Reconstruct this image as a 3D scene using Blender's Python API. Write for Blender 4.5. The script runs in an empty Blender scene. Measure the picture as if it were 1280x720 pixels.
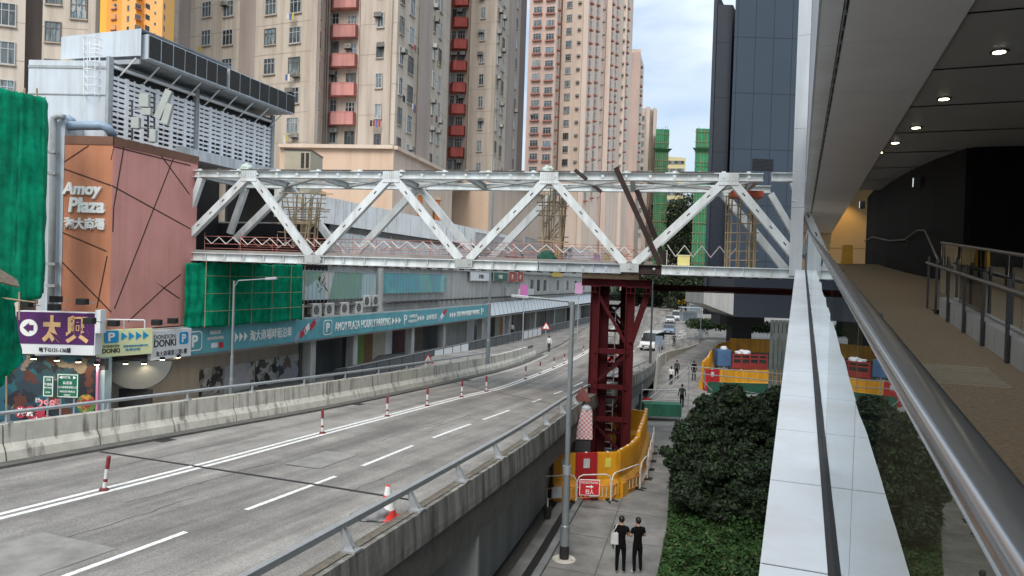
import bpy, bmesh, math, random
import numpy as np
from mathutils import Vector, Matrix
random.seed(7); np.random.seed(7)
SC = bpy.context.scene
COL = SC.collection
rad = math.radians

# ------------------------------------------------------------------ camera, sky, sun, exposure
FPX, CH = 900.0, 8.8
PITCH, ROLL = math.atan(13/900), math.atan(.032)
fw = Vector((0, math.cos(PITCH), -math.sin(PITCH)))
u0 = Vector((0, math.sin(PITCH), math.cos(PITCH))); r0 = Vector((1, 0, 0))
rt = math.cos(ROLL)*r0 + math.sin(ROLL)*u0
upv = -math.sin(ROLL)*r0 + math.cos(ROLL)*u0
CP = Vector((0, 0, CH))
cam = bpy.data.cameras.new('camera'); camo = bpy.data.objects.new('camera', cam); COL.objects.link(camo)
cam.sensor_width = 36; cam.lens = FPX/1280*36; cam.clip_start = .05; cam.clip_end = 6000
mw = Matrix.Identity(4)
for i in range(3):
    mw[i][0], mw[i][1], mw[i][2], mw[i][3] = rt[i], upv[i], -fw[i], CP[i]
camo.matrix_world = mw
SC.camera = camo

SUN_EL, SUN_AZ = 47, 194          # azimuth measured from +Y towards +X
w = bpy.data.worlds.new('World'); SC.world = w; w.use_nodes = True
nt = w.node_tree; nt.nodes.clear()
out = nt.nodes.new('ShaderNodeOutputWorld'); bg = nt.nodes.new('ShaderNodeBackground')
sky = nt.nodes.new('ShaderNodeTexSky'); sky.sky_type = 'NISHITA'; sky.sun_disc = False
sky.sun_elevation = rad(SUN_EL); sky.sun_rotation = rad(SUN_AZ); sky.air_density = 1.0; sky.dust_density = 2.0
tc = nt.nodes.new('ShaderNodeTexCoord'); mp = nt.nodes.new('ShaderNodeMapping'); mp.inputs['Scale'].default_value = (1.6, 1.6, 5.5)
nz = nt.nodes.new('ShaderNodeTexNoise'); nz.inputs['Scale'].default_value = 1.7; nz.inputs['Detail'].default_value = 7; nz.inputs['Roughness'].default_value = .55
rp_ = nt.nodes.new('ShaderNodeValToRGB'); rp_.color_ramp.elements[0].position = .36; rp_.color_ramp.elements[1].position = .66
rp_.color_ramp.elements[0].color = (.30, .30, .30, 1); rp_.color_ramp.elements[1].color = (.93, .93, .93, 1)
mx = nt.nodes.new('ShaderNodeMix'); mx.data_type = 'RGBA'
nt.links.new(tc.outputs['Generated'], mp.inputs['Vector']); nt.links.new(mp.outputs['Vector'], nz.inputs['Vector'])
nt.links.new(nz.outputs['Fac'], rp_.inputs['Fac']); nt.links.new(rp_.outputs['Color'], mx.inputs[0])
nt.links.new(sky.outputs['Color'], mx.inputs[6]); 
geo_ = nt.nodes.new('ShaderNodeSeparateXYZ'); nt.links.new(tc.outputs['Generated'], geo_.inputs[0])
zg = nt.nodes.new('ShaderNodeMapRange'); zg.inputs[1].default_value = 0; zg.inputs[2].default_value = 1; zg.inputs[3].default_value = .8; zg.inputs[4].default_value = 3.3
nt.links.new(geo_.outputs['Z'], zg.inputs[0])
cm = nt.nodes.new('ShaderNodeMix'); cm.data_type = 'RGBA'; cm.blend_type = 'MULTIPLY'; cm.inputs[0].default_value = 1; cm.inputs[6].default_value = (4.0, 4.4, 4.65, 1)
nt.links.new(zg.outputs[0], cm.inputs[7]); nt.links.new(cm.outputs[2], mx.inputs[7])
nt.links.new(mx.outputs[2], bg.inputs['Color']); bg.inputs['Strength'].default_value = .1
nt.links.new(bg.outputs['Background'], out.inputs['Surface'])
sl = bpy.data.lights.new('sun', 'SUN'); sl.energy = 1.5; sl.angle = rad(28); sl.color = (1, .94, .86)
so = bpy.data.objects.new('sun', sl); COL.objects.link(so)
sd = Vector((math.sin(rad(SUN_AZ))*math.cos(rad(SUN_EL)), math.cos(rad(SUN_AZ))*math.cos(rad(SUN_EL)), math.sin(rad(SUN_EL))))
so.rotation_euler = sd.to_track_quat('Z', 'Y').to_euler()
SC.view_settings.view_transform = 'Standard'; SC.view_settings.look = 'None'
SC.view_settings.exposure = .8; SC.view_settings.gamma = 1
SC.cycles.max_bounces = 8; SC.cycles.transparent_max_bounces = 24
SC.cycles.use_denoising = True

# ------------------------------------------------------------------ frames
def ray(x, y): return fw + rt*((x-640)/FPX) + upv*((360-y)/FPX)
def at(x, y, Y):
    d = ray(x, y); return CP + d*(Y/d.y)
def G(x, y, z=0.0):
    d = ray(x, y); return CP + d*((z-CH)/d.z)
def frm(o, deg):
    a = rad(deg); return Vector((o[0], o[1], 0)), Vector((math.sin(a), math.cos(a), 0)), Vector((math.cos(a), -math.sin(a), 0))
FO, FU, FN = frm((-16.3, 36), 17.6)      # shop facade: s along it, d out of it towards the road
RO, RU, RN = frm((0, 0), 21.7)           # footbridge with the ramp: a to its right, b along it
ZV = Vector((0, 0, 1))
def fp(s, d, z): return FO + FU*s + FN*d + ZV*z
def rp(a, b, z): return RN*a + RU*b + ZV*z
def fpix(x, y, d=0.0):
    dd = ray(x, y); t = (FO + FN*d - CP).dot(FN)/dd.dot(FN); q = CP + dd*t
    return (q-FO).dot(FU), q.z
GR = .085
def zr(b): return 7.4 + GR*max(-4, min(b, 26))          # ramp floor height

# ------------------------------------------------------------------ materials
MATS = {}
def M(name, col, rough=.6, var=.12, scale=1.5, streak=0.0, metal=0.0, bump=0.0, spec=.4, sscale=2.2, rand=0.0, emit=0.0, alpha=1.0, s0=.36, s1=.58):
    if name in MATS: return MATS[name]
    m = bpy.data.materials.new(name); m.use_nodes = True; t = m.node_tree; N = t.nodes; L = t.links
    p = N['Principled BSDF']; p.inputs['Roughness'].default_value = rough; p.inputs['Metallic'].default_value = metal
    p.inputs['Specular IOR Level'].default_value = spec; p.inputs['Alpha'].default_value = alpha
    geo = N.new('ShaderNodeNewGeometry')
    n = N.new('ShaderNodeTexNoise'); n.inputs['Scale'].default_value = scale; n.inputs['Detail'].default_value = 6; n.inputs['Roughness'].default_value = .6
    L.new(geo.outputs['Position'], n.inputs['Vector'])
    r = N.new('ShaderNodeValToRGB'); r.color_ramp.elements[0].position = .3; r.color_ramp.elements[1].position = .72
    r.color_ramp.elements[0].color = tuple(c*(1-var) for c in col)+(1,)
    r.color_ramp.elements[1].color = tuple(min(1, c*(1+var)) for c in col)+(1,)
    L.new(n.outputs['Fac'], r.inputs['Fac']); c = r.outputs['Color']
    if streak:
        mp = N.new('ShaderNodeMapping'); mp.inputs['Scale'].default_value = (sscale, sscale, sscale*.07)
        L.new(geo.outputs['Position'], mp.inputs['Vector'])
        n2 = N.new('ShaderNodeTexNoise'); n2.inputs['Scale'].default_value = 1; n2.inputs['Detail'].default_value = 8; n2.inputs['Roughness'].default_value = .65
        L.new(mp.outputs['Vector'], n2.inputs['Vector'])
        r2 = N.new('ShaderNodeValToRGB'); r2.color_ramp.elements[0].position = s0; r2.color_ramp.elements[1].position = s1
        k = 1-streak; r2.color_ramp.elements[0].color = (k, k*.97, k*.93, 1); r2.color_ramp.elements[1].color = (1, 1, 1, 1)
        L.new(n2.outputs['Fac'], r2.inputs['Fac'])
        x = N.new('ShaderNodeMix'); x.data_type = 'RGBA'; x.blend_type = 'MULTIPLY'; x.inputs[0].default_value = 1
        L.new(c, x.inputs[6]); L.new(r2.outputs['Color'], x.inputs[7]); c = x.outputs[2]
    if rand:
        oi = N.new('ShaderNodeObjectInfo'); mr = N.new('ShaderNodeMapRange'); mr.inputs[3].default_value = 1-rand; mr.inputs[4].default_value = 1+rand
        L.new(oi.outputs['Random'], mr.inputs[0])
        x = N.new('ShaderNodeMix'); x.data_type = 'RGBA'; x.blend_type = 'MULTIPLY'; x.inputs[0].default_value = 1
        L.new(c, x.inputs[6]); L.new(mr.outputs[0], x.inputs[7]); c = x.outputs[2]
    L.new(c, p.inputs['Base Color'])
    if bump:
        b = N.new('ShaderNodeBump'); b.inputs['Strength'].default_value = bump; b.inputs['Distance'].default_value = .02
        n3 = N.new('ShaderNodeTexNoise'); n3.inputs['Scale'].default_value = scale*12; n3.inputs['Detail'].default_value = 4
        L.new(geo.outputs['Position'], n3.inputs['Vector']); L.new(n3.outputs['Fac'], b.inputs['Height']); L.new(b.outputs['Normal'], p.inputs['Normal'])
    if emit:
        L.new(c, p.inputs['Emission Color']); p.inputs['Emission Strength'].default_value = emit
    MATS[name] = m; return m

def glassmat(name, tint, ior=1.5, rough=.0, facmin=0.0):
    m = bpy.data.materials.new(name); m.use_nodes = True; t = m.node_tree; N = t.nodes; L = t.links; N.clear()
    o = N.new('ShaderNodeOutputMaterial'); mix = N.new('ShaderNodeMixShader'); tr = N.new('ShaderNodeBsdfTransparent'); gl = N.new('ShaderNodeBsdfGlossy')
    fr = N.new('ShaderNodeFresnel'); fr.inputs['IOR'].default_value = ior
    nz = N.new('ShaderNodeTexNoise'); nz.inputs['Scale'].default_value = .9; bp = N.new('ShaderNodeBump'); bp.inputs['Strength'].default_value = .012; bp.inputs['Distance'].default_value = .3
    L.new(nz.outputs['Fac'], bp.inputs['Height']); L.new(bp.outputs['Normal'], gl.inputs['Normal'])
    tr.inputs['Color'].default_value = tint+(1,); gl.inputs['Color'].default_value = (.92, .95, .95, 1); gl.inputs['Roughness'].default_value = rough
    L.new(fr.outputs['Fac'], mix.inputs[0]); L.new(tr.outputs[0], mix.inputs[1]); L.new(gl.outputs[0], mix.inputs[2]); L.new(mix.outputs[0], o.inputs['Surface'])
    return m

def panemat(name):
    m = bpy.data.materials.new(name); m.use_nodes = True; t = m.node_tree; N = t.nodes; L = t.links
    p = N['Principled BSDF']; p.inputs['Roughness'].default_value = .12; p.inputs['Specular IOR Level'].default_value = .5
    oi = N.new('ShaderNodeObjectInfo'); r = N.new('ShaderNodeValToRGB'); r.color_ramp.interpolation = 'CONSTANT'
    cols = [(0, (.025, .03, .035)), (.3, (.06, .075, .085)), (.5, (.11, .14, .15)), (.66, (.2, .24, .25)), (.8, (.33, .36, .36)), (.9, (.1, .09, .08)), (.95, (.16, .25, .3))]
    e = r.color_ramp.elements
    e[0].position = 0; e[0].color = cols[0][1]+(1,); e[1].position = cols[1][0]; e[1].color = cols[1][1]+(1,)
    for q, c in cols[2:]:
        x = e.new(q); x.color = c+(1,)
    geo = N.new('ShaderNodeNewGeometry'); mp = N.new('ShaderNodeMapping'); mp.inputs['Scale'].default_value = (3.0, 3.0, .6)
    nz = N.new('ShaderNodeTexNoise'); nz.inputs['Scale'].default_value = 1.2
    L.new(geo.outputs['Position'], mp.inputs['Vector']); L.new(mp.outputs['Vector'], nz.inputs['Vector'])
    ad = N.new('ShaderNodeMath'); ad.operation = 'MULTIPLY_ADD'; ad.inputs[1].default_value = .8; ad.inputs[2].default_value = -.4
    L.new(nz.outputs['Fac'], ad.inputs[0])
    a2 = N.new('ShaderNodeMath'); a2.operation = 'ADD'; L.new(ad.outputs[0], a2.inputs[0]); L.new(oi.outputs['Random'], a2.inputs[1])
    L.new(a2.outputs[0], r.inputs['Fac']); L.new(r.outputs['Color'], p.inputs['Base Color'])
    return m

# ------------------------------------------------------------------ objects
def tag(o, label=None, cat=None, group=None, kind=None):
    if label: o['label'] = label
    if cat: o['category'] = cat
    if group: o['group'] = group
    if kind: o['kind'] = kind
    return o
def thing(name, label, cat, loc=(0, 0, 0), group=None, rz=0.0):
    o = bpy.data.objects.new(name, None); o.empty_display_size = .2; COL.objects.link(o)
    o.location = Vector(loc); o.rotation_euler = (0, 0, rz)
    return tag(o, label, cat, group)
def base_of(parent):
    return parent.matrix_basis.inverted() if parent is not None else None
def world_of(o):
    m = o.matrix_basis.copy()
    while o.parent: o = o.parent; m = o.matrix_basis @ m
    return m

class MB:
    """collects faces in world coordinates; build() links them as one object"""
    def __init__(s): s.v = []; s.f = []; s.m = []; s.uv = None
    def add(s, vs, fs, mi=0):
        k = len(s.v); s.v += [tuple(x) for x in vs]
        for f in fs: s.f.append(tuple(i+k for i in f)); s.m.append(mi)
        return s
    def quad(s, a, b, c, d, mi=0): return s.add([a, b, c, d], [(0, 1, 2, 3)], mi)
    def obox(s, c, ex, ey, ez, mi=0):
        c = Vector(c); vs = [c+ex*i+ey*j+ez*k for i in (-1, 1) for j in (-1, 1) for k in (-1, 1)]
        return s.add(vs, [(0, 1, 3, 2), (4, 6, 7, 5), (0, 4, 5, 1), (2, 3, 7, 6), (0, 2, 6, 4), (1, 5, 7, 3)], mi)
    def box(s, x0, x1, y0, y1, z0, z1, mi=0):
        return s.obox(((x0+x1)/2, (y0+y1)/2, (z0+z1)/2), Vector(((x1-x0)/2, 0, 0)), Vector((0, (y1-y0)/2, 0)), Vector((0, 0, (z1-z0)/2)), mi)
    def fbox(s, s0, s1, d0, d1, z0, z1, mi=0):
        return s.obox(fp((s0+s1)/2, (d0+d1)/2, (z0+z1)/2), FU*((s1-s0)/2), FN*((d1-d0)/2), ZV*((z1-z0)/2), mi)
    def rbox(s, a0, a1, b0, b1, z0, z1, mi=0):
        return s.obox(rp((a0+a1)/2, (b0+b1)/2, (z0+z1)/2), RN*((a1-a0)/2), RU*((b1-b0)/2), ZV*((z1-z0)/2), mi)
    def bar(s, p0, p1, wd, ht, mi=0, up=ZV):
        p0 = Vector(p0); p1 = Vector(p1); d = (p1-p0); L = d.length; d.normalize()
        sd = d.cross(up)
        if sd.length < 1e-4: sd = d.cross(Vector((0, 1, 0)))
        sd.normalize(); u = sd.cross(d)
        return s.obox((p0+p1)/2, d*(L/2), sd*(wd/2), u*(ht/2), mi)
    def tube(s, p0, p1, r0, r1=None, n=10, mi=0, cap=True):
        r1 = r0 if r1 is None else r1
        p0 = Vector(p0); p1 = Vector(p1); d = (p1-p0).normalized()
        a = d.orthogonal().normalized(); b = d.cross(a)
        vs = []
        for p, r in ((p0, r0), (p1, r1)):
            for i in range(n):
                t = 2*math.pi*i/n; vs.append(p+(a*math.cos(t)+b*math.sin(t))*r)
        fs = [(i, (i+1) % n, n+(i+1) % n, n+i) for i in range(n)]
        if cap: fs += [tuple(range(n-1, -1, -1)), tuple(range(n, 2*n))]
        return s.add(vs, fs, mi)
    def path(s, pts, r, n=8, mi=0):
        pts = [Vector(p) for p in pts]; vs = []; N = len(pts); ref = None
        for i, p in enumerate(pts):
            d = (pts[min(i+1, N-1)]-pts[max(i-1, 0)]).normalized()
            a = d.orthogonal().normalized() if ref is None else (ref-d*ref.dot(d)).normalized()
            ref = a; b = d.cross(a)
            for k in range(n):
                t = 2*math.pi*k/n; vs.append(p+(a*math.cos(t)+b*math.sin(t))*r)
        fs = [(i*n+k, i*n+(k+1) % n, (i+1)*n+(k+1) % n, (i+1)*n+k) for i in range(N-1) for k in range(n)]
        fs += [tuple(range(n-1, -1, -1)), tuple(range((N-1)*n, N*n))]
        return s.add(vs, fs, mi)
    def prism(s, poly, z0, z1, mi=0, top=True):
        n = len(poly); vs = [(p[0], p[1], z0) for p in poly]+[(p[0], p[1], z1) for p in poly]
        fs = [(i, (i+1) % n, n+(i+1) % n, n+i) for i in range(n)]
        if top: fs += [tuple(range(n-1, -1, -1)), tuple(range(n, 2*n))]
        return s.add(vs, fs, mi)
    def lathe(s, c, prof, n=16, mi=0, axis=ZV):
        c = Vector(c); a = axis.orthogonal().normalized(); b = axis.cross(a); vs = []
        for r, h in prof:
            for i in range(n):
                t = 2*math.pi*i/n; vs.append(c+axis*h+(a*math.cos(t)+b*math.sin(t))*r)
        fs = [(j*n+i, j*n+(i+1) % n, (j+1)*n+(i+1) % n, (j+1)*n+i) for j in range(len(prof)-1) for i in range(n)]
        fs += [tuple(range(n-1, -1, -1)), tuple(range((len(prof)-1)*n, len(prof)*n))]
        return s.add(vs, fs, mi)
    def strip(s, A, B, mi=0):
        n = len(A); return s.add(list(A)+list(B), [(i, i+1, n+i+1, n+i) for i in range(n-1)], mi)
    def build(s, name, mats, parent=None, smooth=False, uv=None, bevel=0, fix=True):
        me = bpy.data.meshes.new(name); vs = s.v
        if parent is not None:
            im = world_of(parent).inverted(); vs = [tuple(im @ Vector(v)) for v in vs]
        me.from_pydata(vs, [], s.f)
        if not isinstance(mats, (list, tuple)): mats = [mats]
        for m in mats: me.materials.append(m)
        if len(mats) > 1: me.polygons.foreach_set('material_index', s.m)
        if uv:
            l = me.uv_layers.new(name='UVMap')
            for lp in me.loops: l.data[lp.index].uv = uv[lp.vertex_index]
        if fix:
            bm = bmesh.new(); bm.from_mesh(me); bmesh.ops.recalc_face_normals(bm, faces=bm.faces); bm.to_mesh(me); bm.free()
        if smooth: me.polygons.foreach_set('use_smooth', [True]*len(me.polygons))
        me.update()
        o = bpy.data.objects.new(name, me); COL.objects.link(o)
        if parent is not None: o.parent = parent
        if bevel:
            b = o.modifiers.new('bevel', 'BEVEL'); b.width = bevel; b.segments = 2; b.limit_method = 'ANGLE'
        return o

def copy_tree(o, parent=None):
    c = o.copy(); COL.objects.link(c)
    if parent is not None: c.parent = parent
    for ch in [x for x in ALLCH.get(o.name, [])] if False else list(o.children): copy_tree(ch, c)
    return c

def text(body, center, u, v, wd, ht, mat, parent=None, name='lettering', ext=.008, bold=0.0, shear=0.0, keep=False):
    """lettering fitted to wd x ht metres on the plane spanned by u, v"""
    c = bpy.data.curves.new(name, 'FONT'); c.body = body; c.extrude = .02; c.offset = bold; c.shear = shear; c.resolution_u = 3
    o = bpy.data.objects.new(name, c); COL.objects.link(o)
    dg = bpy.context.evaluated_depsgraph_get(); me = bpy.data.meshes.new_from_object(o.evaluated_get(dg))
    bpy.data.objects.remove(o)
    n = len(me.vertices); co = np.empty(n*3); me.vertices.foreach_get('co', co); co = co.reshape(-1, 3)
    mn = co.min(0); mxx = co.max(0); sx = wd/(mxx[0]-mn[0]); sy = ht/(mxx[1]-mn[1])
    if keep: sx = sy = min(sx, sy)
    mid = (mn+mxx)/2; u = Vector(u).normalized(); v = Vector(v).normalized(); nn = u.cross(v)
    X = (co[:, 0]-mid[0])*sx; Y = (co[:, 1]-mid[1])*sy; Z = (co[:, 2]/.02)*ext
    W = np.array(center)[None]+X[:, None]*np.array(u)+Y[:, None]*np.array(v)+Z[:, None]*np.array(nn)
    if parent is not None:
        im = np.array(world_of(parent).inverted()); W = W @ im[:3, :3].T + im[:3, 3]
    me.vertices.foreach_set('co', W.ravel()); me.update()
    me.materials.clear(); me.materials.append(mat)
    ob = bpy.data.objects.new(name, me); COL.objects.link(ob)
    if parent is not None: ob.parent = parent
    return ob

def resample(pts, step):
    pts = [Vector((p[0], p[1], 0)) for p in pts]; P = [pts[0]*2-pts[1]]+pts+[pts[-1]*2-pts[-2]]; o = []
    for i in range(1, len(P)-2):
        a, b, c, d = P[i-1:i+3]; n = max(2, int((c-b).length/step))
        for k in range(n):
            t = k/n; o.append(.5*((2*b)+(c-a)*t+(2*a-5*b+4*c-d)*t*t+(3*b-a-3*c+d)*t**3))
    o.append(pts[-1]); return o
def offset(pl, off):
    o = []
    for i, p in enumerate(pl):
        d = (pl[min(i+1, len(pl)-1)]-pl[max(i-1, 0)]).normalized(); o.append(p+Vector((d.y, -d.x, 0))*off)
    return o
def along(pl, s0, s1=None):
    """point (and heading) at arc length s0 of a polyline"""
    for a, b in zip(pl[:-1], pl[1:]):
        L = (b-a).length
        if s0 <= L: return a+(b-a)*(s0/L), (b-a).normalized()
        s0 -= L
    return pl[-1].copy(), (pl[-1]-pl[-2]).normalized()
def plen(pl): return sum((b-a).length for a, b in zip(pl[:-1], pl[1:]))
def zroad(y):
    z = 3.6-.037*(y-17); return 1.2+math.log1p(math.exp((z-1.2)/.12))*.12 if z-1.2 < 3 else z
# ------------------------------------------------------------------ the road, its markings and the ground
def curve(pts):
    q = resample([(p[0], p[1]) for p in pts], 1.0); ys = [p.y for p in q]; xs = [p.x for p in q]
    return lambda y: float(np.interp(y, ys, xs))
xL = curve([(-20.5, 2), (-15.2, 13), (-12.75, 18.1), (-10, 24), (-6.7, 31.3), (-2.6, 42.5), (.5, 53), (3.2, 66.5), (6.8, 85), (11, 107), (17, 135), (23, 165), (36, 225)])
xD = curve([(-15.3, 2), (-12.1, 9.6), (-10.1, 14.3), (-8.14, 19.1), (-6.05, 24.8), (-2.5, 34.2), (.2, 41.2), (5.4, 61.5), (10, 84), (14.8, 108), (21, 135), (28, 165), (42, 225)])
xN = curve([(-10.5, 2.5), (-7, 11.4), (-4.4, 18.4), (-2.5, 24.1), (0, 30.8), (2.3, 37), (4.9, 45), (9.9, 64), (15, 84), (20, 108), (26, 135), (33, 165), (47, 225)])
xR = curve([(-6.0, 0), (-2.9, 10), (-1.4, 14.8), (.52, 21.2), (3.8, 33), (9.9, 51), (15.3, 72.5), (22.5, 88), (29, 106), (34.5, 134), (42, 165), (56, 225)])

def roadmat():
    m = bpy.data.materials.new('road concrete'); m.use_nodes = True; t = m.node_tree; N = t.nodes; L = t.links
    p = N['Principled BSDF']; p.inputs['Roughness'].default_value = .85; p.inputs['Specular IOR Level'].default_value = .25
    uv = N.new('ShaderNodeUVMap'); mp = N.new('ShaderNodeMapping'); mp.inputs['Scale'].default_value = (.05, .95, 1)
    L.new(uv.outputs['UV'], mp.inputs['Vector'])
    n1 = N.new('ShaderNodeTexNoise'); n1.inputs['Scale'].default_value = 1.0; n1.inputs['Detail'].default_value = 5; n1.inputs['Roughness'].default_value = .62
    L.new(mp.outputs['Vector'], n1.inputs['Vector'])
    geo = N.new('ShaderNodeNewGeometry')
    n2 = N.new('ShaderNodeTexNoise'); n2.inputs['Scale'].default_value = .7; n2.inputs['Detail'].default_value = 9; n2.inputs['Roughness'].default_value = .7
    n3 = N.new('ShaderNodeTexNoise'); n3.inputs['Scale'].default_value = 28; n3.inputs['Detail'].default_value = 3
    L.new(geo.outputs['Position'], n2.inputs['Vector']); L.new(geo.outputs['Position'], n3.inputs['Vector'])
    r1 = N.new('ShaderNodeValToRGB'); e = r1.color_ramp.elements
    e[0].position = .34; e[0].color = (.135, .128, .119, 1); e[1].position = .66; e[1].color = (.295, .281, .262, 1)
    L.new(n1.outputs['Fac'], r1.inputs['Fac'])
    def mul(c, fac, lo, hi, a=.35, b=.65):
        r = N.new('ShaderNodeMapRange'); r.inputs[1].default_value = a; r.inputs[2].default_value = b; r.inputs[3].default_value = lo; r.inputs[4].default_value = hi
        L.new(fac, r.inputs[0]); x = N.new('ShaderNodeMix'); x.data_type = 'RGBA'; x.blend_type = 'MULTIPLY'; x.inputs[0].default_value = 1
        L.new(c, x.inputs[6]); L.new(r.outputs[0], x.inputs[7]); return x.outputs[2]
    c = mul(r1.outputs['Color'], n2.outputs['Fac'], .78, 1.16); c = mul(c, n3.outputs['Fac'], .78, 1.2)
    L.new(c, p.inputs['Base Color'])
    bp = N.new('ShaderNodeBump'); bp.inputs['Strength'].default_value = .25; bp.inputs['Distance'].default_value = .01
    L.new(n3.outputs['Fac'], bp.inputs['Height']); L.new(bp.outputs['Normal'], p.inputs['Normal'])
    return m
ROADM = roadmat()
conc = M('weathered concrete', (.52, .50, .44), .85, .14, 2.5, streak=.68, bump=.4, sscale=3.2, s0=.33, s1=.48)
conc_dk = M('stained concrete', (.25, .245, .225), .88, .2, .9, streak=.72, bump=.4, sscale=3.2)
conc_wall = M('grey wall concrete', (.22, .235, .235), .8, .1, .6, streak=.3, sscale=1.2)
dirt = M('dirt and grime', (.17, .15, .12), .95, .35, 6, bump=.5)
kerbm = M('kerb', (.10, .097, .09), .9, .25, 2.5)
whitep = M('worn white road paint', (.66, .66, .64), .75, .3, 9)
patchm = M('road patch', (.222, .214, .20), .85, .28, 1.8)
black = M('black rubber', (.02, .02, .021), .7, .2, 6)
galv = M('galvanised steel', (.42, .44, .46), .42, .12, 5, metal=.55)
pavem = M('paving concrete', (.20, .195, .185), .88, .42, .7, streak=0, bump=.3)
basem = M('bare ground', (.14, .135, .12), .95, .2, .05)

def ribbon(fx, o0, o1, y0, y1, dz, step=1.0, fx1=None):
    n = max(2, int((y1-y0)/step)+1); A = []; B = []
    for i in range(n):
        y = y0+(y1-y0)*i/(n-1); z = zroad(y)+dz
        def off(f, o):
            h = (f(y+.5)-f(y-.5)); k = math.hypot(1, h); return (f(y)+o/k, y-o*h/k, z)
        A.append(off(fx, o0)); B.append(off(fx1 or fx, o1))
    return A, B

ys = np.arange(0, 226, 1.0); nc = 26; vs = []; fs = []; uvs = []
for i, y in enumerate(ys):
    a, b = xL(y)-.75, xR(y)+.05
    for k in range(nc):
        x = a+(b-a)*k/(nc-1); vs.append((x, float(y), zroad(y))); uvs.append((float(y), (x-xD(y))*.92))
for i in range(len(ys)-1):
    for k in range(nc-1): q = i*nc+k; fs.append((q, q+1, q+nc+1, q+nc))
mb = MB(); mb.add(vs, fs); tag(mb.build('road', ROADM, uv=uvs), kind='structure')
mb = MB()
for (a, b) in ((-.22, -.07), (.06, .21)):
    A, B = ribbon(xD, a, b, 2, 150, .004); mb.strip(A, B)
def dash(fx, y0, y1, wd=.13, dz=.004):
    A, B = ribbon(fx, -wd/2, wd/2, y0, y1, dz, .8); mb.strip(A, B)
for (y0, y1) in ((3.2, 8.0), (10.6, 13.75), (15.3, 18.45), (19.7, 22.7), (24.1, 27.1), (28.2, 31.0), (33.8, 35.0), (37.1, 38.6), (41, 43.5), (47, 50), (53, 56), (60, 63), (67, 70), (74, 77), (82, 85), (90, 94), (99, 103)): dash(xN, y0, y1)
mb.strip(*ribbon(xL, .32, .40, 30, 66, .004))
# give-way zigzag and hatching in the far bus bay
for k in range(7):
    y = 92+k*5.5; x0 = xR(y)-8.0
    mb.bar((x0, y, zroad(y)+.006), (x0+5.5, y+2.2, zroad(y)+.006), .35, .004)
for k in range(9):
    y = 80+k*4; x0 = xR(y)-3.6+(.5 if k % 2 else -.5); mb.bar((x0, y, zroad(y)+.006), (xR(y+4)-3.6+(-.5 if k % 2 else .5), y+4, zroad(y+4)+.006), .18, .004)
tag(mb.build('road_marking', whitep), kind='structure')
mb = MB()
def joint(p, q, wd=.11):
    mb.bar((p[0], p[1], zroad(p[1])+.006), (q[0], q[1], zroad(q[1])+.006), wd, .003)
p = G(125, 565, 3.47); q = G(395, 605, 3.6); r = G(520, 622, 3.7)
joint(p, q); joint(q, r)
p = G(560, 478, 2.65); q = G(705, 512, 2.9); joint(p, q, .05)
tag(mb.build('road_expansion_joint', black), kind='structure')
mb = MB()
for (fx, o0, o1, y0, y1) in ((xN, -2.2, -.35, 8.2, 12.6), (xN, .5, 1.6, 21.0, 24.6), (xD, .8, 1.9, 24, 27), (xL, 1.6, 3.2, 15.2, 22.0), (xN, -1.9, -.8, 18.9, 20.8)):
    mb.strip(*ribbon(fx, o0, o1, y0, y1, .003))
tag(mb.build('road_patch', patchm), kind='structure')
mb = MB(); rc_ = random.Random(31)
for (fx, o, y0, ln) in ((xN, -1.6, 12.5, 4), (xD, 1.4, 15.5, 5), (xN, 1.2, 17, 3.5), (xL, 2.2, 19, 5), (xD, 2.6, 23, 5), (xN, -.9, 26, 5), (xL, 2.6, 29, 6)):
    pr = None
    for k in range(int(ln/.3)):
        y = y0+k*.3; o += rc_.uniform(-.08, .08); q = Vector((fx(y)+o, y, zroad(y)+.004))
        if pr is not None: mb.bar(pr, q, rc_.uniform(.008, .022), .002)
        pr = q
tag(mb.build('road_crack', M('crack filler', (.06, .058, .055), .9)), kind='structure')
mb = MB()
for y in (14, 22, 31, 42): x = xL(y)+.25; mb.bar((x, y, zroad(y)+.005), (x+.2, y+.5, zroad(y+.5)+.005), .32, .004)
tag(mb.build('road_drain', black), kind='structure')
mb = MB(); A, B = ribbon(xL, -.6, .02, 2, 66, .07); A2 = [(p[0], p[1], p[2]) for p in A]; mb.strip(A, B); mb.strip(B, [(p[0], p[1], p[2]-.08) for p in B])
tag(mb.build('kerb', kerbm), kind='structure')
# ground sheets
mb = MB(); mb.quad((-2500, -200, -.3), (2500, -200, -.3), (2500, 5000, -.3), (-2500, 5000, -.3)); tag(mb.build('ground', basem), kind='structure')
mb = MB(); A = []; B = []
for y in np.arange(4, 231, 2.0):
    A.append((-70+.3*y, y, 1.48)); B.append((xL(y)-.5, y, 1.48 if y < 60 else max(zroad(y)+.13, 1.33)))
mb.strip(A, B); mb.strip(B, [(p[0]+.01, p[1], 0) for p in B]); tag(mb.build('pavement', pavem), kind='structure')
def zside(y): return 0.0 if y < 60 else min(1.33, (y-60)/30*1.33)
mb = MB(); A = []; B = []
for y in np.arange(0, 240, 2.0):
    A.append((xR(y)-.35 if y < 70 else xR(y)+.05, y, zside(y))); B.append((xR(y)+70, y, zside(y)))
mb.strip(A, B)
o = tag(mb.build('footpath', pavem), kind='structure')
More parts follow.
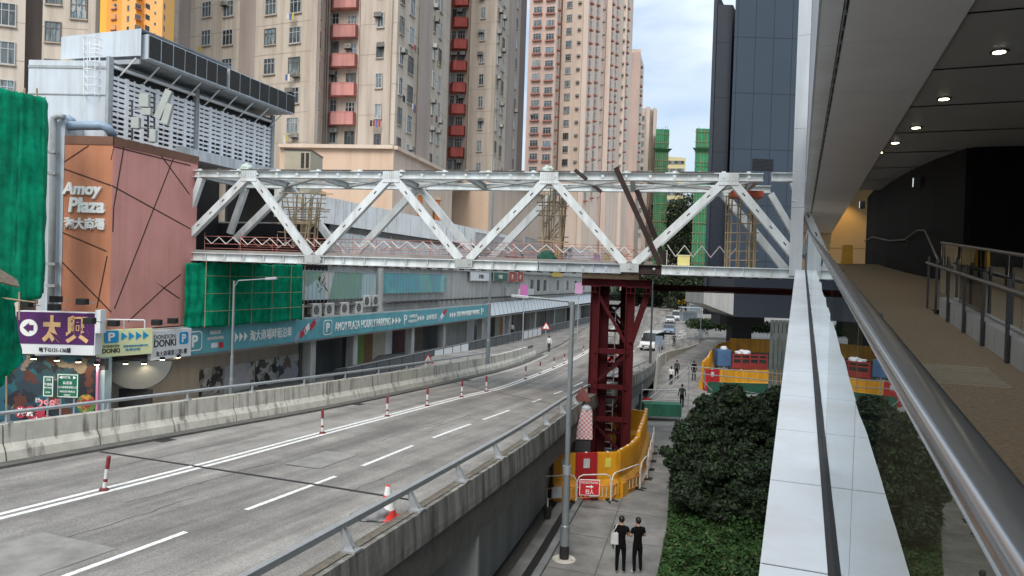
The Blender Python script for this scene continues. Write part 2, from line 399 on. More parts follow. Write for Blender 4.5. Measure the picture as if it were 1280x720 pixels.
# slab joints and the narrow drain of the footpath
mb = MB()
for k in range(7):
    p = Vector((1.0+k*.2, 22.0+k*1.0, 0))
for (a, b) in (((743, 720), (800, 560)), ((672, 720), (712, 640)),):
    p = G(*a); q = G(*b); mb.bar(p+ZV*.005, q+ZV*.005, .035, .003)
for y in range(16, 60, 3):
    x0 = xR(y)+.3; mb.bar((x0, y, .004), (x0+4.6, y-1.6, .004), .03, .003)
tag(mb.build('footpath_joint', kerbm), kind='structure')
mb = MB()
A = [(xR(y)+.05, y, .005) for y in range(14, 42)]; B = [(xR(y)+.32, y, .005) for y in range(14, 42)]; mb.strip(A, B)
tag(mb.build('footpath_drain', black), kind='structure')
mb = MB(); A = [(xR(y)+.42, y, .0) for y in range(14, 42)]; B = [(xR(y)+.62, y, .0) for y in range(14, 42)]
mb.strip([(p[0], p[1], .12) for p in A], [(p[0], p[1], .12) for p in B]); mb.strip(A, [(p[0], p[1], .12) for p in A]); mb.strip(B, [(p[0], p[1], .12) for p in B])
tag(mb.build('footpath_kerb', conc_wall), kind='structure')

# ------------------------------------------------------------------ left concrete barrier
def sweep(fx, prof, y0, y1, step=1.0, mi=0, mb=None, closed=True):
    """a profile of (offset, height above the road) swept along fx; returns the builder"""
    mb = mb or MB(); n = max(2, int((y1-y0)/step)+1); m = len(prof); vs = []
    for i in range(n):
        y = y0+(y1-y0)*i/(n-1); h = fx(y+.5)-fx(y-.5); k = math.hypot(1, h)
        for (o, z) in prof: vs.append((fx(y)+o/k, y-o*h/k, zroad(y)+z if z > -50 else z+100))
    fs = []
    for i in range(n-1):
        for j in range(m if closed else m-1): a = i*m+j; b = i*m+(j+1) % m; fs.append((a, b, b+m, a+m))
    if closed: fs += [tuple(range(m)), tuple(range((n-1)*m, n*m))]
    return mb.add(vs, fs, mi)
def pt(fx, y, o, z):
    h = fx(y+.5)-fx(y-.5); k = math.hypot(1, h); return Vector((fx(y)+o/k, y-o*h/k, zroad(y)+z))
bar_t = thing('concrete_barrier', 'long stained concrete safety barrier with a steel tube rail along the far lane', 'barrier', pt(xL, 20, -.3, 0))
y = 2.0; k = 0
while y < 64:
    e = min(y+2.35, 64.5)
    hh = 1.0 if e < 62 else .8
    sweep(xL, [(-.42, .0), (-.48, .3), (-.6, .5), (-.62, hh), (-.88, hh), (-.9, -.6), (-.42, -.6)], y+.02, e-.02, 1.2).build('segment', conc, bar_t, fix=True); y = e; k += 1
sweep(xL, [(-.44, .0), (-.5, .28), (-.64, .5), (-.66, .98), (-.84, .98), (-.86, -.6), (-.44, -.6)], 2, 64, 1).build('joint_filler', kerbm, bar_t)
MB().path([pt(xL, yy, -.73, 1.28) for yy in np.arange(2, 49, 1.5)], .055).build('rail', galv, bar_t, smooth=True)
for yy in np.arange(3, 49, 2.6):
    m_ = MB(); c = pt(xL, yy, -.74, 1.0); m_.bar(c, pt(xL, yy, -.73, 1.26), .12, .05, up=Vector((1, 0, 0))); m_.bar(c-ZV*.0, c+ZV*.04, .2, .2, up=Vector((1, 0, 0))); m_.build('rail_post', galv, bar_t)

# ------------------------------------------------------------------ flyover edge on the right
par = thing('flyover_parapet', 'black streaked concrete parapet with a steel crash rail along the near edge of the flyover', 'parapet', pt(xR, 20, 0, 0))
y = 0.0
while y < 58:
    e = y+3.4
    m_ = sweep(xR, [(-.22, 0), (-.18, .50), (.14, .54), (.18, .06), (.18, -.10), (-.22, -.10)], y+.012, e-.012, 1.2)
    m_.build('segment', conc_dk, par); y = e
sweep(xR, [(-.20, .0), (-.16, .46), (.10, .50), (.14, .1), (.1, -.9), (-.2, -.9)], 0, 58, 1).build('joint_filler', kerbm, par)
sweep(xR, [(.15, -.105), (-.25, -.95), (-.6, -.95), (-.6, -.3)], 0, 58, 1).build('edge_beam', conc_wall, par)
A, B = ribbon(xR, -.16, .02, 0, 58, .545); m_ = MB(); vsA = A; m_.strip(A, B); m_.build('dirt_layer', dirt, par)
m_ = MB(); sweep(xR, [(-.24, .88), (-.24, .98), (-.12, .98), (-.12, .88)], 0, 50, 1.2, mb=m_); m_.build('rail', galv, par)
def solvey(f, px):
    lo, hi = 2., 120.
    for _ in range(50):
        y = (lo+hi)/2; v_ = f(y)-CP; w_ = v_.dot(fw); X_ = 640+FPX*v_.dot(rt)/w_
        lo, hi = (y, hi) if X_ < px else (lo, y)
    return y
for yy in [solvey(lambda y: pt(xR, y, 0, .58), px) for px in (310, 438, 520, 578, 624, 658, 684, 704, 720)]+[36, 38.6, 41.2, 43.8, 46.5, 49.2]:
    m_ = MB(); c = pt(xR, yy, .02, .54); t_ = pt(xR, yy, -.17, .92)
    h = (pt(xR, yy+.5, 0, 0)-pt(xR, yy-.5, 0, 0)).normalized(); sd_ = Vector((h.y, -h.x, 0))
    m_.obox(c+ZV*.02, sd_*.13, h*.13, ZV*.018)
    for q in (-.05, .05):
        m_.add([c+h*q+sd_*.09, c+h*q-sd_*.09, t_+h*q-sd_*.02, t_+h*q+sd_*.05, c+h*(q+.015)+sd_*.09, c+h*(q+.015)-sd_*.09, t_+h*(q+.015)-sd_*.02, t_+h*(q+.015)+sd_*.05],
               [(0, 1, 2, 3), (4, 7, 6, 5), (0, 4, 5, 1), (1, 5, 6, 2), (2, 6, 7, 3), (3, 7, 4, 0)])
    m_.bar(c+ZV*.06, t_-ZV*.05, .03, .1, up=h)
    m_.build('rail_bracket', galv, par)
aw = thing('abutment_wall', 'plain grey concrete wall holding up the flyover beside the footpath', 'wall', pt(xR, 22, -.5, -3))
sweep(xR, [(-.82, -.9), (-.75, -.9), (-.75, -100), (-.82, -100)], 18.2, 52, 1.2).build('wall_face', conc_wall, aw)
for yy in (18.2,):
    m_ = MB(); p = pt(xR, yy, -.9, 0); m_.box(p.x-.9, p.x+.62, yy-1.1, yy+.2, 0, zroad(yy)-.86); m_.build('pier', conc_wall, aw, bevel=.02)
sweep(xR, [(-4.5, -.9), (-4.4, -.9), (-4.4, -100), (-4.5, -100)], 0, 18, 1.2).build('back_wall', conc_dk, aw)
sweep(xR, [(-8, -.6), (-.3, -.6), (-.3, -.84), (-8, -.84)], 0, 50, 2).build('deck_underside', conc_wall, aw)
# far end of the flyover wall: low wall with a mesh fence on it
fw_t = thing('low_wall', 'low concrete wall with a mesh fence between the road and the far footpath', 'wall', pt(xR, 70, 0, 0))
sweep(xR, [(.02, .5), (.22, .5), (.22, -100), (.02, -100)], 58, 66, 2).build('wall_face', conc, fw_t)
sweep(xR, [(.02, .12), (.22, .12), (.22, -100), (.02, -100)], 66, 92, 2).build('wall_face', conc, fw_t)
for yy in np.arange(58, 106, 3.0):
    MB().tube(pt(xR, yy, .12, .0), pt(xR, yy, .12, 1.55), .035, n=6).build('fence_post', galv, fw_t)
for hz in (1.5, 1.1, .75): MB().path([pt(xR, yy, .12, hz) for yy in np.arange(58, 105.5, 3.0)], .022, n=5).build('fence_rail', galv, fw_t)

# ------------------------------------------------------------------ steel truss footbridge under construction
steel = M('primed white steel', (.63, .68, .70), .55, .1, 1.2, streak=.22, sscale=2.5)
steel2 = M('grey steel', (.42, .45, .45), .5, .1, 1.2, streak=.25)
steel_dk = M('grey flange steel', (.30, .32, .32), .6, .12, 2)
deckm = M('weathered deck plates', (.23, .215, .205), .8, .2, 1.5)
dark_st = M('dark rusted steel', (.03, .016, .014), .65, .3, 2, streak=.3)
FL = Vector((-16.35, 36.47, 0)); FR = Vector((12.4, 31.3, 0)); TU = (FR-FL).normalized(); TB = Vector((-TU.y, TU.x, 0)); TLn = (FR-FL).length; BW = 4.1
ZT, ZB = 13.52, 9.36
def tq(px):                       # parameter along the front truss seen at a column of the photo
    d = ray(px, 350); a = d.x/d.y
    return (a*FL.y-FL.x)/(TU.x-a*TU.y)
def tp(t, back, z): return FL+TU*t+TB*back+ZV*z
tr = thing('truss_footbridge', 'pale grey steel truss footbridge under construction spanning the road', 'footbridge', (FL+FR)/2+ZV*ZB)
topn = [tq(310), tq(487), tq(683), tq(906)]; botn = [tq(212), tq(392), tq(580), tq(786), tq(1012)]
def ibeam(p0, p1, h, wd, name, mat=steel, ribs=0):
    m_ = MB(); u = ZV
    m_.bar(p0+u*(h/2-.02), p1+u*(h/2-.02), wd, .04); m_.bar(p0-u*(h/2-.02), p1-u*(h/2-.02), wd, .04); m_.bar(p0, p1, .05, h-.085)
    if ribs:
        d = (p1-p0); n = int(d.length/ribs)
        for i in range(1, n): m_.bar(p0+d*(i/n)-u*(h/2-.045), p0+d*(i/n)+u*(h/2-.045), wd-.06, .02, up=TU)
    return m_.build(name, mat, tr)
def boxmember(p0, p1, wd, ht, name, slots=True):
    m_ = MB(); d = (p1-p0).normalized(); sdv = TB; u = sdv.cross(d)
    L = (p1-p0).length; m_.obox((p0+p1)/2, d*(L/2), sdv*(wd/2), u*(ht/2), 0)
    o = m_.build(name, steel, tr, bevel=.012)
    if slots:
        n = 4; ms = MB()
        for i in range(n):
            c = p0+d*(L*(i+.8)/(n+.6))-sdv*(wd/2+.003)
            ms.obox(c, d*.09, sdv*.003, u*.025)
        s_ = ms.build('slot', dark_st, None)
        me = s_.data; s_.parent = o; s_.matrix_parent_inverse = Matrix.Identity(4)
        im = world_of(o).inverted(); me.transform(im)
    return o
for back in (0, BW):
    ibeam(tp(-.1, back, ZT), tp(TLn-1.6 if back == 0 else TLn-.6, back, ZT), .36, .36, 'top_chord', ribs=0)
    segs = [(-.1, tq(672)), (tq(672)+.05, tq(776)), (tq(776), tq(826)), (tq(826)+.02, TLn+.05)]
    for i, (a, b) in enumerate(segs):
        ibeam(tp(a, back, ZB), tp(b, back, ZB), .42 if i != 1 else .44, .34, 'bottom_chord', [steel, M('newer grey steel', (.40, .45, .49), .5, .1, 2, streak=.2), dark_st, steel][i], ribs=1.0)
    if back == 0: ibeam(tp(TLn-1.25, 0, ZT+.02), tp(TLn+.5, 0, ZT+.02), .38, .36, 'end_chord')
    seq = []
    for i, t in enumerate(topn):
        for bnode, sg in ((botn[i], -1), (botn[i+1], 1)):
            a = tp(t+sg*.18, back, ZT-.2); b = tp(bnode-sg*.2, back, ZB+.2)
            if bnode < .3:
                k = (0.02-t-sg*.18)/(b-a).dot(TU) if False else None
                f = (t-.18-.0)/((t-.18)-(bnode+.2)); b = a+(b-a)*min(1, f)
            if bnode > TLn and back == 0:
                f = (TLn-.15-(t+.18))/((bnode-.2)-(t+.18)); b = a+(b-a)*min(1, f)
            boxmember(a, b, .34, .36, 'diagonal', slots=(back == 0))
        # gusset plates of a node
        m_ = MB(); 
        for q in (-.19, .19): m_.obox(tp(t, back+q, ZT-.1), TU*.42, TB*.012, ZV*.26)
        for q in np.arange(-.36, .37, .09): m_.obox(tp(t+q, back-.2, ZT), TU*.01, TB*.05, ZV*.17)
        m_.build('node_plate', steel, tr)
    for t in botn[1:4]:
        m_ = MB()
        for q in (-.19, .19): m_.obox(tp(t, back+q, ZB+.05), TU*.42, TB*.012, ZV*.2)
        m_.obox(tp(t, back, ZB+.235), TU*.5, TB*.18, ZV*.014)
        m_.build('node_plate', steel2, tr)
    # left end post leaning inwards, and stubs along the top chord
    boxmember(tp(.55, back, ZT-.2), tp(-.35, back, ZB+1.4), .3, .3, 'end_post', False)
boxmember(tp(TLn-.35, 0, ZT-.2), tp(TLn+1.3, 0, ZB+.3), .3, .3, 'end_post', True)
for q in (.35, .6): MB().obox(tp(TLn-.35+q*1.05, -.2, ZT-.2-q*2.3), TU*.42, TB*.03, ZV*.02).build('stiffener', steel, tr)
boxmember(tp(TLn-.6, BW, ZT-.2), tp(TLn+1.6, BW, ZB+.3), .3, .3, 'end_post', False)
for i in range(27):
    t = .5+i*1.06
    if t > TLn-1.8: break
    MB().obox(tp(t, -.2, ZT+.0), TU*.06, TB*.03, ZV*.05).build('bolt_stub', steel, tr); MB().obox(tp(t, 0, ZT+.215), TU*.08, TB*.12, ZV*.035).build('purlin_seat', steel, tr)
ms = MB()
for i in range(13):
    t0, t1 = .7+i*2.12, .7+i*2.12+1.5
    if t1 > TLn-1.6: break
    MB().obox(tp((t0+t1)/2, .0, ZT+.195), TU*((t1-t0)/2), TB*.2, ZV*.03).build('top_plate', M('dark deck strip', (.09, .075, .07), .8, .2, 2), tr)
# cross beams, roof bracing, deck
for i, t in enumerate([.3]+sorted(topn+botn[1:4])+[TLn-1.8]):
    ibeam(tp(t, .2, ZT-.02), tp(t, BW-.2, ZT-.02), .3, .22, 'roof_beam', steel2)
for t in np.arange(.3, TLn, 2.2): ibeam(tp(t, .2, ZB-.02), tp(t, BW-.2, ZB-.02), .36, .22, 'floor_beam', steel2)
nodes = [.3]+sorted(topn+botn[1:4])+[TLn-1.8]
for i in range(len(nodes)-1):
    a, b = nodes[i], nodes[i+1]
    MB().bar(tp(a, .2, ZT-.05), tp(b, BW-.2, ZT-.05), .2, .14).build('roof_brace', steel2, tr)
    MB().bar(tp(a, BW-.2, ZT-.07), tp(b, .2, ZT-.07), .2, .12).build('roof_brace', steel2, tr)
m_ = MB(); m_.obox(tp(TLn/2, BW/2, ZB+.2), TU*(TLn/2), TB*(BW/2-.25), ZV*.012); m_.build('deck', deckm, tr)
MB().bar(tp(.0, -.03, ZB+.28), tp(TLn-6.2, -.03, ZB+.28), .03, .13).build('kick_board', deckm, tr)
for t in np.arange(.8, TLn-1, 1.06): MB().obox(tp(t, -.21, ZB+.03), TU*.05, TB*.03, ZV*.04).build('bolt_stub', steel2, tr)
for t in np.arange(.4, TLn-1, .53): MB().obox(tp(t, -.05, ZB-.25), TU*.1, TB*.07, ZV*.035).build('hanger_clip', dark_st, tr)
# brown props leaning on the truss
for (a, b, Y0, lab) in (((770, 210), (825, 331), 32.25, 'long rusty steel prop leaning on the front face of the truss'), ((796, 238), (834, 334), 35.2, 'shorter rusty steel prop leaning inside the truss behind another')):
    p0 = at(a[0], a[1], Y0); p1 = at(b[0], b[1], Y0); o = thing('steel_prop', lab, 'prop', p1, 'rusty props at the truss')
    m_ = MB(); d = (p1-p0).normalized(); sdv = d.cross(TB).normalized()
    m_.bar(p0, p1, .04, .17, up=TB); m_.bar(p0+TB*.1, p1+TB*.1, .23, .03, up=TB); m_.bar(p0-TB*.1, p1-TB*.1, .23, .03, up=TB); m_.build('beam', dark_st, o)
    MB().obox(p0, sdv*.11, TB*.12, d*.012).build('end_plate', dark_st, o)
for (px, py, Y0, lab) in ((727, 220, 32.6, 'short dark steel stub lying across the front top chord'), (746, 236, 36.9, 'short dark steel stub hanging from the rear top chord')):
    p = at(px, py, Y0); o = tag(MB().bar(p-TU*.28+ZV*.22-TB*.3, p+TU*.26-ZV*.2-TB*.3, .22, .16).build('steel_stub', dark_st), lab, 'steel stub', 'stubs on the truss')

# ------------------------------------------------------------------ red support tower
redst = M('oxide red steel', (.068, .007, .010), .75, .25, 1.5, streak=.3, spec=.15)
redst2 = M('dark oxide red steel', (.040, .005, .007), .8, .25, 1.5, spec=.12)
timber = M('timber packing', (.40, .30, .20), .75, .15, 3)
TC0 = Vector((4.9, 34.5, 0)); tw = thing('support_tower', 'dark red braced steel tower propping the truss from the footpath', 'support tower', TC0)
def wp(a, b, z): return TC0+TU*a+TB*b+ZV*z
def hsec(p0, p1, wd, ht, name, u, mat=redst):
    m_ = MB(); d = (p1-p0).normalized(); s_ = d.cross(u).normalized(); u2 = s_.cross(d)
    L = (p1-p0).length; c = (p0+p1)/2
    m_.obox(c+u2*(ht/2), d*(L/2), s_*(wd/2), u2*.02); m_.obox(c-u2*(ht/2), d*(L/2), s_*(wd/2), u2*.02); m_.obox(c, d*(L/2), s_*.02, u2*(ht/2-.021))
    return m_.build(name, mat, tw)
ha, hb = .80, 1.3; ztop = 8.55
for a in (-ha, ha):
    for b in (-hb, hb): hsec(wp(a, b, 0), wp(a, b, ztop), .38, .38, 'leg', TU if b < 0 else TB)
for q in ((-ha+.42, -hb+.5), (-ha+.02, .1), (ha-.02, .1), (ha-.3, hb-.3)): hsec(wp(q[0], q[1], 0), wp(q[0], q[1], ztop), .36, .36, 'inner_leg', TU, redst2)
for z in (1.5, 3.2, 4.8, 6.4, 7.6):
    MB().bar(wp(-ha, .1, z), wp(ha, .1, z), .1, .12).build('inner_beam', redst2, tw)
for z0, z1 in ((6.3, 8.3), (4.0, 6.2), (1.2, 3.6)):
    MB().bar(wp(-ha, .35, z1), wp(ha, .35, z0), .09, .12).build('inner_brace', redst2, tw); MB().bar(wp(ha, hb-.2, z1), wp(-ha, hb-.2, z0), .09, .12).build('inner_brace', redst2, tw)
for a, b in (((-ha, -hb), (ha, -hb)), ((-ha, hb), (ha, hb)), ((-ha, -hb), (-ha, hb)), ((ha, -hb), (ha, hb))):
    for z in (.6, 2.4, 3.9, 5.55): MB().bar(wp(a[0], a[1], z), wp(b[0], b[1], z), .16, .22).build('crossbeam', redst, tw)
    MB().bar(wp(a[0], a[1], 3.95), wp(b[0], b[1], 5.5), .12, .14).build('brace', redst2, tw)
    MB().bar(wp(a[0], a[1], ztop-.2), wp(b[0], b[1], 5.7), .12, .14).build('brace', redst, tw)
    MB().bar(wp(b[0], b[1], .7), wp(a[0], a[1], 2.3), .1, .12).build('brace', redst2, tw)
for b in (-hb, hb): hsec(wp(-1.45, b, ztop+.16), wp(1.75, b, ztop+.16), .36, .3, 'head_beam', ZV)
for a in (-ha, ha, 1.5): hsec(wp(a, -hb-.5, ztop-.16), wp(a, hb+.5, ztop-.16), .3, .26, 'head_crossbeam', ZV, redst2)
for b in (-hb, hb): hsec(wp(ha+.1, b, 6.0), wp(1.65, b, ztop-.02), .26, .26, 'kicker', TB)
MB().obox(wp(-.15, -hb, ztop+.47), TU*1.3, TB*.17, ZV*.13).build('packing', timber, tw, bevel=.015)
MB().obox(wp(-.1, hb, ztop+.47), TU*1.35, TB*.17, ZV*.13).build('packing', timber, tw, bevel=.015)
m_ = MB()
for s_ in (-.2, .2): m_.tube(wp(-.1+s_, .2, .2), wp(-.1+s_, .2, 7.6), .025, n=6)
for z in np.arange(.4, 7.6, .3): m_.tube(wp(-.3, .2, z), wp(.1, .2, z), .018, n=6)
m_.build('ladder', galv, tw)
# long red beam under the truss to the right of the tower head
rb = thing('red_beam', 'long dark red steel beam running under the truss to the right of the tower', 'beam', wp(2.3, 0, ztop))
m_ = MB(); m_.bar(wp(1.85, hb+.6, ztop+.12), wp(11.5, hb+.6, ztop+.12), .3, .05); m_.bar(wp(1.85, hb+.6, ztop-.16), wp(11.5, hb+.6, ztop-.16), .3, .05); m_.bar(wp(1.85, hb+.6, ztop-.02), wp(11.5, hb+.6, ztop-.02), .05, .22); m_.build('beam_body', redst2, rb)
for a in (3.2, 5.0, 6.8): MB().obox(wp(a, hb+.6, ztop-.02), TU*.015, TB*.14, ZV*.11).build('stiffener', redst2, rb)

# ------------------------------------------------------------------ bamboo scaffolds hanging round the truss
bamb = M('bamboo pole', (.28, .22, .14), .7, .3, 4, rand=.25)
UNIT = None
def unit_pole():
    global UNIT
    if UNIT is None:
        me = bpy.data.meshes.new('bamboo_pole'); bm = bmesh.new(); bmesh.ops.create_cone(bm, cap_ends=True, segments=7, radius1=1, radius2=.85, depth=1); bm.to_mesh(me); bm.free(); me.materials.append(bamb); UNIT = me
    return UNIT
def pole(p0, p1, r, parent, name='pole', mesh=None):
    o = bpy.data.objects.new(name, mesh or unit_pole()); COL.objects.link(o)
    d = p1-p0; m = Matrix.Translation((p0+p1)/2) @ d.to_track_quat('Z', 'Y').to_matrix().to_4x4() @ Matrix.Diagonal((r, r, d.length, 1))
    o.matrix_basis = world_of(parent).inverted() @ m; o.parent = parent; return o
def bamboo(name, label, c, w0, w1, z0, z1, n, seed):
    rnd = random.Random(seed); t = thing(name, label, 'scaffold', c+ZV*z0, 'bamboo scaffolds in the truss')
    for k in range(n):
        a = rnd.uniform(-1, 1); b = rnd.choice([-.6, 0, .6])
        pole(c+TU*(a*w0)+TB*b+ZV*(z0+rnd.uniform(0, .2)), c+TU*(a*w1+rnd.uniform(-.15, .15))+TB*(b+rnd.uniform(-.2, .2))+ZV*(z1-rnd.uniform(0, .5)), .035, t)
    for k in range(int(n*.9)):
        z = z0+(z1-z0)*rnd.random(); ww = w0+(w1-w0)*(z-z0)/(z1-z0); b = rnd.choice([-.6, 0, .6])
        pole(c+TU*(-ww-rnd.random()*.25)+TB*b+ZV*z, c+TU*(ww+rnd.random()*.25)+TB*b+ZV*(z+rnd.uniform(-.08, .08)), .03, t, 'ledger')
    for k in range(int(n*.4)):
        z = z0+(z1-z0)*rnd.random()*.6
        pole(c-TU*w0+TB*.4+ZV*z, c+TU*w0+TB*.4+ZV*(z+1.4), .028, t, 'diagonal_pole')
    return t
bamboo('bamboo_scaffold', 'flaring bamboo scaffold at the plaza end of the truss', tp(tq(352), 2.0, 0), .75, 1.15, 10.0, 13.0, 17, 1)
bamboo('bamboo_scaffold', 'tall narrow bamboo scaffold standing in the middle of the truss', tp(tq(682), 1.7, 0), .55, .62, 9.7, 13.3, 17, 2)
t3 = thing('bamboo_scaffold', 'upright bamboo scaffold with ladder rungs at the tower end of the truss', 'scaffold', tp(tq(925), 1.6, 9.6), 'bamboo scaffolds in the truss')
for a in (-.62, -.5, -.1, .35, .55, .62):
    for b in (1.2, 2.0): pole(tp(tq(930)+a, b, 9.6), tp(tq(930)+a+random.uniform(-.05, .05), b, 12.9), .04, t3)
for z in np.arange(9.9, 12.9, .42):
    pole(tp(tq(930)-.75, 1.2, z), tp(tq(930)+.75, 1.2, z+.03), .028, t3, 'ledger')
MB().obox(tp(tq(935), 1.6, 12.95), TU*.7, TB*.5, ZV*.14).build('red_box_beam', M('orange red primer', (.36, .07, .035), .6), t3)
# red and white fence along the bridge deck
rw = M('faded red fence tube', (.44, .17, .14), .6, .25, 5); wwh = M('white fence tube', (.66, .62, .60), .6, .1, 5)
for (back, lab, t0, t1) in ((.45, 'red and white lattice guard rail along the near side of the bridge deck', .5, TLn-7.2), (BW-.45, 'red and white lattice guard rail along the rear side of the bridge deck', .5, TLn-6.0)):
    f = thing('guard_rail', lab, 'guard rail', tp(TLn/2, back, ZB+.2), 'guard rails on the bridge deck')
    t = t0; k = 0
    while t < t1:
        MB().tube(tp(t, back, ZB+.2), tp(t, back, ZB+1.25), .014, n=5).build('post', rw, f)
        m_ = MB(); e = min(t+2.0, t1); n = 5
        for i in range(n):
            a = t+(e-t)*i/n; b = t+(e-t)*(i+1)/n; q0, q1 = (.68, 1.02) if i % 2 else (1.02, .68)
            m_.tube(tp(a, back, ZB+q0), tp(b, back, ZB+q1), .022, n=5)
        m_.build('lattice', wwh if back < 1 or k % 2 else rw, f); t += 2.0; k += 1
    for z in (.45, .68, 1.06): MB().tube(tp(t0, back, ZB+z), tp(t1, back, ZB+z), .014, n=5).build('rail', rw, f)
# loose things on the deck
def heap(name, label, cat, c, rx, ry, rz_, mat, seed):
    rnd = random.Random(seed); bm = bmesh.new(); bmesh.ops.create_icosphere(bm, subdivisions=4, radius=1)
    from mathutils import noise
    for v in bm.verts:
        n = noise.noise(v.co*2.2+Vector((seed, 0, 0)))*.28+noise.noise(v.co*6)*.1; v.co *= 1+n
        v.co = Vector((v.co.x*rx, v.co.y*ry, max(0, v.co.z)*rz_))
    me = bpy.data.meshes.new(name); bm.to_mesh(me); bm.free(); me.materials.append(mat); me.polygons.foreach_set('use_smooth', [True]*len(me.polygons))
    o = bpy.data.objects.new(name, me); COL.objects.link(o); o.location = c; return tag(o, label, cat)
heap('net_bundle', 'dark green bundle of netting heaped on the bridge deck', 'net bundle', tp(tq(681), .35, ZB+.21), .5, .35, .5, M('dark green net', (.012, .075, .05), .8, .4, 6, bump=1), 3)
heap('crumpled_sheet', 'pale crumpled sheet on top of the truss above the left node', 'sheet', tp(tq(303), .1, ZT+.2), .35, .25, .34, M('pale crumpled film', (.42, .50, .46), .5, .2, 5), 5)
heap('crumpled_sheet', 'pale crumpled sheet on top of the truss beside the bamboo scaffold', 'sheet', tp(tq(680), .1, ZT+.2), .3, .25, .3, MATS['pale crumpled film'], 6)
yb = thing('yellow_box', 'small yellow box on the bridge deck beside a white zigzag rail', 'box', tp(tq(854), .3, ZB+.22))
m_ = MB(); m_.obox(tp(tq(854), .3, ZB+.44), TU*.27, TB*.2, ZV*.22); m_.build('box_body', M('yellow box', (.65, .58, .22), .6), yb, bevel=.02)
MB().obox(tp(tq(854), .3, ZB+.68), TU*.29, TB*.22, ZV*.02).build('lid', M('pale yellow lid', (.7, .66, .4), .6), yb)
zz = thing('zigzag_rail', 'thin white zigzag rail at the tower end of the bridge deck', 'rail', tp(tq(880), 2.6, ZB+.2))
m_ = MB(); ts = np.linspace(tq(835), tq(930), 9)
for i in range(8): m_.tube(tp(ts[i], 2.6, ZB+(.7 if i % 2 else 1.25)), tp(ts[i+1], 2.6, ZB+(1.25 if i % 2 else .7)), .025, n=5)
m_.build('lattice', wwh, zz); MB().tube(tp(ts[0], 2.6, ZB+.22), tp(ts[0], 2.6, ZB+1.0), .02).build('post', wwh, zz); MB().tube(tp(ts[8], 2.6, ZB+.22), tp(ts[8], 2.6, ZB+1.0), .02).build('post', wwh, zz)
# ------------------------------------------------------------------ shopping plaza on the left
brown = M('brown orange wall paint', (.50, .205, .115), .75, .08, .8, streak=.12)
pink = M('dusty pink wall paint', (.60, .285, .255), .75, .07, .7, streak=.08)
groove = M('dark groove', (.05, .025, .02), .8)
white = M('white sign face', (.72, .74, .76), .45, .04, 2)
whitew = M('white painted wall', (.56, .60, .64), .7, .1, .9, streak=.3)
whitest = M('stained white parapet', (.80, .82, .82), .75, .1, 1.0, streak=.6, sscale=2.6, s0=.30, s1=.47)
greyw = M('grey wall panel', (.45, .46, .45), .75, .1, .8, streak=.3)
darkin = M('dark interior', (.018, .018, .02), .8, .3, 1)
bluegrey = M('pale blue grey cladding', (.52, .58, .64), .55, .06, .6, streak=.18)
louw = M('white louvre', (.80, .82, .85), .55, .05, 2)
loud = M('dark louvre mesh', (.028, .027, .026), .7, .3, 8)
purple = M('purple sign face', (.085, .015, .12), .35, .06, 1.5, spec=.5)
gold = M('pale orange lettering', (.72, .45, .22), .5, .1, 8)
inkm = M('black lettering', (.012, .012, .014), .5)
lit = M('white lettering', (.82, .82, .80), .45, .03)
teal = M('teal banner', (.10, .34, .40), .5, .1, 1.2, streak=.1)
cyan = M('cyan sign blue', (.02, .30, .58), .45)
yelw = M('pale yellow sign face', (.76, .79, .46), .5, .08, 1.5)
redm = M('sign red', (.50, .02, .03), .5)
steelpipe = M('painted grey pipe', (.33, .36, .38), .5, .12, 3, streak=.2)
spotb = M('black spotlight housing', (.012, .012, .013), .5)
warm = bpy.data.materials.new('lit lamp'); warm.use_nodes = True
warm.node_tree.nodes['Principled BSDF'].inputs['Emission Color'].default_value = (1, .82, .5, 1); warm.node_tree.nodes['Principled BSDF'].inputs['Emission Strength'].default_value = 9

AX = Vector((1, 0, 0)); AY = Vector((0, 1, 0))
plaza = thing('shopping_plaza', 'long low shopping plaza with dusty pink corner block behind the road', 'shopping plaza', fp(0, 0, 1.5))
cor = [fp(-4.55, 0, 0), fp(.62, 0, 0), fp(.62, -9, 0), fp(-4.55, -9, 0)]
L0 = Vector((-19.85, 31.75, 0)); L1 = fp(-4.55, 0, 0)
m_ = MB()                                   # pink right face and brown left face of the corner block
m_.quad(fp(-4.55, 0, 5.9), fp(.62, 0, 5.9), fp(.62, 0, 14.05), fp(-4.55, 0, 14.05)); m_.quad(fp(.62, 0, 5.9), fp(.62, -9, 5.9), fp(.62, -9, 14.05), fp(.62, 0, 14.05)); m_.build('pink_wall', pink, plaza)
LN = (L1-L0).normalized(); LO = Vector((LN.y, -LN.x, 0))
m_ = MB(); m_.quad(L0+ZV*5.9, L1+ZV*5.9, L1+ZV*14.05, L0+ZV*14.05); m_.quad(L0+ZV*5.9, L0+ZV*14.05, L0-LO*8+ZV*14.05, L0-LO*8+ZV*5.9); m_.build('brown_wall', brown, plaza)
m_ = MB(); m_.quad(L0+LO*.03+ZV*14.05, L1+LO*.03+ZV*14.05, L1+LO*.03+ZV*14.42, L0+LO*.03+ZV*14.42); m_.quad(L1+FN*.03+ZV*14.05, fp(.65, .03, 14.05), fp(.65, .03, 14.42), L1+FN*.03+ZV*14.42)
m_.add([L0+LO*.03+ZV*14.42, L1+LO*.03+ZV*14.42, fp(.65, .03, 14.42), fp(.65, -9, 14.42), L0-LO*8+ZV*14.42], [(0, 1, 2, 3, 4)]); m_.build('coping', M('brown coping', (.17, .085, .055), .7, .15, 2), plaza)
m_ = MB()
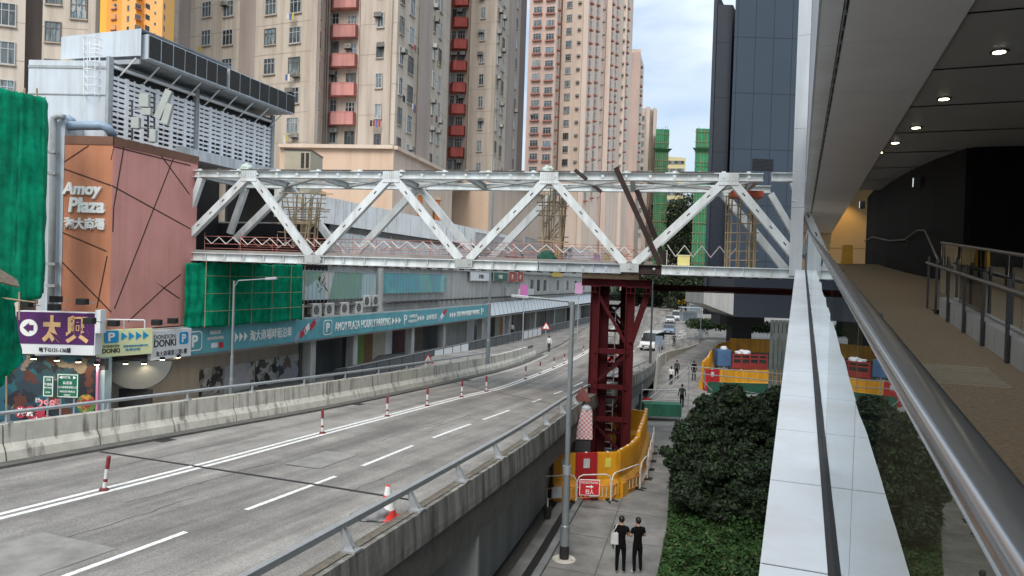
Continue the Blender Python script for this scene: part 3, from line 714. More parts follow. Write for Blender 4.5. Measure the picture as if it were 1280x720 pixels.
def gl(p, q):
    """a groove between two photo points on the corner block"""
    def pos(px, py):
        if px < 140:
            d = ray(px, py); t = (L1+LO*.004-CP).dot(LO)/d.dot(LO); return CP+d*t
        s, z = fpix(px, py, .004); return fp(s, .004, z)
    a = pos(*p); b = pos(*q); m_.bar(a, b, .012, .055, up=(LO if p[0] < 140 else FN).cross((b-a).normalized()))
for p, q in (((78, 204), (111, 182)), ((77, 210), (139, 232)), ((140, 232), (238, 286)), ((74, 289), (133, 314)), ((134, 315), (205, 360)), ((73, 323), (139, 390)), ((142, 186), (139, 200)), ((155, 183), (142, 260)), ((142, 260), (141, 290)), ((134, 320), (121, 385)), ((141, 183), (238, 207)), ((193, 183), (237, 243)), ((220, 190), (143, 386)), ((205, 360), (160, 402)), ((205, 360), (226, 343)), ((205, 360), (224, 373))): gl(p, q)
m_.build('groove_line', groove, plaza)
# name on the corner block
nt_ = thing('name_sign', 'white raised letters naming the plaza on the brown wall', 'sign', at(105, 258, 31.7))
def wl(px, py, o=.06):
    d = ray(px, py); t = (L1+LO*o-CP).dot(LO)/d.dot(LO); return CP+d*t
def wtext(body, x0, y0, x1, y1, **k):
    a = wl(x0, (y0+y1)/2); b = wl(x1, (y0+y1)/2); c = wl((x0+x1)/2, y0); e = wl((x0+x1)/2, y1)
    return text(body, (a+b)/2*.5+(c+e)/2*.5, LN, ZV, (b-a).length, (c-e).length, lit, nt_, ext=.05, **k)
wtext('Amoy', 78, 228, 127, 248, bold=.035, shear=.12); wtext('Plaza', 86, 247, 131, 266, bold=.035, shear=.12); wtext('淘大商場', 80, 272, 131, 287, bold=.03)
# drain pipes beside the block
pp = thing('wall_panel', 'pale blue grey wall strip between the green net and the brown wall', 'wall', at(64, 300, 31.6))
p0 = at(49, 300, 31.7); p1 = at(78, 300, 31.75); m_ = MB(); m_.box(p0.x, p1.x, 31.74, 36, 1.5, 15.1); m_.build('wall_face', bluegrey, pp)
dp = thing('drain_pipe', 'tall grey drain pipe bending at the top beside the brown wall', 'pipe', at(66, 380, 31.5))
m_ = MB(); m_.path([at(63, 400, 31.5), at(66, 250, 31.5), at(67, 160, 31.5), at(67, 148, 31.5), at(74, 144, 31.5), at(80, 147, 31.5)], .14, 10); m_.build('pipe_run', steelpipe, dp, smooth=True)
for y in (190, 217, 330, 357): MB().obox(at(65.5, y, 31.5), AX*.2, AY*.16, ZV*.06).build('bracket', steelpipe, dp)
ap = thing('roof_pipe', 'fat blue grey pipe lying on top of the brown wall', 'pipe', at(100, 158, 32))
MB().path([at(66, 158, 32), at(100, 157, 32), at(128, 157, 32), at(136, 161, 32), at(141, 170, 32.3)], .2, 12).build('pipe_run', M('blue grey pipe', (.22, .30, .40), .4, .15, 3), ap, smooth=True)
MB().path([at(70, 149, 33), at(86, 147, 33), at(92, 152, 33)], .12, 10).build('pipe_branch', MATS['blue grey pipe'], ap, smooth=True)

# body of the podium behind the facade
m_ = MB(); m_.fbox(13.0, 112, -9, -.02, 9.3, 12.1); m_.fbox(13.0, 112, -9, -.3, 5.8, 9.3); m_.build('upper_wall', greyw, plaza)
m_ = MB(); m_.fbox(.62, 13.0, -9.2, -9, 5.8, 15); m_.fbox(.62, 13, -9, 0, 5.8, 6.0); m_.fbox(12.98, 13.0, -9, -.05, 6, 12); m_.build('dark_opening', darkin, plaza)
m_ = MB(); m_.fbox(.62, 9.5, -9, -1.1, 14.45, 15.0); m_.build('roof_slab', whitew, plaza)
m_ = MB(); m_.fbox(7.4, 52, -.35, .12, 12.0, 13.75); m_.build('parapet', whitest, plaza)
m_ = MB(); m_.fbox(13.0, 52, -.3, .05, 11.62, 11.99); m_.build('eave_moss_strip', kerbm, plaza)  # dark mossy strip under the parapet
m_ = MB()
for s in np.arange(14, 50, 1.6): m_.fbox(s, s+1.5, -.02, .03, 9.6, 11.5)
m_.build('wall_panel', M('blue white wall panel', (.58, .61, .62), .6, .12, .4, streak=.45, s0=.3, s1=.5), plaza)
m_ = MB(); m_.fbox(52, 112, -.35, .12, 12.0, 12.9); m_.build('parapet', greyw, plaza)
# street level: recessed shopfronts, columns, canopy
m_ = MB(); m_.fbox(-2.6, 112, -2.3, -2.1, 1.48, 4.6); m_.build('shop_wall', M('beige hoarding', (.42, .37, .32), .7, .06, .5, streak=.1), plaza)
m_ = MB(); m_.fbox(-2.6, 112, -2.1, .3, 4.3, 4.44); m_.build('canopy_soffit', M('grey soffit', (.25, .25, .25), .7), plaza)
m_ = MB(); m_.fbox(-2.6, 44.6, -.9, .3, 5.76, 5.84); m_.build('canopy_top', greyw, plaza)
def shop(name, s0, s1, mat, d=-2.05, z0=1.5, z1=4.28, lab=None): return MB().fbox(s0, s1, d-.04, d, z0, z1).build(name, mat, plaza)
def sp(px): return fpix(px, 430, -2.0)[0]
dg = M('dark grey shutter', (.06, .065, .068), .6, .12, 2, streak=.2)
grs = M('mid grey shutter', (.22, .215, .205), .65, .1, 1.2, streak=.35)
for (a, b, mt, nm) in ((375, 396, M('grey stair wall', (.11, .115, .115), .7), 'shop_wall'), (396, 428, dg, 'shutter'), (428, 444, darkin, 'shop_opening'), (444, 455, M('shop green panel', (.18, .30, .08), .6), 'shop_panel'), (455, 466, M('warm shop interior', (.22, .13, .06), .7, .3, 3), 'shop_interior'), (466, 482, M('cream shop panel', (.50, .47, .38), .6), 'shop_panel'), (482, 490, white, 'shop_panel'), (490, 508, M('maroon shop panel', (.085, .03, .035), .6, .3, 3), 'shop_panel'), (508, 528, M('brown shop panel', (.13, .11, .085), .6, .3, 3), 'shop_panel'), (528, 553, dg, 'shop_opening'), (553, 556, white, 'pilaster_panel'), (556, 581, M('pale shutter', (.36, .37, .36), .6, .05, 1, streak=.2), 'shutter'), (583, 592, white, 'pilaster_panel'), (592, 603, M('greenish shop glass', (.10, .13, .12), .2), 'shop_window'), (603, 612, white, 'pilaster_panel'), (612, 618, dg, 'shop_opening'), (618, 624, MATS['cream shop panel'], 'shop_panel'), (624, 628, M('orange lit interior', (.45, .24, .08), .6, .3, 2), 'shop_interior'), (628, 632, white, 'pilaster_panel'), (640, 652, grs, 'shutter'), (655, 661, grs, 'shutter'), (664, 668, white, 'pilaster_panel'), (669, 680, grs, 'shutter'), (681, 690, grs, 'shutter'), (693, 705, M('grey green shutter', (.2, .21, .2), .6, .1, 1), 'shutter'), (708, 714, darkin, 'shop_opening'), (718, 724, white, 'pilaster_panel'), (726, 740, dg, 'shop_opening')):
    shop(nm, sp(a), sp(b), mt, d=-2.0)
for px in (387, 440, 512, 552, 600, 634, 666, 690, 716, 738):
    s = fpix(px, 430, -.6)[0]; MB().fbox(s-.3, s+.3, -.9, -.3, 1.5, 4.3).build('column', greyw, plaza)
m_ = MB(); m_.fbox(13.5, 44, .35, .6, 1.45, 2.2); m_.fbox(46, 110, .35, .6, 1.45, 2.0); m_.build('planter_wall', M('dark planter wall', (.06, .06, .062), .7), plaza)
fr = thing('pavement_railing', 'dark railing with pale panels along the pavement before the shops', 'railing', fp(45, 2.2, 1.5))
for s in np.arange(12, 104, 2.0):
    MB().fbox(s, s+.06, 2.17, 2.23, 1.48, 2.55).build('post', dg, fr)
    MB().fbox(s+.08, s+1.96, 2.19, 2.21, 1.6, 2.48).build('panel', white if (s*7) % 13 < 4 and s < 60 else M('dark mesh panel', (.09, .10, .11), .6, .2, 6), fr)
m_ = MB(); m_.fbox(12, 104, 2.17, 2.23, 2.55, 2.6); m_.build('top_rail', galv, fr)
# posters on the hoarding (generic pictures)
def collage(name, cols, sc):
    m = bpy.data.materials.new(name); m.use_nodes = True; t = m.node_tree; N = t.nodes; L = t.links; p = N['Principled BSDF']; p.inputs['Roughness'].default_value = .5
    geo = N.new('ShaderNodeNewGeometry'); v = N.new('ShaderNodeTexVoronoi'); v.inputs['Scale'].default_value = sc
    nz = N.new('ShaderNodeTexNoise'); nz.inputs['Scale'].default_value = sc*1.3; nz.inputs['Detail'].default_value = 6
    ad = N.new('ShaderNodeMix'); ad.data_type = 'RGBA'; ad.inputs[0].default_value = .35
    L.new(geo.outputs['Position'], nz.inputs['Vector']); L.new(geo.outputs['Position'], ad.inputs[6]); L.new(nz.outputs['Color'], ad.inputs[7]); L.new(ad.outputs[2], v.inputs['Vector'])
    sep = N.new('ShaderNodeSeparateColor'); L.new(v.outputs['Color'], sep.inputs[0])
    r = N.new('ShaderNodeValToRGB'); r.color_ramp.interpolation = 'CONSTANT'; e = r.color_ramp.elements
    for i, c in enumerate(cols):
        x = e[i] if i < 2 else e.new(i/len(cols)); x.position = i/len(cols); x.color = c+(1,)
    L.new(sep.outputs[0], r.inputs['Fac']); 
    mx = N.new('ShaderNodeMix'); mx.data_type = 'RGBA'; mx.blend_type = 'MULTIPLY'; mx.inputs[0].default_value = .4
    L.new(r.outputs['Color'], mx.inputs[6]); L.new(nz.outputs['Color'], mx.inputs[7]); L.new(mx.outputs[2], p.inputs['Base Color']); return m
food = collage('food advert collage', [(.012, .018, .03), (.02, .06, .085), (.10, .03, .02), (.015, .03, .05), (.02, .04, .06), (.012, .10, .14), (.01, .012, .02), (.02, .03, .045), (.26, .20, .14)], 3.2)
mono = collage('monochrome poster', [(.03, .03, .03), (.45, .43, .41), (.10, .10, .10), (.62, .60, .57), (.3, .28, .27), (.04, .04, .04), (.55, .53, .5)], 4.2)
pale = collage('pale figure poster', [(.60, .61, .63), (.65, .65, .65), (.3, .22, .19), (.50, .53, .58), (.10, .11, .18), (.65, .62, .6), (.6, .6, .62)], 2.2)
for (a, b, y0, y1, mt, lab) in ((251, 279, 462, 490, mono, 'dark monochrome poster left of the thin lamp post'), (282, 318, 458, 486, pale, 'pale poster of figures crossing behind the thin lamp post'), (321, 349, 451, 482, mono, 'dense black and white poster right of the thin lamp post'), (350, 375, 446, 480, pale, 'pale poster with a dark figure at the right end of the hoarding')):
    s0, z1 = fpix(a, y0, -2.0); s1, z0 = fpix(b, y1, -2.0)
    po = thing('poster', lab, 'poster', fp((s0+s1)/2, -2.0, z0), 'posters on the hoarding')
    MB().fbox(s0, s1, -2.09, -2.06, min(z0, 2.2), z1).build('sheet', mt, po)
# banner over the shops
bn = thing('banner_sign', 'long teal banner with white parking lettering above the shopfronts', 'sign', fp(22, .3, 4.45))
for a, b in ((-.02, 11), (11.0, 22.3), (22.3, 33.5), (33.5, 44.6)): MB().fbox(a+.01, b-.01, .3, .36, 4.42, 5.76).build('panel', teal, bn)
def btext(body, x0, x1, zc, ht, mat=lit, d=.375, parent=None, **k):
    a = fpix(x0, 400, d)[0]; b = fpix(x1, 400, d)[0]
    return text(body, fp((a+b)/2, d, zc), FU, ZV, b-a, ht, mat, parent or bn, ext=.012, **k)
def rrect(m_, O, U, V, wd, ht, r, nrm, th, mi=0):
    ps = []
    for cx, cy, a0 in ((wd/2-r, ht/2-r, 0), (-wd/2+r, ht/2-r, 90), (-wd/2+r, -ht/2+r, 180), (wd/2-r, -ht/2+r, 270)):
        for k in range(5): t = rad(a0+k*22.5); ps.append(O+U*(cx+r*math.cos(t))+V*(cy+r*math.sin(t)))
    n = len(ps); m_.add(ps+[p+nrm*th for p in ps], [tuple(range(n-1, -1, -1)), tuple(range(n, 2*n))]+[(i, (i+1) % n, n+(i+1) % n, n+i) for i in range(n)], mi)
def pbadge(px, zc, size, parent, d=.37):
    s = fpix(px, 400, d)[0]; m_ = MB(); rrect(m_, fp(s, d, zc), FU, ZV, size*1.05, size, .2*size, FN, .006); m_.build('badge_border', lit, parent)
    m_ = MB(); rrect(m_, fp(s, d+.007, zc), FU, ZV, size*.93, size*.88, .17*size, FN, .006); m_.build('badge', teal, parent)
    text('P', fp(s, d+.016, zc), FU, ZV, size*.42, size*.6, lit, parent, ext=.01, bold=.03)
pbadge(244, 5.1, 1.0, bn); pbadge(410, 5.1, 1.0, bn)
def arrows(x0, x1, n, zc, ht, mat, parent, d=.38):
    a = fpix(x0, 400, d)[0]; b = fpix(x1, 400, d)[0]; stp = (b-a)/n; m_ = MB()
    for i in range(n):
        s = a+stp*i; m_.add([fp(s, d, zc-ht/2), fp(s+stp*.8, d, zc), fp(s, d, zc+ht/2), fp(s+.001, d+.01, zc-ht/2), fp(s+stp*.8, d+.01, zc), fp(s, d+.01, zc+ht/2)], [(0, 1, 2), (3, 5, 4), (0, 3, 4, 1), (1, 4, 5, 2), (2, 5, 3, 0)])
    m_.build('arrow', mat, parent)
arrows(294, 311, 3, 5.08, .55, lit, bn); btext('淘大商場時租泊車', 313, 365, 5.08, .62, bold=.01)
btext('購物滿指定金額', 263, 276, 5.45, .2); btext('可享免費泊車優惠', 260, 280, 5.15, .16)
s = fpix(272, 400, .37)[0]; MB().fbox(s-.42, s+.05, .36, .372, 4.65, 4.9).build('badge', white, bn); MB().fbox(s+.15, s+.5, .36, .373, 4.6, 4.9).build('badge', redm, bn)
m_ = MB()
for i, (px, c) in enumerate(((372, 0), (379, 1), (384, 2), (391, 1), (396, 0))):
    s = fpix(px, 400, .37)[0]; m_.obox(fp(s, .37, 4.7+i*.22), (FU*.28+ZV*.22), (FU*-.1+ZV*.14), FN*.008, c)
m_.build('picture_tiles', [M('tile grey blue', (.25, .32, .42), .5), redm, white], bn)
btext('AMOY PLAZA HOURLY PARKING', 419, 488, 5.08, .58, bold=.004)
arrows(490, 502, 3, 5.08, .55, lit, bn); s = fpix(507, 400, .37)[0]; text('P', fp(s, .375, 5.08), FU, ZV, .5, .8, lit, bn, ext=.01)
btext('三小時免費', 511, 521, 5.3, .28); btext('時租泊車', 511, 521, 4.9, .25); arrows(522, 531, 3, 5.08, .5, lit, bn); btext('泊車優惠', 533, 546, 5.08, .45)
m_ = MB()
for i, px in enumerate((550, 553, 556)):
    s = fpix(px, 390, .37)[0]; m_.obox(fp(s, .37, 4.75+i*.33), FU*.35+ZV*.2, FU*-.15+ZV*.14, FN*.008, i)
m_.build('picture_tiles', [MATS['tile grey blue'], white, redm], bn)
arrows(562, 570, 3, 5.08, .55, lit, bn); btext('CHO WAH HOURLY PARKING', 571, 599, 5.08, .5); s = fpix(603, 390, .37)[0]; text('P', fp(s, .375, 5.08), FU, ZV, .7, .7, lit, bn, ext=.01)
# white canopy that carries on from the banner
cn = thing('white_canopy', 'long white ribbed canopy continuing from the teal banner', 'canopy', fp(75, .3, 4.6))
m_ = MB(); m_.add([fp(44.7, .36, 4.5), fp(110, .36, 4.75), fp(110, .0, 6.2), fp(44.7, .0, 5.9), fp(44.7, .3, 4.5), fp(110, .3, 4.75), fp(110, -.06, 6.2), fp(44.7, -.06, 5.9)], [(0, 1, 2, 3), (4, 7, 6, 5), (0, 4, 5, 1), (1, 5, 6, 2), (2, 6, 7, 3), (3, 7, 4, 0)])
for s in np.arange(45.5, 110, 1.5): k = (s-44.7)/65.3; m_.bar(fp(s, .39, 4.5+.25*k), fp(s, .03, 5.9+.3*k), .05, .03, 1, up=FU)
m_.build('sheet', [M('white canopy sheet', (.62, .68, .74), .4, .06, .8), galv], cn)
# sign boxes at the corner
def plane_sign(c0, c1, zb0, zb1, name): pass
SY = 30.3
def boxsign(x0, x1, yt, yb, Y, depth):
    """front face corners of a sign that faces the camera, from its photo columns"""
    a = at(x0, (yt+yb)/2, Y); b = at(x1, (yt+yb)/2, Y); zt = at((x0+x1)/2, yt, Y).z; zb = at((x0+x1)/2, yb, Y).z
    return a, b, zb, zt
ps_ = thing('restaurant_sign', 'big purple lightbox sign with orange characters and a white left arrow', 'sign', at(70, 440, SY))
a = at(19, 415, SY); b = at(119, 415, SY+.2); zt = at(70, 390, SY).z; zm = at(70, 431.5, SY).z; zb = at(70, 444, SY).z; U = (b-a); U.z = 0; SW = U.length; U.normalize(); Nn = Vector((U.y, -U.x, 0)); a.z = 0
def ps(u, v, o=0): return a+U*u+ZV*v+Nn*o
m_ = MB(); c = ps(SW/2, (zt+zb)/2, -.3); m_.obox(c, U*(SW/2), Nn*.28, ZV*((zt-zb)/2)); m_.build('box_body', white, ps_, bevel=.01)
m_ = MB(); m_.obox(ps(SW/2, (zt+zm)/2, -.01), U*(SW/2-.04), Nn*.02, ZV*((zt-zm)/2-.03)); m_.build('purple_face', purple, ps_)
m_ = MB(); m_.obox(ps(SW/2, (zb+zm)/2, -.01), U*(SW/2-.04), Nn*.02, ZV*((zm-zb)/2-.02)); m_.build('white_face', white, ps_)
zc = (zt+zm)/2; k = SW/100
m_ = MB(); m_.lathe(ps(k*17, zc, .012), [(.36, 0), (.36, .01)], 28, axis=Nn); m_.build('arrow_disc', lit, ps_)
m_ = MB(); P = [(-.22, 0), (.02, .22), (.02, .12), (.2, .12), (.2, -.12), (.02, -.12), (.02, -.22)]
m_.add([ps(k*17+x, zc+y, .03) for x, y in P], [tuple(range(7))]); m_.build('arrow', purple, ps_)
text('太', ps(k*46, zc-.02, .02), U, ZV, k*24, (zt-zm)*.82, gold, ps_, ext=.02, bold=.05); text('興', ps(k*78, zc-.02, .02), U, ZV, k*29, (zt-zm)*.84, gold, ps_, ext=.02, bold=.035)
text('地下G131-136舖', ps(k*50, (zm+zb)/2, .02), U, ZV, k*40, (zm-zb)*.5, inkm, ps_, ext=.01, bold=.012)
sd_ = at(131, 415, SY+.3)
m_ = MB(); m_.box(b.x+.01, at(131, 410, SY+.5).x, SY+.15, SY+.6, at(125, 417, SY).z, at(125, 388, SY).z); m_.build('side_box', white, ps_)
# yellow and white parking signs
ys_ = thing('parking_sign', 'pale yellow parking sign with four blue arrows', 'sign', at(152, 445, 31.5))
a = at(123.5, 430, 31.3); b = fp(-2.62, .55, 0); a.z = b.z = 0; U = (b-a); YW = U.length; U.normalize(); Nn = Vector((U.y, -U.x, 0))
zt = at(124, 413, 31.3).z; zb = at(124, 447, 31.3).z; zH = zt-zb
def yp(u, v, o=0): return a+U*u+ZV*(zb+v)+Nn*o
m_ = MB(); m_.obox(yp(YW/2, zH/2, -.11), U*(YW/2), Nn*.1, ZV*(zH/2)); m_.build('box_body', yelw, ys_, bevel=.008)
m_ = MB(); rrect(m_, yp(YW*.22, zH*.74, .0), U, ZV, YW*.26, zH*.46, .08, Nn, .012); m_.build('badge', cyan, ys_); text('P', yp(YW*.22, zH*.74, .015), U, ZV, YW*.12, zH*.32, lit, ys_, bold=.03)
m_ = MB()
for i in range(4):
    u = YW*(.40+i*.135); m_.add([yp(u, zH*.58, .004), yp(u+YW*.11, zH*.73, .004), yp(u, zH*.9, .004), yp(u, zH*.58, .01), yp(u+YW*.11, zH*.73, .01), yp(u, zH*.9, .01)], [(0, 1, 2), (3, 5, 4), (0, 3, 4, 1), (1, 4, 5, 2), (2, 5, 3, 0)])
m_.build('arrow', cyan, ys_)
text('DONDON:', yp(YW*.22, zH*.39, .004), U, ZV, YW*.3, zH*.1, inkm, ys_); text('DONKI', yp(YW*.22, zH*.22, .004), U, ZV, YW*.31, zH*.17, inkm, ys_, bold=.02)
text('惠顧滿指定金額可享', yp(YW*.67, zH*.36, .004), U, ZV, YW*.46, zH*.07, cyan, ys_); text('免費泊車', yp(YW*.62, zH*.22, .004), U, ZV, YW*.28, zH*.08, cyan, ys_)
ds_ = thing('parking_sign', 'white parking sign with black lettering next to the teal banner', 'sign', fp(-1.3, .4, 4.4))
d0, s0, s1 = .45, -2.6, -.05
MB().fbox(s0, s1, .25, d0, 4.4, 5.78).build('box_body', white, ds_, bevel=.008)
text('DONDON:', fp(s0+(s1-s0)*.33, d0+.004, 5.47), FU, ZV, (s1-s0)*.54, .2, inkm, ds_); text('DONKI', fp(s0+(s1-s0)*.33, d0+.004, 5.17), FU, ZV, (s1-s0)*.54, .34, inkm, ds_, bold=.02)
m_ = MB(); rrect(m_, fp(s0+(s1-s0)*.8, d0+.001, 5.32), FU, ZV, .6, .6, .12, FN, .01); m_.build('badge', cyan, ds_); text('P', fp(s0+(s1-s0)*.8, d0+.014, 5.32), FU, ZV, .26, .4, lit, ds_, bold=.03)
text('淘大商場第三期1樓', fp(s0+(s1-s0)*.5, d0+.004, 4.68), FU, ZV, (s1-s0)*.78, .26, inkm, ds_)
# spotlights over the signs and lit lamps under them
def spot(p, lab):
    o = thing('sign_spotlight', lab, 'spotlight', p, 'black spotlights over the signs')
    MB().obox(p, AX*.2, AY*.16, ZV*.13).build('housing', spotb, o, bevel=.02); MB().tube(p+Vector((0, .1, 0)), p+Vector((.05, .8, -.1)), .02, n=6).build('arm', steelpipe, o)
for (px, py, Y, lab) in ((33, 380, 29.6, 'black spotlight at the left end above the purple sign'), (68, 384, 29.6, 'black spotlight low above the middle of the purple sign'), (70, 374, 30.1, 'black spotlight high above the middle of the purple sign'), (103, 377, 30, 'black spotlight above the right character of the purple sign'), (112, 401, 29.7, 'black spotlight in front of the right edge of the purple sign'), (142, 404, 31, 'black spotlight above the pale yellow sign'), (196, 403, 33, 'black spotlight above the white parking sign'), (216, 401, 34.5, 'black spotlight above the start of the teal banner')): spot(at(px, py, Y), lab)
sf = thing('light_bracket', 'white tube frame above the pale yellow sign', 'frame', at(150, 400, 31.2))
MB().path([at(110, 399, 30.6), at(180, 400, 31.6)], .03, 6).build('rail', white, sf)
for px in (155, 181): MB().path([at(px, 400, 31.4), at(px, 412, 31.5)], .03, 6).build('post', white, sf)
for i, (px, py, Y) in enumerate(((42, 449, 30.6), (71, 451, 30.7), (98, 453, 30.8), (121, 456, 31), (157, 455, 31.6), (180, 455, 32.4), (203, 450, 33.6), (223, 447, 35), (245, 444, 37), (262, 441, 38))):
    p = at(px, py, Y); o = thing('canopy_lamp', 'lit lamp number %s from the left under the corner signs' % ['one', 'two', 'three', 'four', 'five', 'six', 'seven', 'eight', 'nine', 'ten'][i], 'lamp', p, 'lit lamps under the signs')
    o['label'] = ['lit lamp under the left end of the purple sign', 'dimmer lit lamp under the middle of the purple sign', 'lit lamp under the right half of the purple sign', 'lit lamp under the gap right of the purple sign', 'lit lamp under the pale yellow sign', 'lit lamp where the yellow and white signs meet', 'lit lamp under the white parking sign', 'small lit lamp at the start of the teal banner', 'warm lit lamp under the banner parking symbol', 'rightmost warm lit lamp under the teal banner'][i]
    MB().lathe(p+ZV*.02, [(.11, 0), (.13, .1), (.05, .14)], 12).build('housing', spotb, o); MB().lathe(p, [(.10, 0), (.10, .02)], 12).build('bulb', warm, o)
    l = bpy.data.lights.new('lamp light', 'SPOT'); l.energy = 20; l.spot_size = rad(130); l.spot_blend = .8; l.color = (1, .85, .6); l.shadow_soft_size = .08
    lo = bpy.data.objects.new('lamp_light', l); COL.objects.link(lo); lo.location = p-ZV*.05; lo.rotation_euler = (rad(25), 0, 0)
# food advert under the purple sign
fd = thing('food_advert', 'large dark food advert hoarding under the purple sign', 'advert', at(70, 520, 31.4))
a = at(-6, 500, 31.2); b = at(121, 500, 31.4); m_ = MB(); m_.quad((a.x, a.y, 1.5), (b.x, b.y, 1.5), (b.x, b.y, 4.75), (a.x, a.y, 4.75)); m_.build('sheet', food, fd)
def fpx(px, py, o=0): return at(px, py, 31.1-o)
text('298', fpx(58, 505), AX, ZV, .75, .38, M('pink lettering', (.75, .25, .3), .5), fd, bold=.03); text('起', fpx(71, 502), AX, ZV, .22, .24, MATS['pink lettering'], fd)
m_ = MB()
for i, px in enumerate((26, 38, 49)): m_.lathe(fpx(px, 515), [(.26, 0), (.26, .02)], 18, axis=Vector((0, -1, 0)))
for px in (44, 58): m_.lathe(fpx(px, 526), [(.26, 0), (.26, .02)], 18, axis=Vector((0, -1, 0)))
m_.build('red_disc', M('advert red', (.36, .03, .06), .5), fd)
text('海鮮', fpx(33, 515, .05), AX, ZV, .8, .36, lit, fd, bold=.02); text('火鍋', fpx(51, 526, .05), AX, ZV, .75, .34, lit, fd, bold=.02)
text('任食', fpx(47, 500), AX, ZV, .2, .2, lit, fd)
m_ = MB(); p = fpx(108, 525); m_.lathe(p, [(.3, 0), (.3, .02)], 16, axis=Vector((0, -1, 0))); p = fpx(108, 505); m_.lathe(p, [(.42, 0), (.42, .02)], 16, axis=Vector((0, -1, 0)))
m_.build('dish_picture', collage('dish collage', [(.5, .1, .03), (.6, .3, .05), (.1, .2, .04), (.5, .4, .08), (.3, .04, .03)], 5), fd)
pk = tag(MB().box(at(121, 500, 31.2).x, at(123.5, 500, 31.2).x, 31.1, 31.25, 1.5, 4.7).build('pink_edge_strip', M('pink strip', (.5, .2, .33), .5)), 'thin pink vertical strip at the right edge of the food advert', 'trim strip')
cl = thing('corner_column', 'blue white column at the corner between the advert and dark doorway', 'column', at(127, 520, 31.5))
MB().box(at(124, 500, 31.4).x, at(131, 500, 31.4).x, 31.35, 31.9, 1.5, 4.75).build('shaft', M('pale blue column', (.32, .42, .47), .5), cl)
MB().box(at(124, 500, 31.4).x-.02, at(131, 500, 31.4).x+.02, 31.33, 31.6, 4.2, 4.7).build('capital', dg, cl)
dw = thing('corner_entrance', 'grey curved entrance hood with a dark door behind the barrier', 'entrance', fp(-3, -1, 1.5))
m_ = MB(); p = at(175, 520, 33.5); q = at(131, 500, 32.2); m_.quad((q.x, q.y, 1.5), fp(-1.2, -1.6, 1.5), fp(-1.2, -1.6, 4.4), (q.x, q.y, 4.4)); m_.build('back_wall', M('grey stone wall', (.17, .165, .155), .6, .2, .8), dw)
c = at(172, 452, 32.6); m_ = MB(); ps2 = [c+Vector((1.35*math.cos(t), .45*math.cos(t)*.9, 1.25*math.sin(t))) for t in np.linspace(math.pi, 2*math.pi, 21)]; m_.add(ps2+[p+Vector((.03, .09, 0)) for p in ps2], [tuple(range(21)), tuple(range(41, 20, -1))]+[(i, i+1, 22+i, 21+i) for i in range(20)]+[(20, 0, 21, 41)]); m_.build('hood', M('grey hood', (.13, .135, .13), .7, .12, 1), dw)
p = at(171, 500, 33.0); MB().box(p.x-.75, p.x+.75, 32.85, 32.95, 1.5, 3.15).build('door', darkin, dw)
# air conditioners on the canopy
fanm = M('fan grille', (.08, .085, .09), .6); acm = M('condenser white', (.58, .58, .56), .5, .08, 3, streak=.2)
def condenser_proto():
    me1 = MB().box(-.42, .42, -.18, .18, 0, .68).build('condenser_unit', acm, None, bevel=.02); 
    f = MB().lathe((-.1, -.181, .34), [(.25, 0), (.25, .012)], 20, axis=Vector((0, -1, 0))).build('fan', fanm, None); f.parent = me1
    g = MB()
    for k in range(5): g.box(-.35, .15, -.205, -.196, .12+k*.11, .13+k*.11)
    gg = g.build('grille', acm, None); gg.parent = me1
    return me1
cproto = condenser_proto(); first = True
for (px, py, lab) in ((370, 394, 'condenser at the left end of the canopy beside the green net'), (393, 391, 'second condenser on the canopy right of the green net'), (409, 389, 'third condenser on the canopy right of the green net'), (428, 390, 'fourth condenser on the canopy right of the green net'), (446, 389, 'fifth condenser on the canopy, below the pale blue advert'), (456, 381, 'raised condenser of the pair left of the dark awning'), (467, 379, 'raised condenser of the pair nearest the dark awning')):
    s, z = fpix(px, py, -.1)
    if first: o = cproto; first = False
    else:
        o = cproto.copy(); COL.objects.link(o)
        for ch in cproto.children: c2 = ch.copy(); c2.parent = o; COL.objects.link(c2)
    sc = 1.25; o.scale = (sc, sc, sc); o.location = fp(s, -.1, 5.85 if py > 385 else 6.3); o.rotation_euler = (0, 0, rad(90-17.6))
    tag(o, lab, 'air conditioner', 'condensers on the canopy')
m_ = MB(); m_.fbox(9.2, 32, -.5, .1, 6.5, 6.58)
for s in np.arange(9.4, 32, .22): m_.fbox(s, s+.06, -.5, .16, 6.58, 6.62)
aw_ = tag(m_.build('awning', M('corrugated awning', (.25, .25, .25), .6, .2, 3, streak=.3)), 'corrugated dirty awning strip under the pale blue adverts', 'awning')
# advert panels on the upper wall
adm1 = collage('pale blue advert', [(.45, .60, .64), (.50, .65, .68), (.22, .40, .32), (.55, .68, .70), (.46, .62, .66), (.60, .66, .60)], .5)
adm2 = collage('turquoise advert', [(.12, .42, .48), (.15, .48, .52), (.30, .55, .56), (.18, .46, .44), (.12, .40, .46), (.45, .6, .6)], .5)
def advert(a, b, y0, y1, d, mat, lab, body=None, name='wall_advert'):
    s0 = fpix(a, (y0+y1)/2, d)[0]; s1 = fpix(b, (y0+y1)/2, d)[0]; zt = fpix((a+b)/2, y0, d)[1]; zb = fpix((a+b)/2, y1, d)[1]
    o = thing(name, lab, 'advert', fp((s0+s1)/2, d, zb)); MB().fbox(s0, s1, d-.06, d, zb, zt).build('sheet', mat, o)
    m_ = MB()
    for s in (s0, s1): m_.fbox(s-.04, s+.04, d-.08, d+.03, zb-.05, zt+.05)
    m_.fbox(s0, s1, d-.08, d+.03, zt, zt+.06); m_.build('frame', galv, o)
    if body: text(body, fp((s0+s1)/2, d+.01, (zt+zb)/2), FU, ZV, (s1-s0)*.8, (zt-zb)*.5, inkm if mat is white else lit, o, keep=True)
    return o
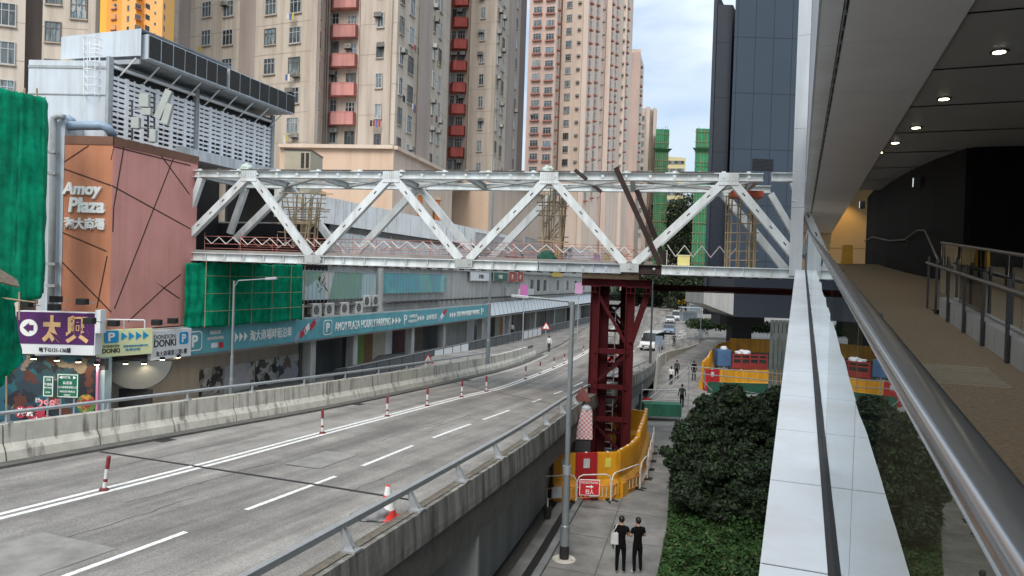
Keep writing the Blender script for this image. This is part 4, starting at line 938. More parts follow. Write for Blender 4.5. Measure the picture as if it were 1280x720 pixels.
o = advert(364, 470, 340, 374, .05, adm1, 'wide pale blue and green advert between the green net and the post'); s, z = fpix(402, 352, .06)
m_ = MB()
for k in range(14): a_ = random.uniform(-.5, .5); b_ = random.uniform(-.5, .5); m_.bar(fp(s+a_, .065, z+b_), fp(s+a_+random.uniform(-.4, .4), .065, z+b_+random.uniform(-.4, .4)), .01, .07, up=FN)
m_.build('dark_brush_drawing', inkm, o)
m_ = MB(); s0 = fpix(364, 350, .07)[0]; s1 = fpix(470, 350, .07)[0]
for i in range(24): m_.fbox(s0+(s1-s0)*i/23-.015, s0+(s1-s0)*i/23+.015, .05, .075, 6.8, 8.95)
m_.build('rib', galv, o)
o = advert(479, 558, 342, 366, .05, adm2, 'turquoise advert right of the post under the truss')
m_ = MB(); s0 = fpix(479, 350, .07)[0]; s1 = fpix(558, 350, .07)[0]
for i in range(24): m_.fbox(s0+(s1-s0)*i/23-.015, s0+(s1-s0)*i/23+.015, .05, .075, 7.0, 8.9)
m_.build('rib', galv, o)
pst = thing('wall_post', 'grey steel post between the two pale blue adverts', 'post', fp(20.2, .1, 5.8))
MB().fbox(19.95, 20.35, -.02, .25, 5.85, 9.2).build('post_body', steel2, pst); MB().fbox(19.8, 20.5, -.02, .3, 5.8, 5.95).build('base_plate', steel2, pst)
sgw = M('green shop sign', (.03, .13, .09), .5); sgr = M('red shop sign', (.42, .04, .03), .5)
advert(588, 614, 340, 351, .05, white, 'white sign under the bottom chord right of the adverts', '茶餐廳', 'shop_sign')
advert(617, 634, 341, 351, .06, sgw, 'dark green sign under the bottom chord', '便利店', 'shop_sign')
advert(636, 645, 340, 352, .06, sgr, 'red sign right of the dark green one', '藥', 'shop_sign')
advert(647, 654, 340, 352, .06, sgr, 'small red sign left of the yellow one', '房', 'shop_sign')
advert(690, 703, 339, 346, .06, M('yellow shop sign', (.6, .42, .05), .5), 'yellow sign under the bottom chord near the tower', None, 'shop_sign')
for (a, b, y0, y1, mt, lab) in ((692, 703, 312, 333, M('orange advert', (.62, .33, .07), .5), 'orange poster panel behind the truss'), (705, 714, 310, 333, pale, 'grey arched poster panel behind the truss'), (715, 738, 312, 334, M('white poster', (.6, .58, .6), .5), 'white poster panel behind the truss'), (742, 750, 318, 336, M('lilac poster', (.35, .22, .42), .5), 'lilac poster panel behind the truss'), (752, 762, 318, 337, collage('market poster', [(.6, .55, .5), (.5, .2, .15), (.6, .5, .2), (.3, .25, .4)], .6), 'mixed colour poster panel behind the truss'), (655, 690, 300, 333, M('grey white cladding', (.46, .46, .46), .6, .1, .5, streak=.3), 'grey white panel behind the bamboo in the middle of the truss'), (594, 650, 296, 318, M('pale pink grey cladding', (.48, .45, .45), .6, .1, .5, streak=.3), 'pale panel wall behind the truss under the orange columns')):
    advert(a, b, y0, y1, .2, mt, lab, None, 'wall_poster')
# windows and pipes of the grey upper storey further on
for px in (668, 676, 684, 700, 712, 722, 732):
    s, z = fpix(px, 355, .05); MB().fbox(s-.7, s+.7, -.32, -.27, 7.1, 8.6).build('window', panemat('pane street') if 'pane street' not in bpy.data.materials else bpy.data.materials['pane street'], plaza)
m_ = MB()
for s in np.arange(22, 110, 1.1): m_.fbox(s, s+.5, -.28, .25, 6.42, 6.52)
m_.fbox(22, 110, .15, .22, 6.52, 6.6); m_.build('cable_tray', dg, plaza)
MB().fbox(52, 53.4, -.28, .3, 6.6, 7.6).build('duct_box', galv, plaza)
MB().fbox(57, 63, -.28, .2, 6.6, 7.4).build('duct_box', MATS['blue white wall panel'], plaza)

# green nets
gnet = M('green scaffold net', (.003, .25, .135), .95, .35, 2.6, streak=.3, sscale=3.4, spec=.08, alpha=.93)
def netsheet(name, pts_bottom, pts_top, mat, label, cat='scaffold net', amp=.1, seed=0, nz_=30, nx=60, poles=True, lean=None):
    rnd = random.Random(seed); t = thing(name, label, cat, sum(pts_bottom, Vector())/len(pts_bottom))
    A = []; n = len(pts_bottom)-1; vs = []
    from mathutils import noise
    for j in range(nz_+1):
        v = j/nz_
        for i in range(nx+1):
            u = i/nx*n; k = min(int(u), n-1); f = u-k
            lo = pts_bottom[k].lerp(pts_bottom[k+1], f); hi = pts_top[k].lerp(pts_top[k+1], f); p = lo.lerp(hi, v)
            tan = (pts_bottom[k+1]-pts_bottom[k]).normalized(); nn = Vector((tan.y, -tan.x, 0))
            w_ = noise.noise(Vector((i*.33+seed, j*.06, seed)))*amp+noise.noise(Vector((i*.12, j*.2, seed+4)))*amp*.8-abs(math.sin(v*math.pi*4+u*.3))*amp*.45
            vs.append(p+nn*w_+ZV*(noise.noise(Vector((i*.3, 0, seed)))*.12 if j in (0, nz_) else 0))
    W = nx+1; m_ = MB(); m_.add(vs, [(j*W+i, j*W+i+1, (j+1)*W+i+1, (j+1)*W+i) for j in range(nz_) for i in range(nx)])
    o = m_.build('net_sheet', mat, t, smooth=True, fix=False); sm = o.modifiers.new('s', 'SOLIDIFY'); sm.thickness = .02
    return t
nA = netsheet('green_net', [fp(-.35, .25, 5.8), fp(1, .75, 5.8), fp(9.0, .75, 5.8), fp(9.1, -.3, 5.8)], [fp(-.3, .25, 9.0), fp(1.2, .7, 9.1), fp(9.0, .7, 9.15), fp(9.1, -.3, 9.15)], gnet, 'green safety net box wrapped under the plaza end of the truss', seed=2, amp=.06)
for s in (.4, 2.2, 4.0, 5.8, 7.6, 9.0): MB().tube(fp(s, .85, 5.8), fp(s, .85, 9.2), .02, n=5).build('pole', bamb, nA)
for z in (6.6, 7.5, 8.4): MB().tube(fp(.3, .87, z), fp(9.2, .87, z), .016, n=5).build('ledger', bamb, nA)
q = [at(-40, 300, 26.5), at(12, 300, 27.8), at(20, 300, 28.0), at(54, 300, 28.8), at(57, 300, 30.5)]
zt_ = at(20, 119, 28.5).z
bo = [Vector((p.x, p.y, z)) for p, z in zip(q, (4.0, 4.4, 7.2, 7.35, 7.6))]; tp_ = [Vector((p.x, p.y, zt_)) for p in q]
nB = netsheet('green_net', bo, tp_, gnet, 'tall green net wrapping the scaffold at the left edge', seed=9, amp=.07, nz_=40)
bo = [at(-30, 488, 27.2), at(0, 486, 27.6), at(14, 468, 28.0), at(30, 450, 28.4)]; tp2 = [at(-30, 350, 26.4), at(0, 352, 26.9), at(10, 362, 27.8), at(17, 378, 28.4)]
nC = netsheet('green_net', bo, tp2, gnet, 'loose green net hanging over the food advert at the left edge', seed=14, amp=.12)
for (p_, q_) in (((8, 520), (8, 470)), ((24, 400), (24, 365)), ((0, 372), (44, 378))): MB().tube(at(p_[0], p_[1], 27.2), at(q_[0], q_[1], 27.4), .03, n=6).build('pole', bamb, nC)
for px in (-6, 12, 30, 46): MB().tube(at(px, 380, 30.2), at(px, 112, 30.2), .04, n=5).build('pole', bamb, nB)
for y in (150, 190, 230, 270, 310, 350): MB().tube(at(-20, y, 29.6), at(56, y, 30.2), .035, n=5).build('ledger', bamb, nB)
for px in (14, 31, 46): MB().tube(at(px, 122, 29), at(px, 110, 29), .03, n=5).build('pole', bamb, nB)
cv = tag(MB().add([at(0, 336, 26.0), at(22, 350, 26.6), at(24, 358, 26.4), at(0, 352, 25.6), at(0, 338, 26.2), at(22, 352, 26.8), at(24, 360, 26.6), at(0, 354, 25.8)], [(0, 1, 2, 3), (4, 7, 6, 5), (0, 4, 5, 1), (1, 5, 6, 2), (2, 6, 7, 3), (3, 7, 4, 0)]).build('bamboo_awning', M('woven brown awning', (.22, .17, .13), .8, .3, 6)), 'small woven brown awning poking from the green net', 'awning')

# roof plant: louvred air conditioning house with overhanging screens
pl = thing('roof_plant', 'grey louvred roof plant house with dark screens above the plaza', 'plant house', fp(0, -4, 14.5))
m_ = MB(); z0, z1 = 14.42, 18.1
sA, sB = -3.55, 8.6; dF = -1.4
fa = at(52, 130, 34.2); fa.z = 0; fb = fp(sA, dF, 0); fa.y = fb.y+.2
m_.quad(fa+ZV*z0, fb+ZV*z0, fb+ZV*z1, fa+ZV*z1); m_.quad(fa+ZV*z1, fb+ZV*z1, fp(sB, dF, z1), fp(sB, -9, z1)); m_.quad(fp(sB, dF, z0), fp(sB, -9, z0), fp(sB, -9, z1), fp(sB, dF, z1)); m_.build('side_wall', bluegrey, pl)
m_ = MB(); m_.bar(fa+ZV*16.55-Vector((0, .02, 0)), fb+ZV*16.55-Vector((0, .02, 0)), .03, .05); m_.bar(fa+ZV*17.8-Vector((0, .02, 0)), fb+ZV*17.8-Vector((0, .02, 0)), .03, .12); m_.build('wall_seam', steelpipe, pl)
MB().fbox(sA, sB, dF-.5, dF-.3, 14.5, 17.9).build('inner_dark', loud, pl)
n = 0
for i in range(13):
    s0 = sA+(sB-sA)*i/13; s1 = sA+(sB-sA)*(i+1)/13; m_ = MB()
    m_.fbox(s0, s0+.2, dF-.1, dF, 14.5, 17.55)
    for k in range(12):
        z = 14.75+k*.236; m_.fbox(s0+.2, s1, dF-.09, dF-.03, z, z+(.15 if k > 3 else .11)); m_.fbox(s0+.2+(s1-s0-.2)*.46, s0+.2+(s1-s0-.2)*.54, dF-.1, dF-.04, z+.15, z+.236)
    m_.build('louvre_panel', louw, pl)
m_ = MB(); m_.fbox(sA, sB, dF-.1, dF+.03, 17.85, 17.98); m_.build('top_rail', louw, pl)
for s in (sA+.05, 2.0, 8.5): MB().fbox(s-.13, s+.13, dF-.12, dF+.06, 14.5, 18.3).build('post', steelpipe, pl)
for s in np.arange(sA+.6, sB, 1.4): MB().tube(fp(s, dF, 17.6), fp(s, dF+.9, 18.35), .035, n=6).build('strut', louw, pl)
for k, (s0, s1) in enumerate(((-2.6, 2.75), (2.95, 8.9))):
    m_ = MB(); m_.fbox(s0, s1, -.55, -.15, 18.42, 19.55, 0)
    m_.build('screen_body', bluegrey, pl)
    nn = 7
    for i in range(nn):
        a = s0+(s1-s0)*i/nn; b = s0+(s1-s0)*(i+1)/nn; MB().fbox(a+.05, b-.03, -.15, -.12, 18.5, 19.5).build('screen_panel', loud, pl)
    MB().fbox(s0, s1, -4.5, -.55, 18.42, 18.52).build('screen_floor', steelpipe, pl)
    MB().fbox(s0, s0+.06, -4.6, -.55, 18.52, 19.55).build('screen_end', bluegrey, pl)
m_ = MB(); a = at(76, 70, 34.6); b = at(176, 66, 33.4); a.z = b.z = 0; m_.quad(a+ZV*18.55, b+ZV*18.5, b+ZV*19.75, a+ZV*19.62); m_.quad(a+ZV*19.62, b+ZV*19.75, b+Vector((2, 6, 19.75)), a+Vector((2, 6, 19.62))); m_.build('plant_box', bluegrey, pl)
m_ = MB(); m_.bar(a+Vector((-.2, -.05, 18.3)), b+Vector((0, -.05, 18.2)), .1, .2); m_.build('plant_base', steelpipe, pl)
ld = thing('cage_ladder', 'pale steel ladder with a safety cage on the roof plant', 'ladder', at(115, 150, 33.2))
for px in (112, 124): MB().tube(at(px, 152, 33.2), at(px+.5, 52, 33.2), .03, n=6).build('stile', louw, ld)
m_ = MB()
for y in range(56, 150, 5): m_.tube(at(112, y, 33.2), at(124.3, y, 33.2), .018, n=5)
m_.build('rungs', louw, ld)
for y in range(50, 122, 10):
    c = at(118, y, 33.2); MB().path([c+Vector((.36*math.cos(t)*1.0, -.55*math.sin(t), 0)) for t in np.linspace(0, math.pi, 9)], .02, 5).build('cage_hoop', louw, ld)
for t in (.25, .5, .75):
    p = Vector((.36*math.cos(t*math.pi), -.55*math.sin(t*math.pi), 0)); MB().tube(at(118, 52, 33.2)+p, at(118, 122, 33.2)+p, .015, n=5).build('cage_bar', louw, ld)
an = thing('antenna_cluster', 'cluster of pale antenna boxes on a pole frame before the louvres', 'antenna', fp(-1.2, -.7, 14.5))
for (px, y0, y1) in ((165, 175, 125), (185, 172, 122), (193, 175, 118)): MB().tube(at(px, y0, 33), at(px, y1, 33), .045, n=6).build('pole', dg, an)
MB().tube(at(162, 136, 33), at(206, 136, 33), .03, n=6).build('crossbar', galv, an); MB().tube(at(162, 160, 33), at(200, 160, 33), .03, n=6).build('crossbar', galv, an)
am = M('antenna box', (.36, .39, .37), .5, .08, 2)
for (px, py, hw, hh) in ((181, 126, .22, .3), (184, 140, .2, .16), (170, 154, .18, .25), (192, 170, .14, .28)): MB().obox(at(px, py, 32.8), AX*hw, AY*.12, ZV*hh).build('antenna_box', am, an, bevel=.02)
for (p, q, wd) in (((212, 113), (197, 148), .2), ((213, 130), (206, 155), .2)): MB().bar(at(p[0], p[1], 32.6), at(q[0], q[1], 32.6), .3, wd, up=AY).build('panel_antenna', am, an)
wb = thing('lift_box', 'beige rooftop box with dark louvres right of the roof plant', 'plant room', at(376, 210, 50))
p = at(357, 200, 50); q = at(394, 200, 51); m_ = MB(); m_.box(p.x, q.x, 49.8, 53, 12, at(375, 188, 50).z); m_.build('box_body', M('beige box', (.42, .38, .29), .7, .1, 1), wb)
m_ = MB(); 
for px in (376, 382): a = at(px, 200, 49.7); m_.box(a.x, a.x+.2, 49.74, 49.8, a.z-.5, a.z+.5)
m_.build('louvre', loud, wb); m_ = MB(); m_.box(p.x-.05, q.x+.05, 49.7, 53, at(375, 188, 50).z, at(375, 187, 50).z); m_.build('roof_edge', dg, wb)
# ------------------------------------------------------------------ residential towers
cream = M('cream tower wall', (.53, .465, .395), .8, .07, .12, streak=.26, sscale=1.3)
cream2 = M('warm cream tower wall', (.49, .42, .36), .8, .07, .12, streak=.26, sscale=1.3)
mauve = M('mauve grey pilaster', (.36, .305, .28), .8, .08, .12, streak=.2, sscale=.6)
salmon = M('salmon tower wall', (.64, .47, .40), .8, .06, .1, streak=.18, sscale=.5)
salmon2 = M('light salmon tower wall', (.66, .54, .46), .8, .06, .1, streak=.15, sscale=.5)
balc = M('faded red balcony', (.66, .31, .285), .75, .15, .35, streak=.3, sscale=1.2, rand=.15)
redl = M('brick red ledge', (.40, .17, .14), .7, .15, 1)
sunglow = M('orange sun glow wall', (.78, .33, .06), .75, .06, .05)  # low sun on the far tower is put into these orange wall colours
sunglow2 = M('light orange sun glow wall', (.80, .43, .15), .75, .06, .05)
pane = panemat('window pane')
framew = M('aluminium window frame', (.42, .43, .43), .45, .08, 3)
framed = M('dark window frame', (.13, .12, .11), .5, .1, 3)
acbox = M('window air conditioner', (.42, .41, .38), .6, .1, 3, streak=.3, rand=.25)
WM = {}
def winmesh(wd, ht, kind, split):
    key = (round(wd, 2), round(ht, 2), kind, split)
    if key in WM: return WM[key]
    f = MB(); p = MB(); t = .06; d = .09
    fm = 0
    f.box(-wd/2, -wd/2+t, -d, .02, -ht/2, ht/2); f.box(wd/2-t, wd/2, -d, .02, -ht/2, ht/2); f.box(-wd/2+t, wd/2-t, -d, .02, -ht/2, -ht/2+t); f.box(-wd/2+t, wd/2-t, -d, .02, ht/2-t, ht/2)
    if kind != 'small':
        nb = 2 if wd > .9 else 1
        for k in range(1, nb+1): x = -wd/2+wd*k/(nb+1); f.box(x-.025, x+.025, -d+.02, .01, -ht/2+t, ht/2-t)
        f.box(-wd/2+t, wd/2-t, -d+.025, .005, ht*.16, ht*.16+.05)
    if kind == 'ledge': f.box(-wd/2-.12, wd/2+.12, -.5, .02, -ht/2-.3, -ht/2-.01, 2)
    else: f.box(-wd/2-.06, wd/2+.06, -.14, .02, -ht/2-.09, -ht/2-.005, 3)
    tgt = p if split else f
    tgt.box(-wd/2+t, wd/2-t, -.035, .0, -ht/2+t, ht/2-t, 0 if split else 1)
    mats = [framew if kind != 'dark' else framed, pane, redl, M('window sill', (.46, .40, .34), .8, .1, 1, streak=.3)]
    o = f.build('window', mats); me = o.data; bpy.data.objects.remove(o); pm = None
    if split: q = p.build('pane', pane); pm = q.data; bpy.data.objects.remove(q)
    WM[key] = (me, pm); return WM[key]
ACM = []
def acmesh():
    if not ACM:
        m_ = MB(); m_.box(-.33, .33, -.42, .0, -.2, .2, 0)
        for k in range(4): m_.box(-.29, .29, -.43, -.421, -.14+k*.08, -.11+k*.08, 1)
        m_.box(-.36, .36, -.4, 0, -.25, -.205, 1)
        o = m_.build('air_conditioner', [acbox, dg]); ACM.append(o.data); bpy.data.objects.remove(o)
    return ACM[0]
def proj(P):
    v = P-CP; w_ = v.dot(fw)
    return 640+FPX*v.dot(rt)/w_, 360-FPX*v.dot(upv)/w_
class Tower:
    def __init__(s, name, label, pts, zt, mats, yref=90, zb=0, back=14, cat='tower block', backdir=None, bands=0):
        """pts: (photo column at row yref, distance); mats: one wall material per facet"""
        s.P = [at(px, yref, Y) for px, Y in pts]
        for p in s.P: p.z = 0
        s.t = thing(name, label, cat, s.P[len(s.P)//2]); s.w = []; s.ac = []; s.zt = zt; s.zb = zb
        groups = {}
        for i in range(len(s.P)-1):
            m_ = groups.setdefault(mats[i].name, (mats[i], MB()))[1]; a, b = s.P[i], s.P[i+1]
            m_.quad(a+ZV*zb, b+ZV*zb, b+ZV*zt, a+ZV*zt)
        a, b = s.P[0], s.P[-1]; dr = backdir or (Vector((min(b.x, b.x*.97), b.y, 0)).normalized() if b.x < 0 else Vector((b.x, b.y, 0)).normalized()); c, d = b+dr*back, a+dr*back
        m_ = groups[mats[0].name][1]; m_.quad(b+ZV*zb, c+ZV*zb, c+ZV*zt, b+ZV*zt); m_.quad(c+ZV*zb, d+ZV*zb, d+ZV*zt, c+ZV*zt); m_.quad(d+ZV*zb, a+ZV*zb, a+ZV*zt, d+ZV*zt)
        n = len(s.P)+2; m_.add([p+ZV*zt for p in s.P]+[c+ZV*zt, d+ZV*zt], [tuple(range(n))])
        jm = M('floor joint', (.33, .285, .245), .85, .2, .5)
        if bands:
            for i in range(len(s.P)-1):
                a, b = s.P[i], s.P[i+1]; u = (b-a); Lq = u.length
                if Lq < .5 or mats[i].name.startswith('mauve'): continue
                u.normalize(); n_ = Vector((u.y, -u.x, 0))
                for k in range(40):
                    z = 9.2+bands+2.75*k
                    if z < zt: groups[mats[i].name][1].obox((a+b)/2+n_*.006+ZV*z, u*(Lq/2-.01), n_*.006, ZV*.02, 1)
        for nm, (mt, mm) in groups.items(): mm.build('wall', [mt, jm], s.t, fix=False)
    def facet(s, i): return s.P[i], s.P[i+1]
    def plane(s, i, px, py):
        a, b = s.P[i], s.P[i+1]; u = (b-a).normalized(); n = Vector((u.y, -u.x, 0)); d = ray(px, py); t = (a-CP).dot(n)/d.dot(n); return CP+d*t, u, n
    def col(s, i, px, py, wd, ht, kind='plain', fh=2.75, acp=.35, ymin=-20, ymax=720, zmin=0, split=False, acoff=None, only_ac=False):
        p, u, n = s.plane(i, px, py); rz = math.atan2(u.y, u.x)
        k0 = int((s.zt-1.5-p.z)/fh); rnd = random.Random(int(px*7+py))
        for k in range(-14, 40):
            q = p+ZV*(fh*k)
            if q.z > s.zt-1 or q.z < zmin+ht/2: continue
            x, y = proj(q)
            if y < ymin or y > ymax: continue
            kk = kind
            if kind == 'plain' and rnd.random() < .3: kk = 'dark'
            if not only_ac: s.w.append((winmesh(wd, ht, kk, split), q+n*.01, rz, wd*ht))
            if rnd.random() < acp or only_ac:
                off = u*(rnd.choice([-1, 1])*wd*.28 if acoff is None else acoff)
                s.ac.append((q+n*.03+off+ZV*(ht*.32 if rnd.random() < .75 and not only_ac else 0 if only_ac else -ht*.62), rz))
    def finish(s):
        s.w.sort(key=lambda e: (e[1]-CP).length); s.ac.sort(key=lambda e: (e[0]-CP).length)
        bi = world_of(s.t).inverted()
        for (me, pm), q, rz, _ in s.w[:100]:
            o = bpy.data.objects.new('window', me); COL.objects.link(o); o.parent = s.t; o.location = bi @ q; o.rotation_euler = (0, 0, rz)
            if pm: c = bpy.data.objects.new('pane', pm); COL.objects.link(c); c.parent = o
        if len(s.w) > 100:
            m_ = MB()
            vs = []; fs = []; mi = []
            for (me, pm), q, rz, _ in s.w[100:]:
                R_ = Matrix.Translation(q) @ Matrix.Rotation(rz, 4, 'Z')
                k = len(m_.v); m_.v += [tuple(R_ @ v.co) for v in me.vertices]
                for pl_ in me.polygons: m_.f.append(tuple(j+k for j in pl_.vertices)); m_.m.append(pl_.material_index)
            o = m_.build('window', list(s.w[-1][0][0].materials), s.t, fix=False); o['kind'] = 'stuff'
        for q, rz in s.ac[:100]:
            o = bpy.data.objects.new('air_conditioner', acmesh()); COL.objects.link(o); o.parent = s.t; o.location = bi @ q; o.rotation_euler = (0, 0, rz)
        if len(s.ac) > 100:
            m_ = MB(); me = acmesh()
            for q, rz in s.ac[100:]:
                R_ = Matrix.Translation(q) @ Matrix.Rotation(rz, 4, 'Z'); k = len(m_.v); m_.v += [tuple(R_ @ v.co) for v in me.vertices]
                for pl_ in me.polygons: m_.f.append(tuple(j+k for j in pl_.vertices)); m_.m.append(pl_.material_index)
            o = m_.build('air_conditioner', list(me.materials), s.t, fix=False); o['kind'] = 'stuff'
    def balcony(s, i, px0, px1, py, ht, fh, ymax, prot=.9, zmin=0, mat=None, corner=.3):
        a, u, n = s.plane(i, px0, py); b, _, _ = s.plane(i, px1, py); b.z = a.z; bi = world_of(s.t).inverted(); W = (b-a).length
        n = -n if n.y > 0 else n
        m_ = MB(); poly = [(0, 0), (W*corner, -prot), (W, -prot*.75), (W, 0)]
        m_.prism(poly, -ht/2, ht/2); m_.prism([(x*1.0, y*1.02-.02 if y else 0) for x, y in poly], ht/2+.003, ht/2+.06)
        o0 = m_.build('balcony', mat or balc); me = o0.data; bpy.data.objects.remove(o0)
        for k in range(-14, 30):
            q = a+ZV*(fh*k)
            x, y = proj(q)
            if y < -25 or y > ymax or q.z < zmin: continue
            o = bpy.data.objects.new('balcony', me); COL.objects.link(o); o.parent = s.t; o.location = bi @ q; o.rotation_euler = (0, 0, math.atan2(u.y, u.x))

# tower at the upper left edge
T0 = Tower('residential_tower', 'cream tower block cut by the left edge of the photo', [(-70, 51), (31, 52.5), (31.5, 54.5), (52, 54.6), (52.5, 53), (112, 53.5), (124, 56)], 70, [cream, mauve, mauve, cream, cream, mauve], yref=60, zb=1, bands=.4)
for px in (-20, 7): T0.col(0, px, 18, 1.35, 1.65, fh=2.75, split=True, ymax=170)
T0.col(4, 66.5, 40, 1.1, 1.5, split=True, ymax=120); T0.col(4, 99, 11, 1.15, 1.5, split=True, ymax=120)
T0.finish()
m_ = MB(); p = at(112, 60, 53.4); m_.box(p.x-.02, p.x+.5, 53.2, 53.6, 1, 70); m_.build('pilaster', cream2, T0.t)
# tower behind the roof plant
TA = Tower('residential_tower', 'cream tower block with faded red balconies behind the plaza roof plant',
           [(216, 72.4), (222, 72.2), (237, 71.4), (298, 68.6), (318, 67.8), (381, 65.6), (394, 65.2), (406, 68.6), (409, 69.6), (448, 68.8), (449, 66.4), (485, 65.6), (495, 65.3), (522, 69.8), (523, 69.6), (539, 72.2), (557, 78), (561, 79)], 90,
           [cream, mauve, cream, mauve, cream, cream2, cream, mauve, cream, mauve, cream2, cream, cream, mauve, mauve, cream, cream2], zb=8, bands=.3)
for px, py, wd, i in ((259, 10, 1.25, 2), (286, 9, 1.35, 2), (338, 44, 1.3, 4), (369, 42, 1.3, 4)): TA.col(i, px, py+2, wd, 1.5, split=True, acp=.42, ymax=180)
TA.col(6, 398.5, 49, .95, 1.6, split=True, ymax=178, acp=.3)
TA.col(8, 419, 62, .75, 1.45, split=True, ymax=185, acp=.3); TA.col(8, 440, 65, 1.05, 1.45, split=True, ymax=185, acp=.6)
TA.col(10, 475, 63, .68, 1.35, split=True, ymax=190, acp=.3)
TA.col(12, 501, 70, .8, 1.6, split=True, ymax=215, acp=.3); TA.col(12, 513, 82, 1.1, 1.65, split=True, ymax=225, acp=.3)
TA.col(15, 542, 65, .7, 1.6, split=True, ymax=250, acp=.3); TA.col(15, 549.5, 72, 1.0, 1.7, split=True, ymax=255, acp=.25)
TA.balcony(8, 411, 448, 43, 1.15, 2.75, 165, zmin=15)
m_ = MB()
for px, i, wd in ((485.5, 11, .35), (393.5, 5, .3)): p, u, n = TA.plane(i, px, 90); m_.obox(Vector((p.x, p.y, 50)), u*wd, n*.25, ZV*40)
m_.build('pilaster', cream2, TA.t)
m_ = MB(); p, u, n = TA.plane(9, 449, 90)
for k, px in enumerate((407, 410)):
    q = at(px, 90, 68.3); m_.tube((q.x, q.y, 12), (q.x, q.y, 90), .07, n=6)
m_.build('drain_pipe', M('grey drain pipe', (.25, .23, .21), .6, .1, 1), TA.t)
TA.finish()
clothc = [M('laundry '+n_, c_, .8) for n_, c_ in (('blue', (.08, .14, .3)), ('white', (.6, .6, .6)), ('red', (.35, .05, .05)), ('dark', (.03, .03, .04)), ('yellow', (.5, .4, .1)))]
rl_ = random.Random(12)
for q, rz in [(e[1], e[2]) for e in TA.w if rl_.random() < .16][:16]:
    u = Vector((math.cos(rz), math.sin(rz), 0)); n_ = Vector((u.y, -u.x, 0))
    for k in range(rl_.randint(2, 4)):
        c = q+n_*.55+u*(k*.28-.4)-ZV*(.95); hgt = rl_.uniform(.22, .4); MB().obox(c-ZV*hgt, u*.1, n_*.02, ZV*hgt).build('laundry', rl_.choice(clothc), TA.t)
    MB().tube(q+n_*.55-u*.6-ZV*.94, q+n_*.55+u*.6-ZV*.94, .012, n=4).build('clothes_line', galv, TA.t)
TBw = Tower('residential_tower', 'cream tower block with bright red balconies right of the first balcony tower',
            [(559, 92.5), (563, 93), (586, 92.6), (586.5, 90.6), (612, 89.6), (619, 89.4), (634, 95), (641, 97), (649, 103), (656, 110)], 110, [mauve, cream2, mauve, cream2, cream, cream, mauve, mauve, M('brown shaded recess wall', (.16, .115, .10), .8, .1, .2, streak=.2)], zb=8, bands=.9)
TBw.col(1, 577, 45, 1.0, 1.4, fh=2.75, acp=.6, ymax=250); TBw.col(1, 567.5, 45, .6, 1.3, fh=2.75, acp=.2, ymax=250)
TBw.balcony(1, 564, 585.5, 30.5, 1.15, 2.75, 215, zmin=12, mat=M('bright red balcony', (.56, .13, .11), .75, .15, .35, streak=.25, rand=.12))
TBw.col(3, 603.5, 44, .65, 1.4, acp=.35, ymax=260)
TBw.col(5, 623, 46, .7, 1.5, acp=.35, ymax=270); TBw.col(5, 629, 55, .95, 1.5, acp=.4, ymax=275)
TBw.col(7, 645.5, 55, .7, 1.4, acp=.3, ymax=290)
TBw.finish()
TCt = Tower('residential_tower', 'very tall salmon tower block with rows of red window ledges behind the truss middle',
            [(659.5, 151), (694, 149), (700, 154), (701, 153), (729, 151), (734, 151), (752, 160), (757, 164), (762, 164), (777, 176), (781, 180), (789, 190)], 140, [salmon, salmon2, salmon, salmon2, salmon2, salmon2, salmon, salmon, salmon2, salmon, salmon2], zb=8)
for px in (671.5, 687.5): TCt.col(0, px, 46, 1.75, 1.35, 'ledge', fh=2.76, acp=.08, ymax=325)
TCt.col(1, 701.5-4, 40, 1.0, 1.7, 'ledge', fh=2.76, acp=0, ymax=325)
TCt.col(3, 712, 22.5, 1.25, 1.4, fh=2.76, acp=.0, ymax=330); TCt.col(3, 725.5, 19.5, .5, .4, 'small', fh=2.76, acp=0, ymax=330); TCt.col(3, 725, 20, .5, .4, fh=2.76, only_ac=True, acoff=0, ymax=330)
for px, py in ((738.5, 15), (746.5, 17)): TCt.col(5, px, py, 1.2, 1.7, 'ledge', fh=2.76, acp=0, ymax=335)
TCt.col(6, 754, 27, .5, .4, fh=2.76, only_ac=True, acoff=0, ymax=335)
for px, py in ((765.5, 15), (771.5, 19)): TCt.col(8, px, py, 1.3, 1.7, 'ledge', fh=2.76, acp=.2, ymax=335)
TCt.col(10, 785, 20, 1.4, 1.6, 'ledge', fh=2.76, acp=.1, ymax=335); TCt.col(9, 779.5, 22, .5, .4, fh=2.76, only_ac=True, acoff=0, ymax=335)
m_ = MB()
for px, Y, wd in ((730, 150.8, .5), (759, 163.5, .55), (778.5, 177, .5)): q = at(px, 90, Y); m_.box(q.x-wd, q.x+wd, Y-.6, Y+.4, 8, 140)
m_.build('pilaster', salmon2, TCt.t); TCt.finish()
TD = Tower('residential_tower', 'plain salmon end wall tower beyond the tallest salmon tower', [(783, 212), (798.5, 210), (804, 224)], at(795, 67, 212).z, [salmon, salmon2], yref=110, zb=6)
TD.col(1, 801.5, 80, 2.2, 1.6, 'ledge', fh=2.8, acp=.3, ymax=330); TD.finish()
m_ = MB(); q = at(792, 70, 214); m_.box(q.x-1.6, q.x+2, 213, 218, TD.zt, TD.zt+1.6); m_.build('roof_parapet', salmon2, TD.t)
TE = Tower('residential_tower', 'pale striped tower block between the salmon end wall and the green netted tower', [(796, 243), (806, 242), (806.5, 240), (811, 240), (811.5, 243), (815, 244), (815.5, 241), (820, 243)], at(808, 135, 242).z, [M('pale grey tower wall', (.50, .45, .40), .8, .08, .2), salmon2, salmon2, MATS['pale grey tower wall'], MATS['pale grey tower wall'], salmon2, salmon2], yref=180, zb=4)
for px in (799.5, 803.5): TE.col(0, px, 148, 1.1, 1.5, 'dark', fh=2.8, acp=.2, ymax=335)
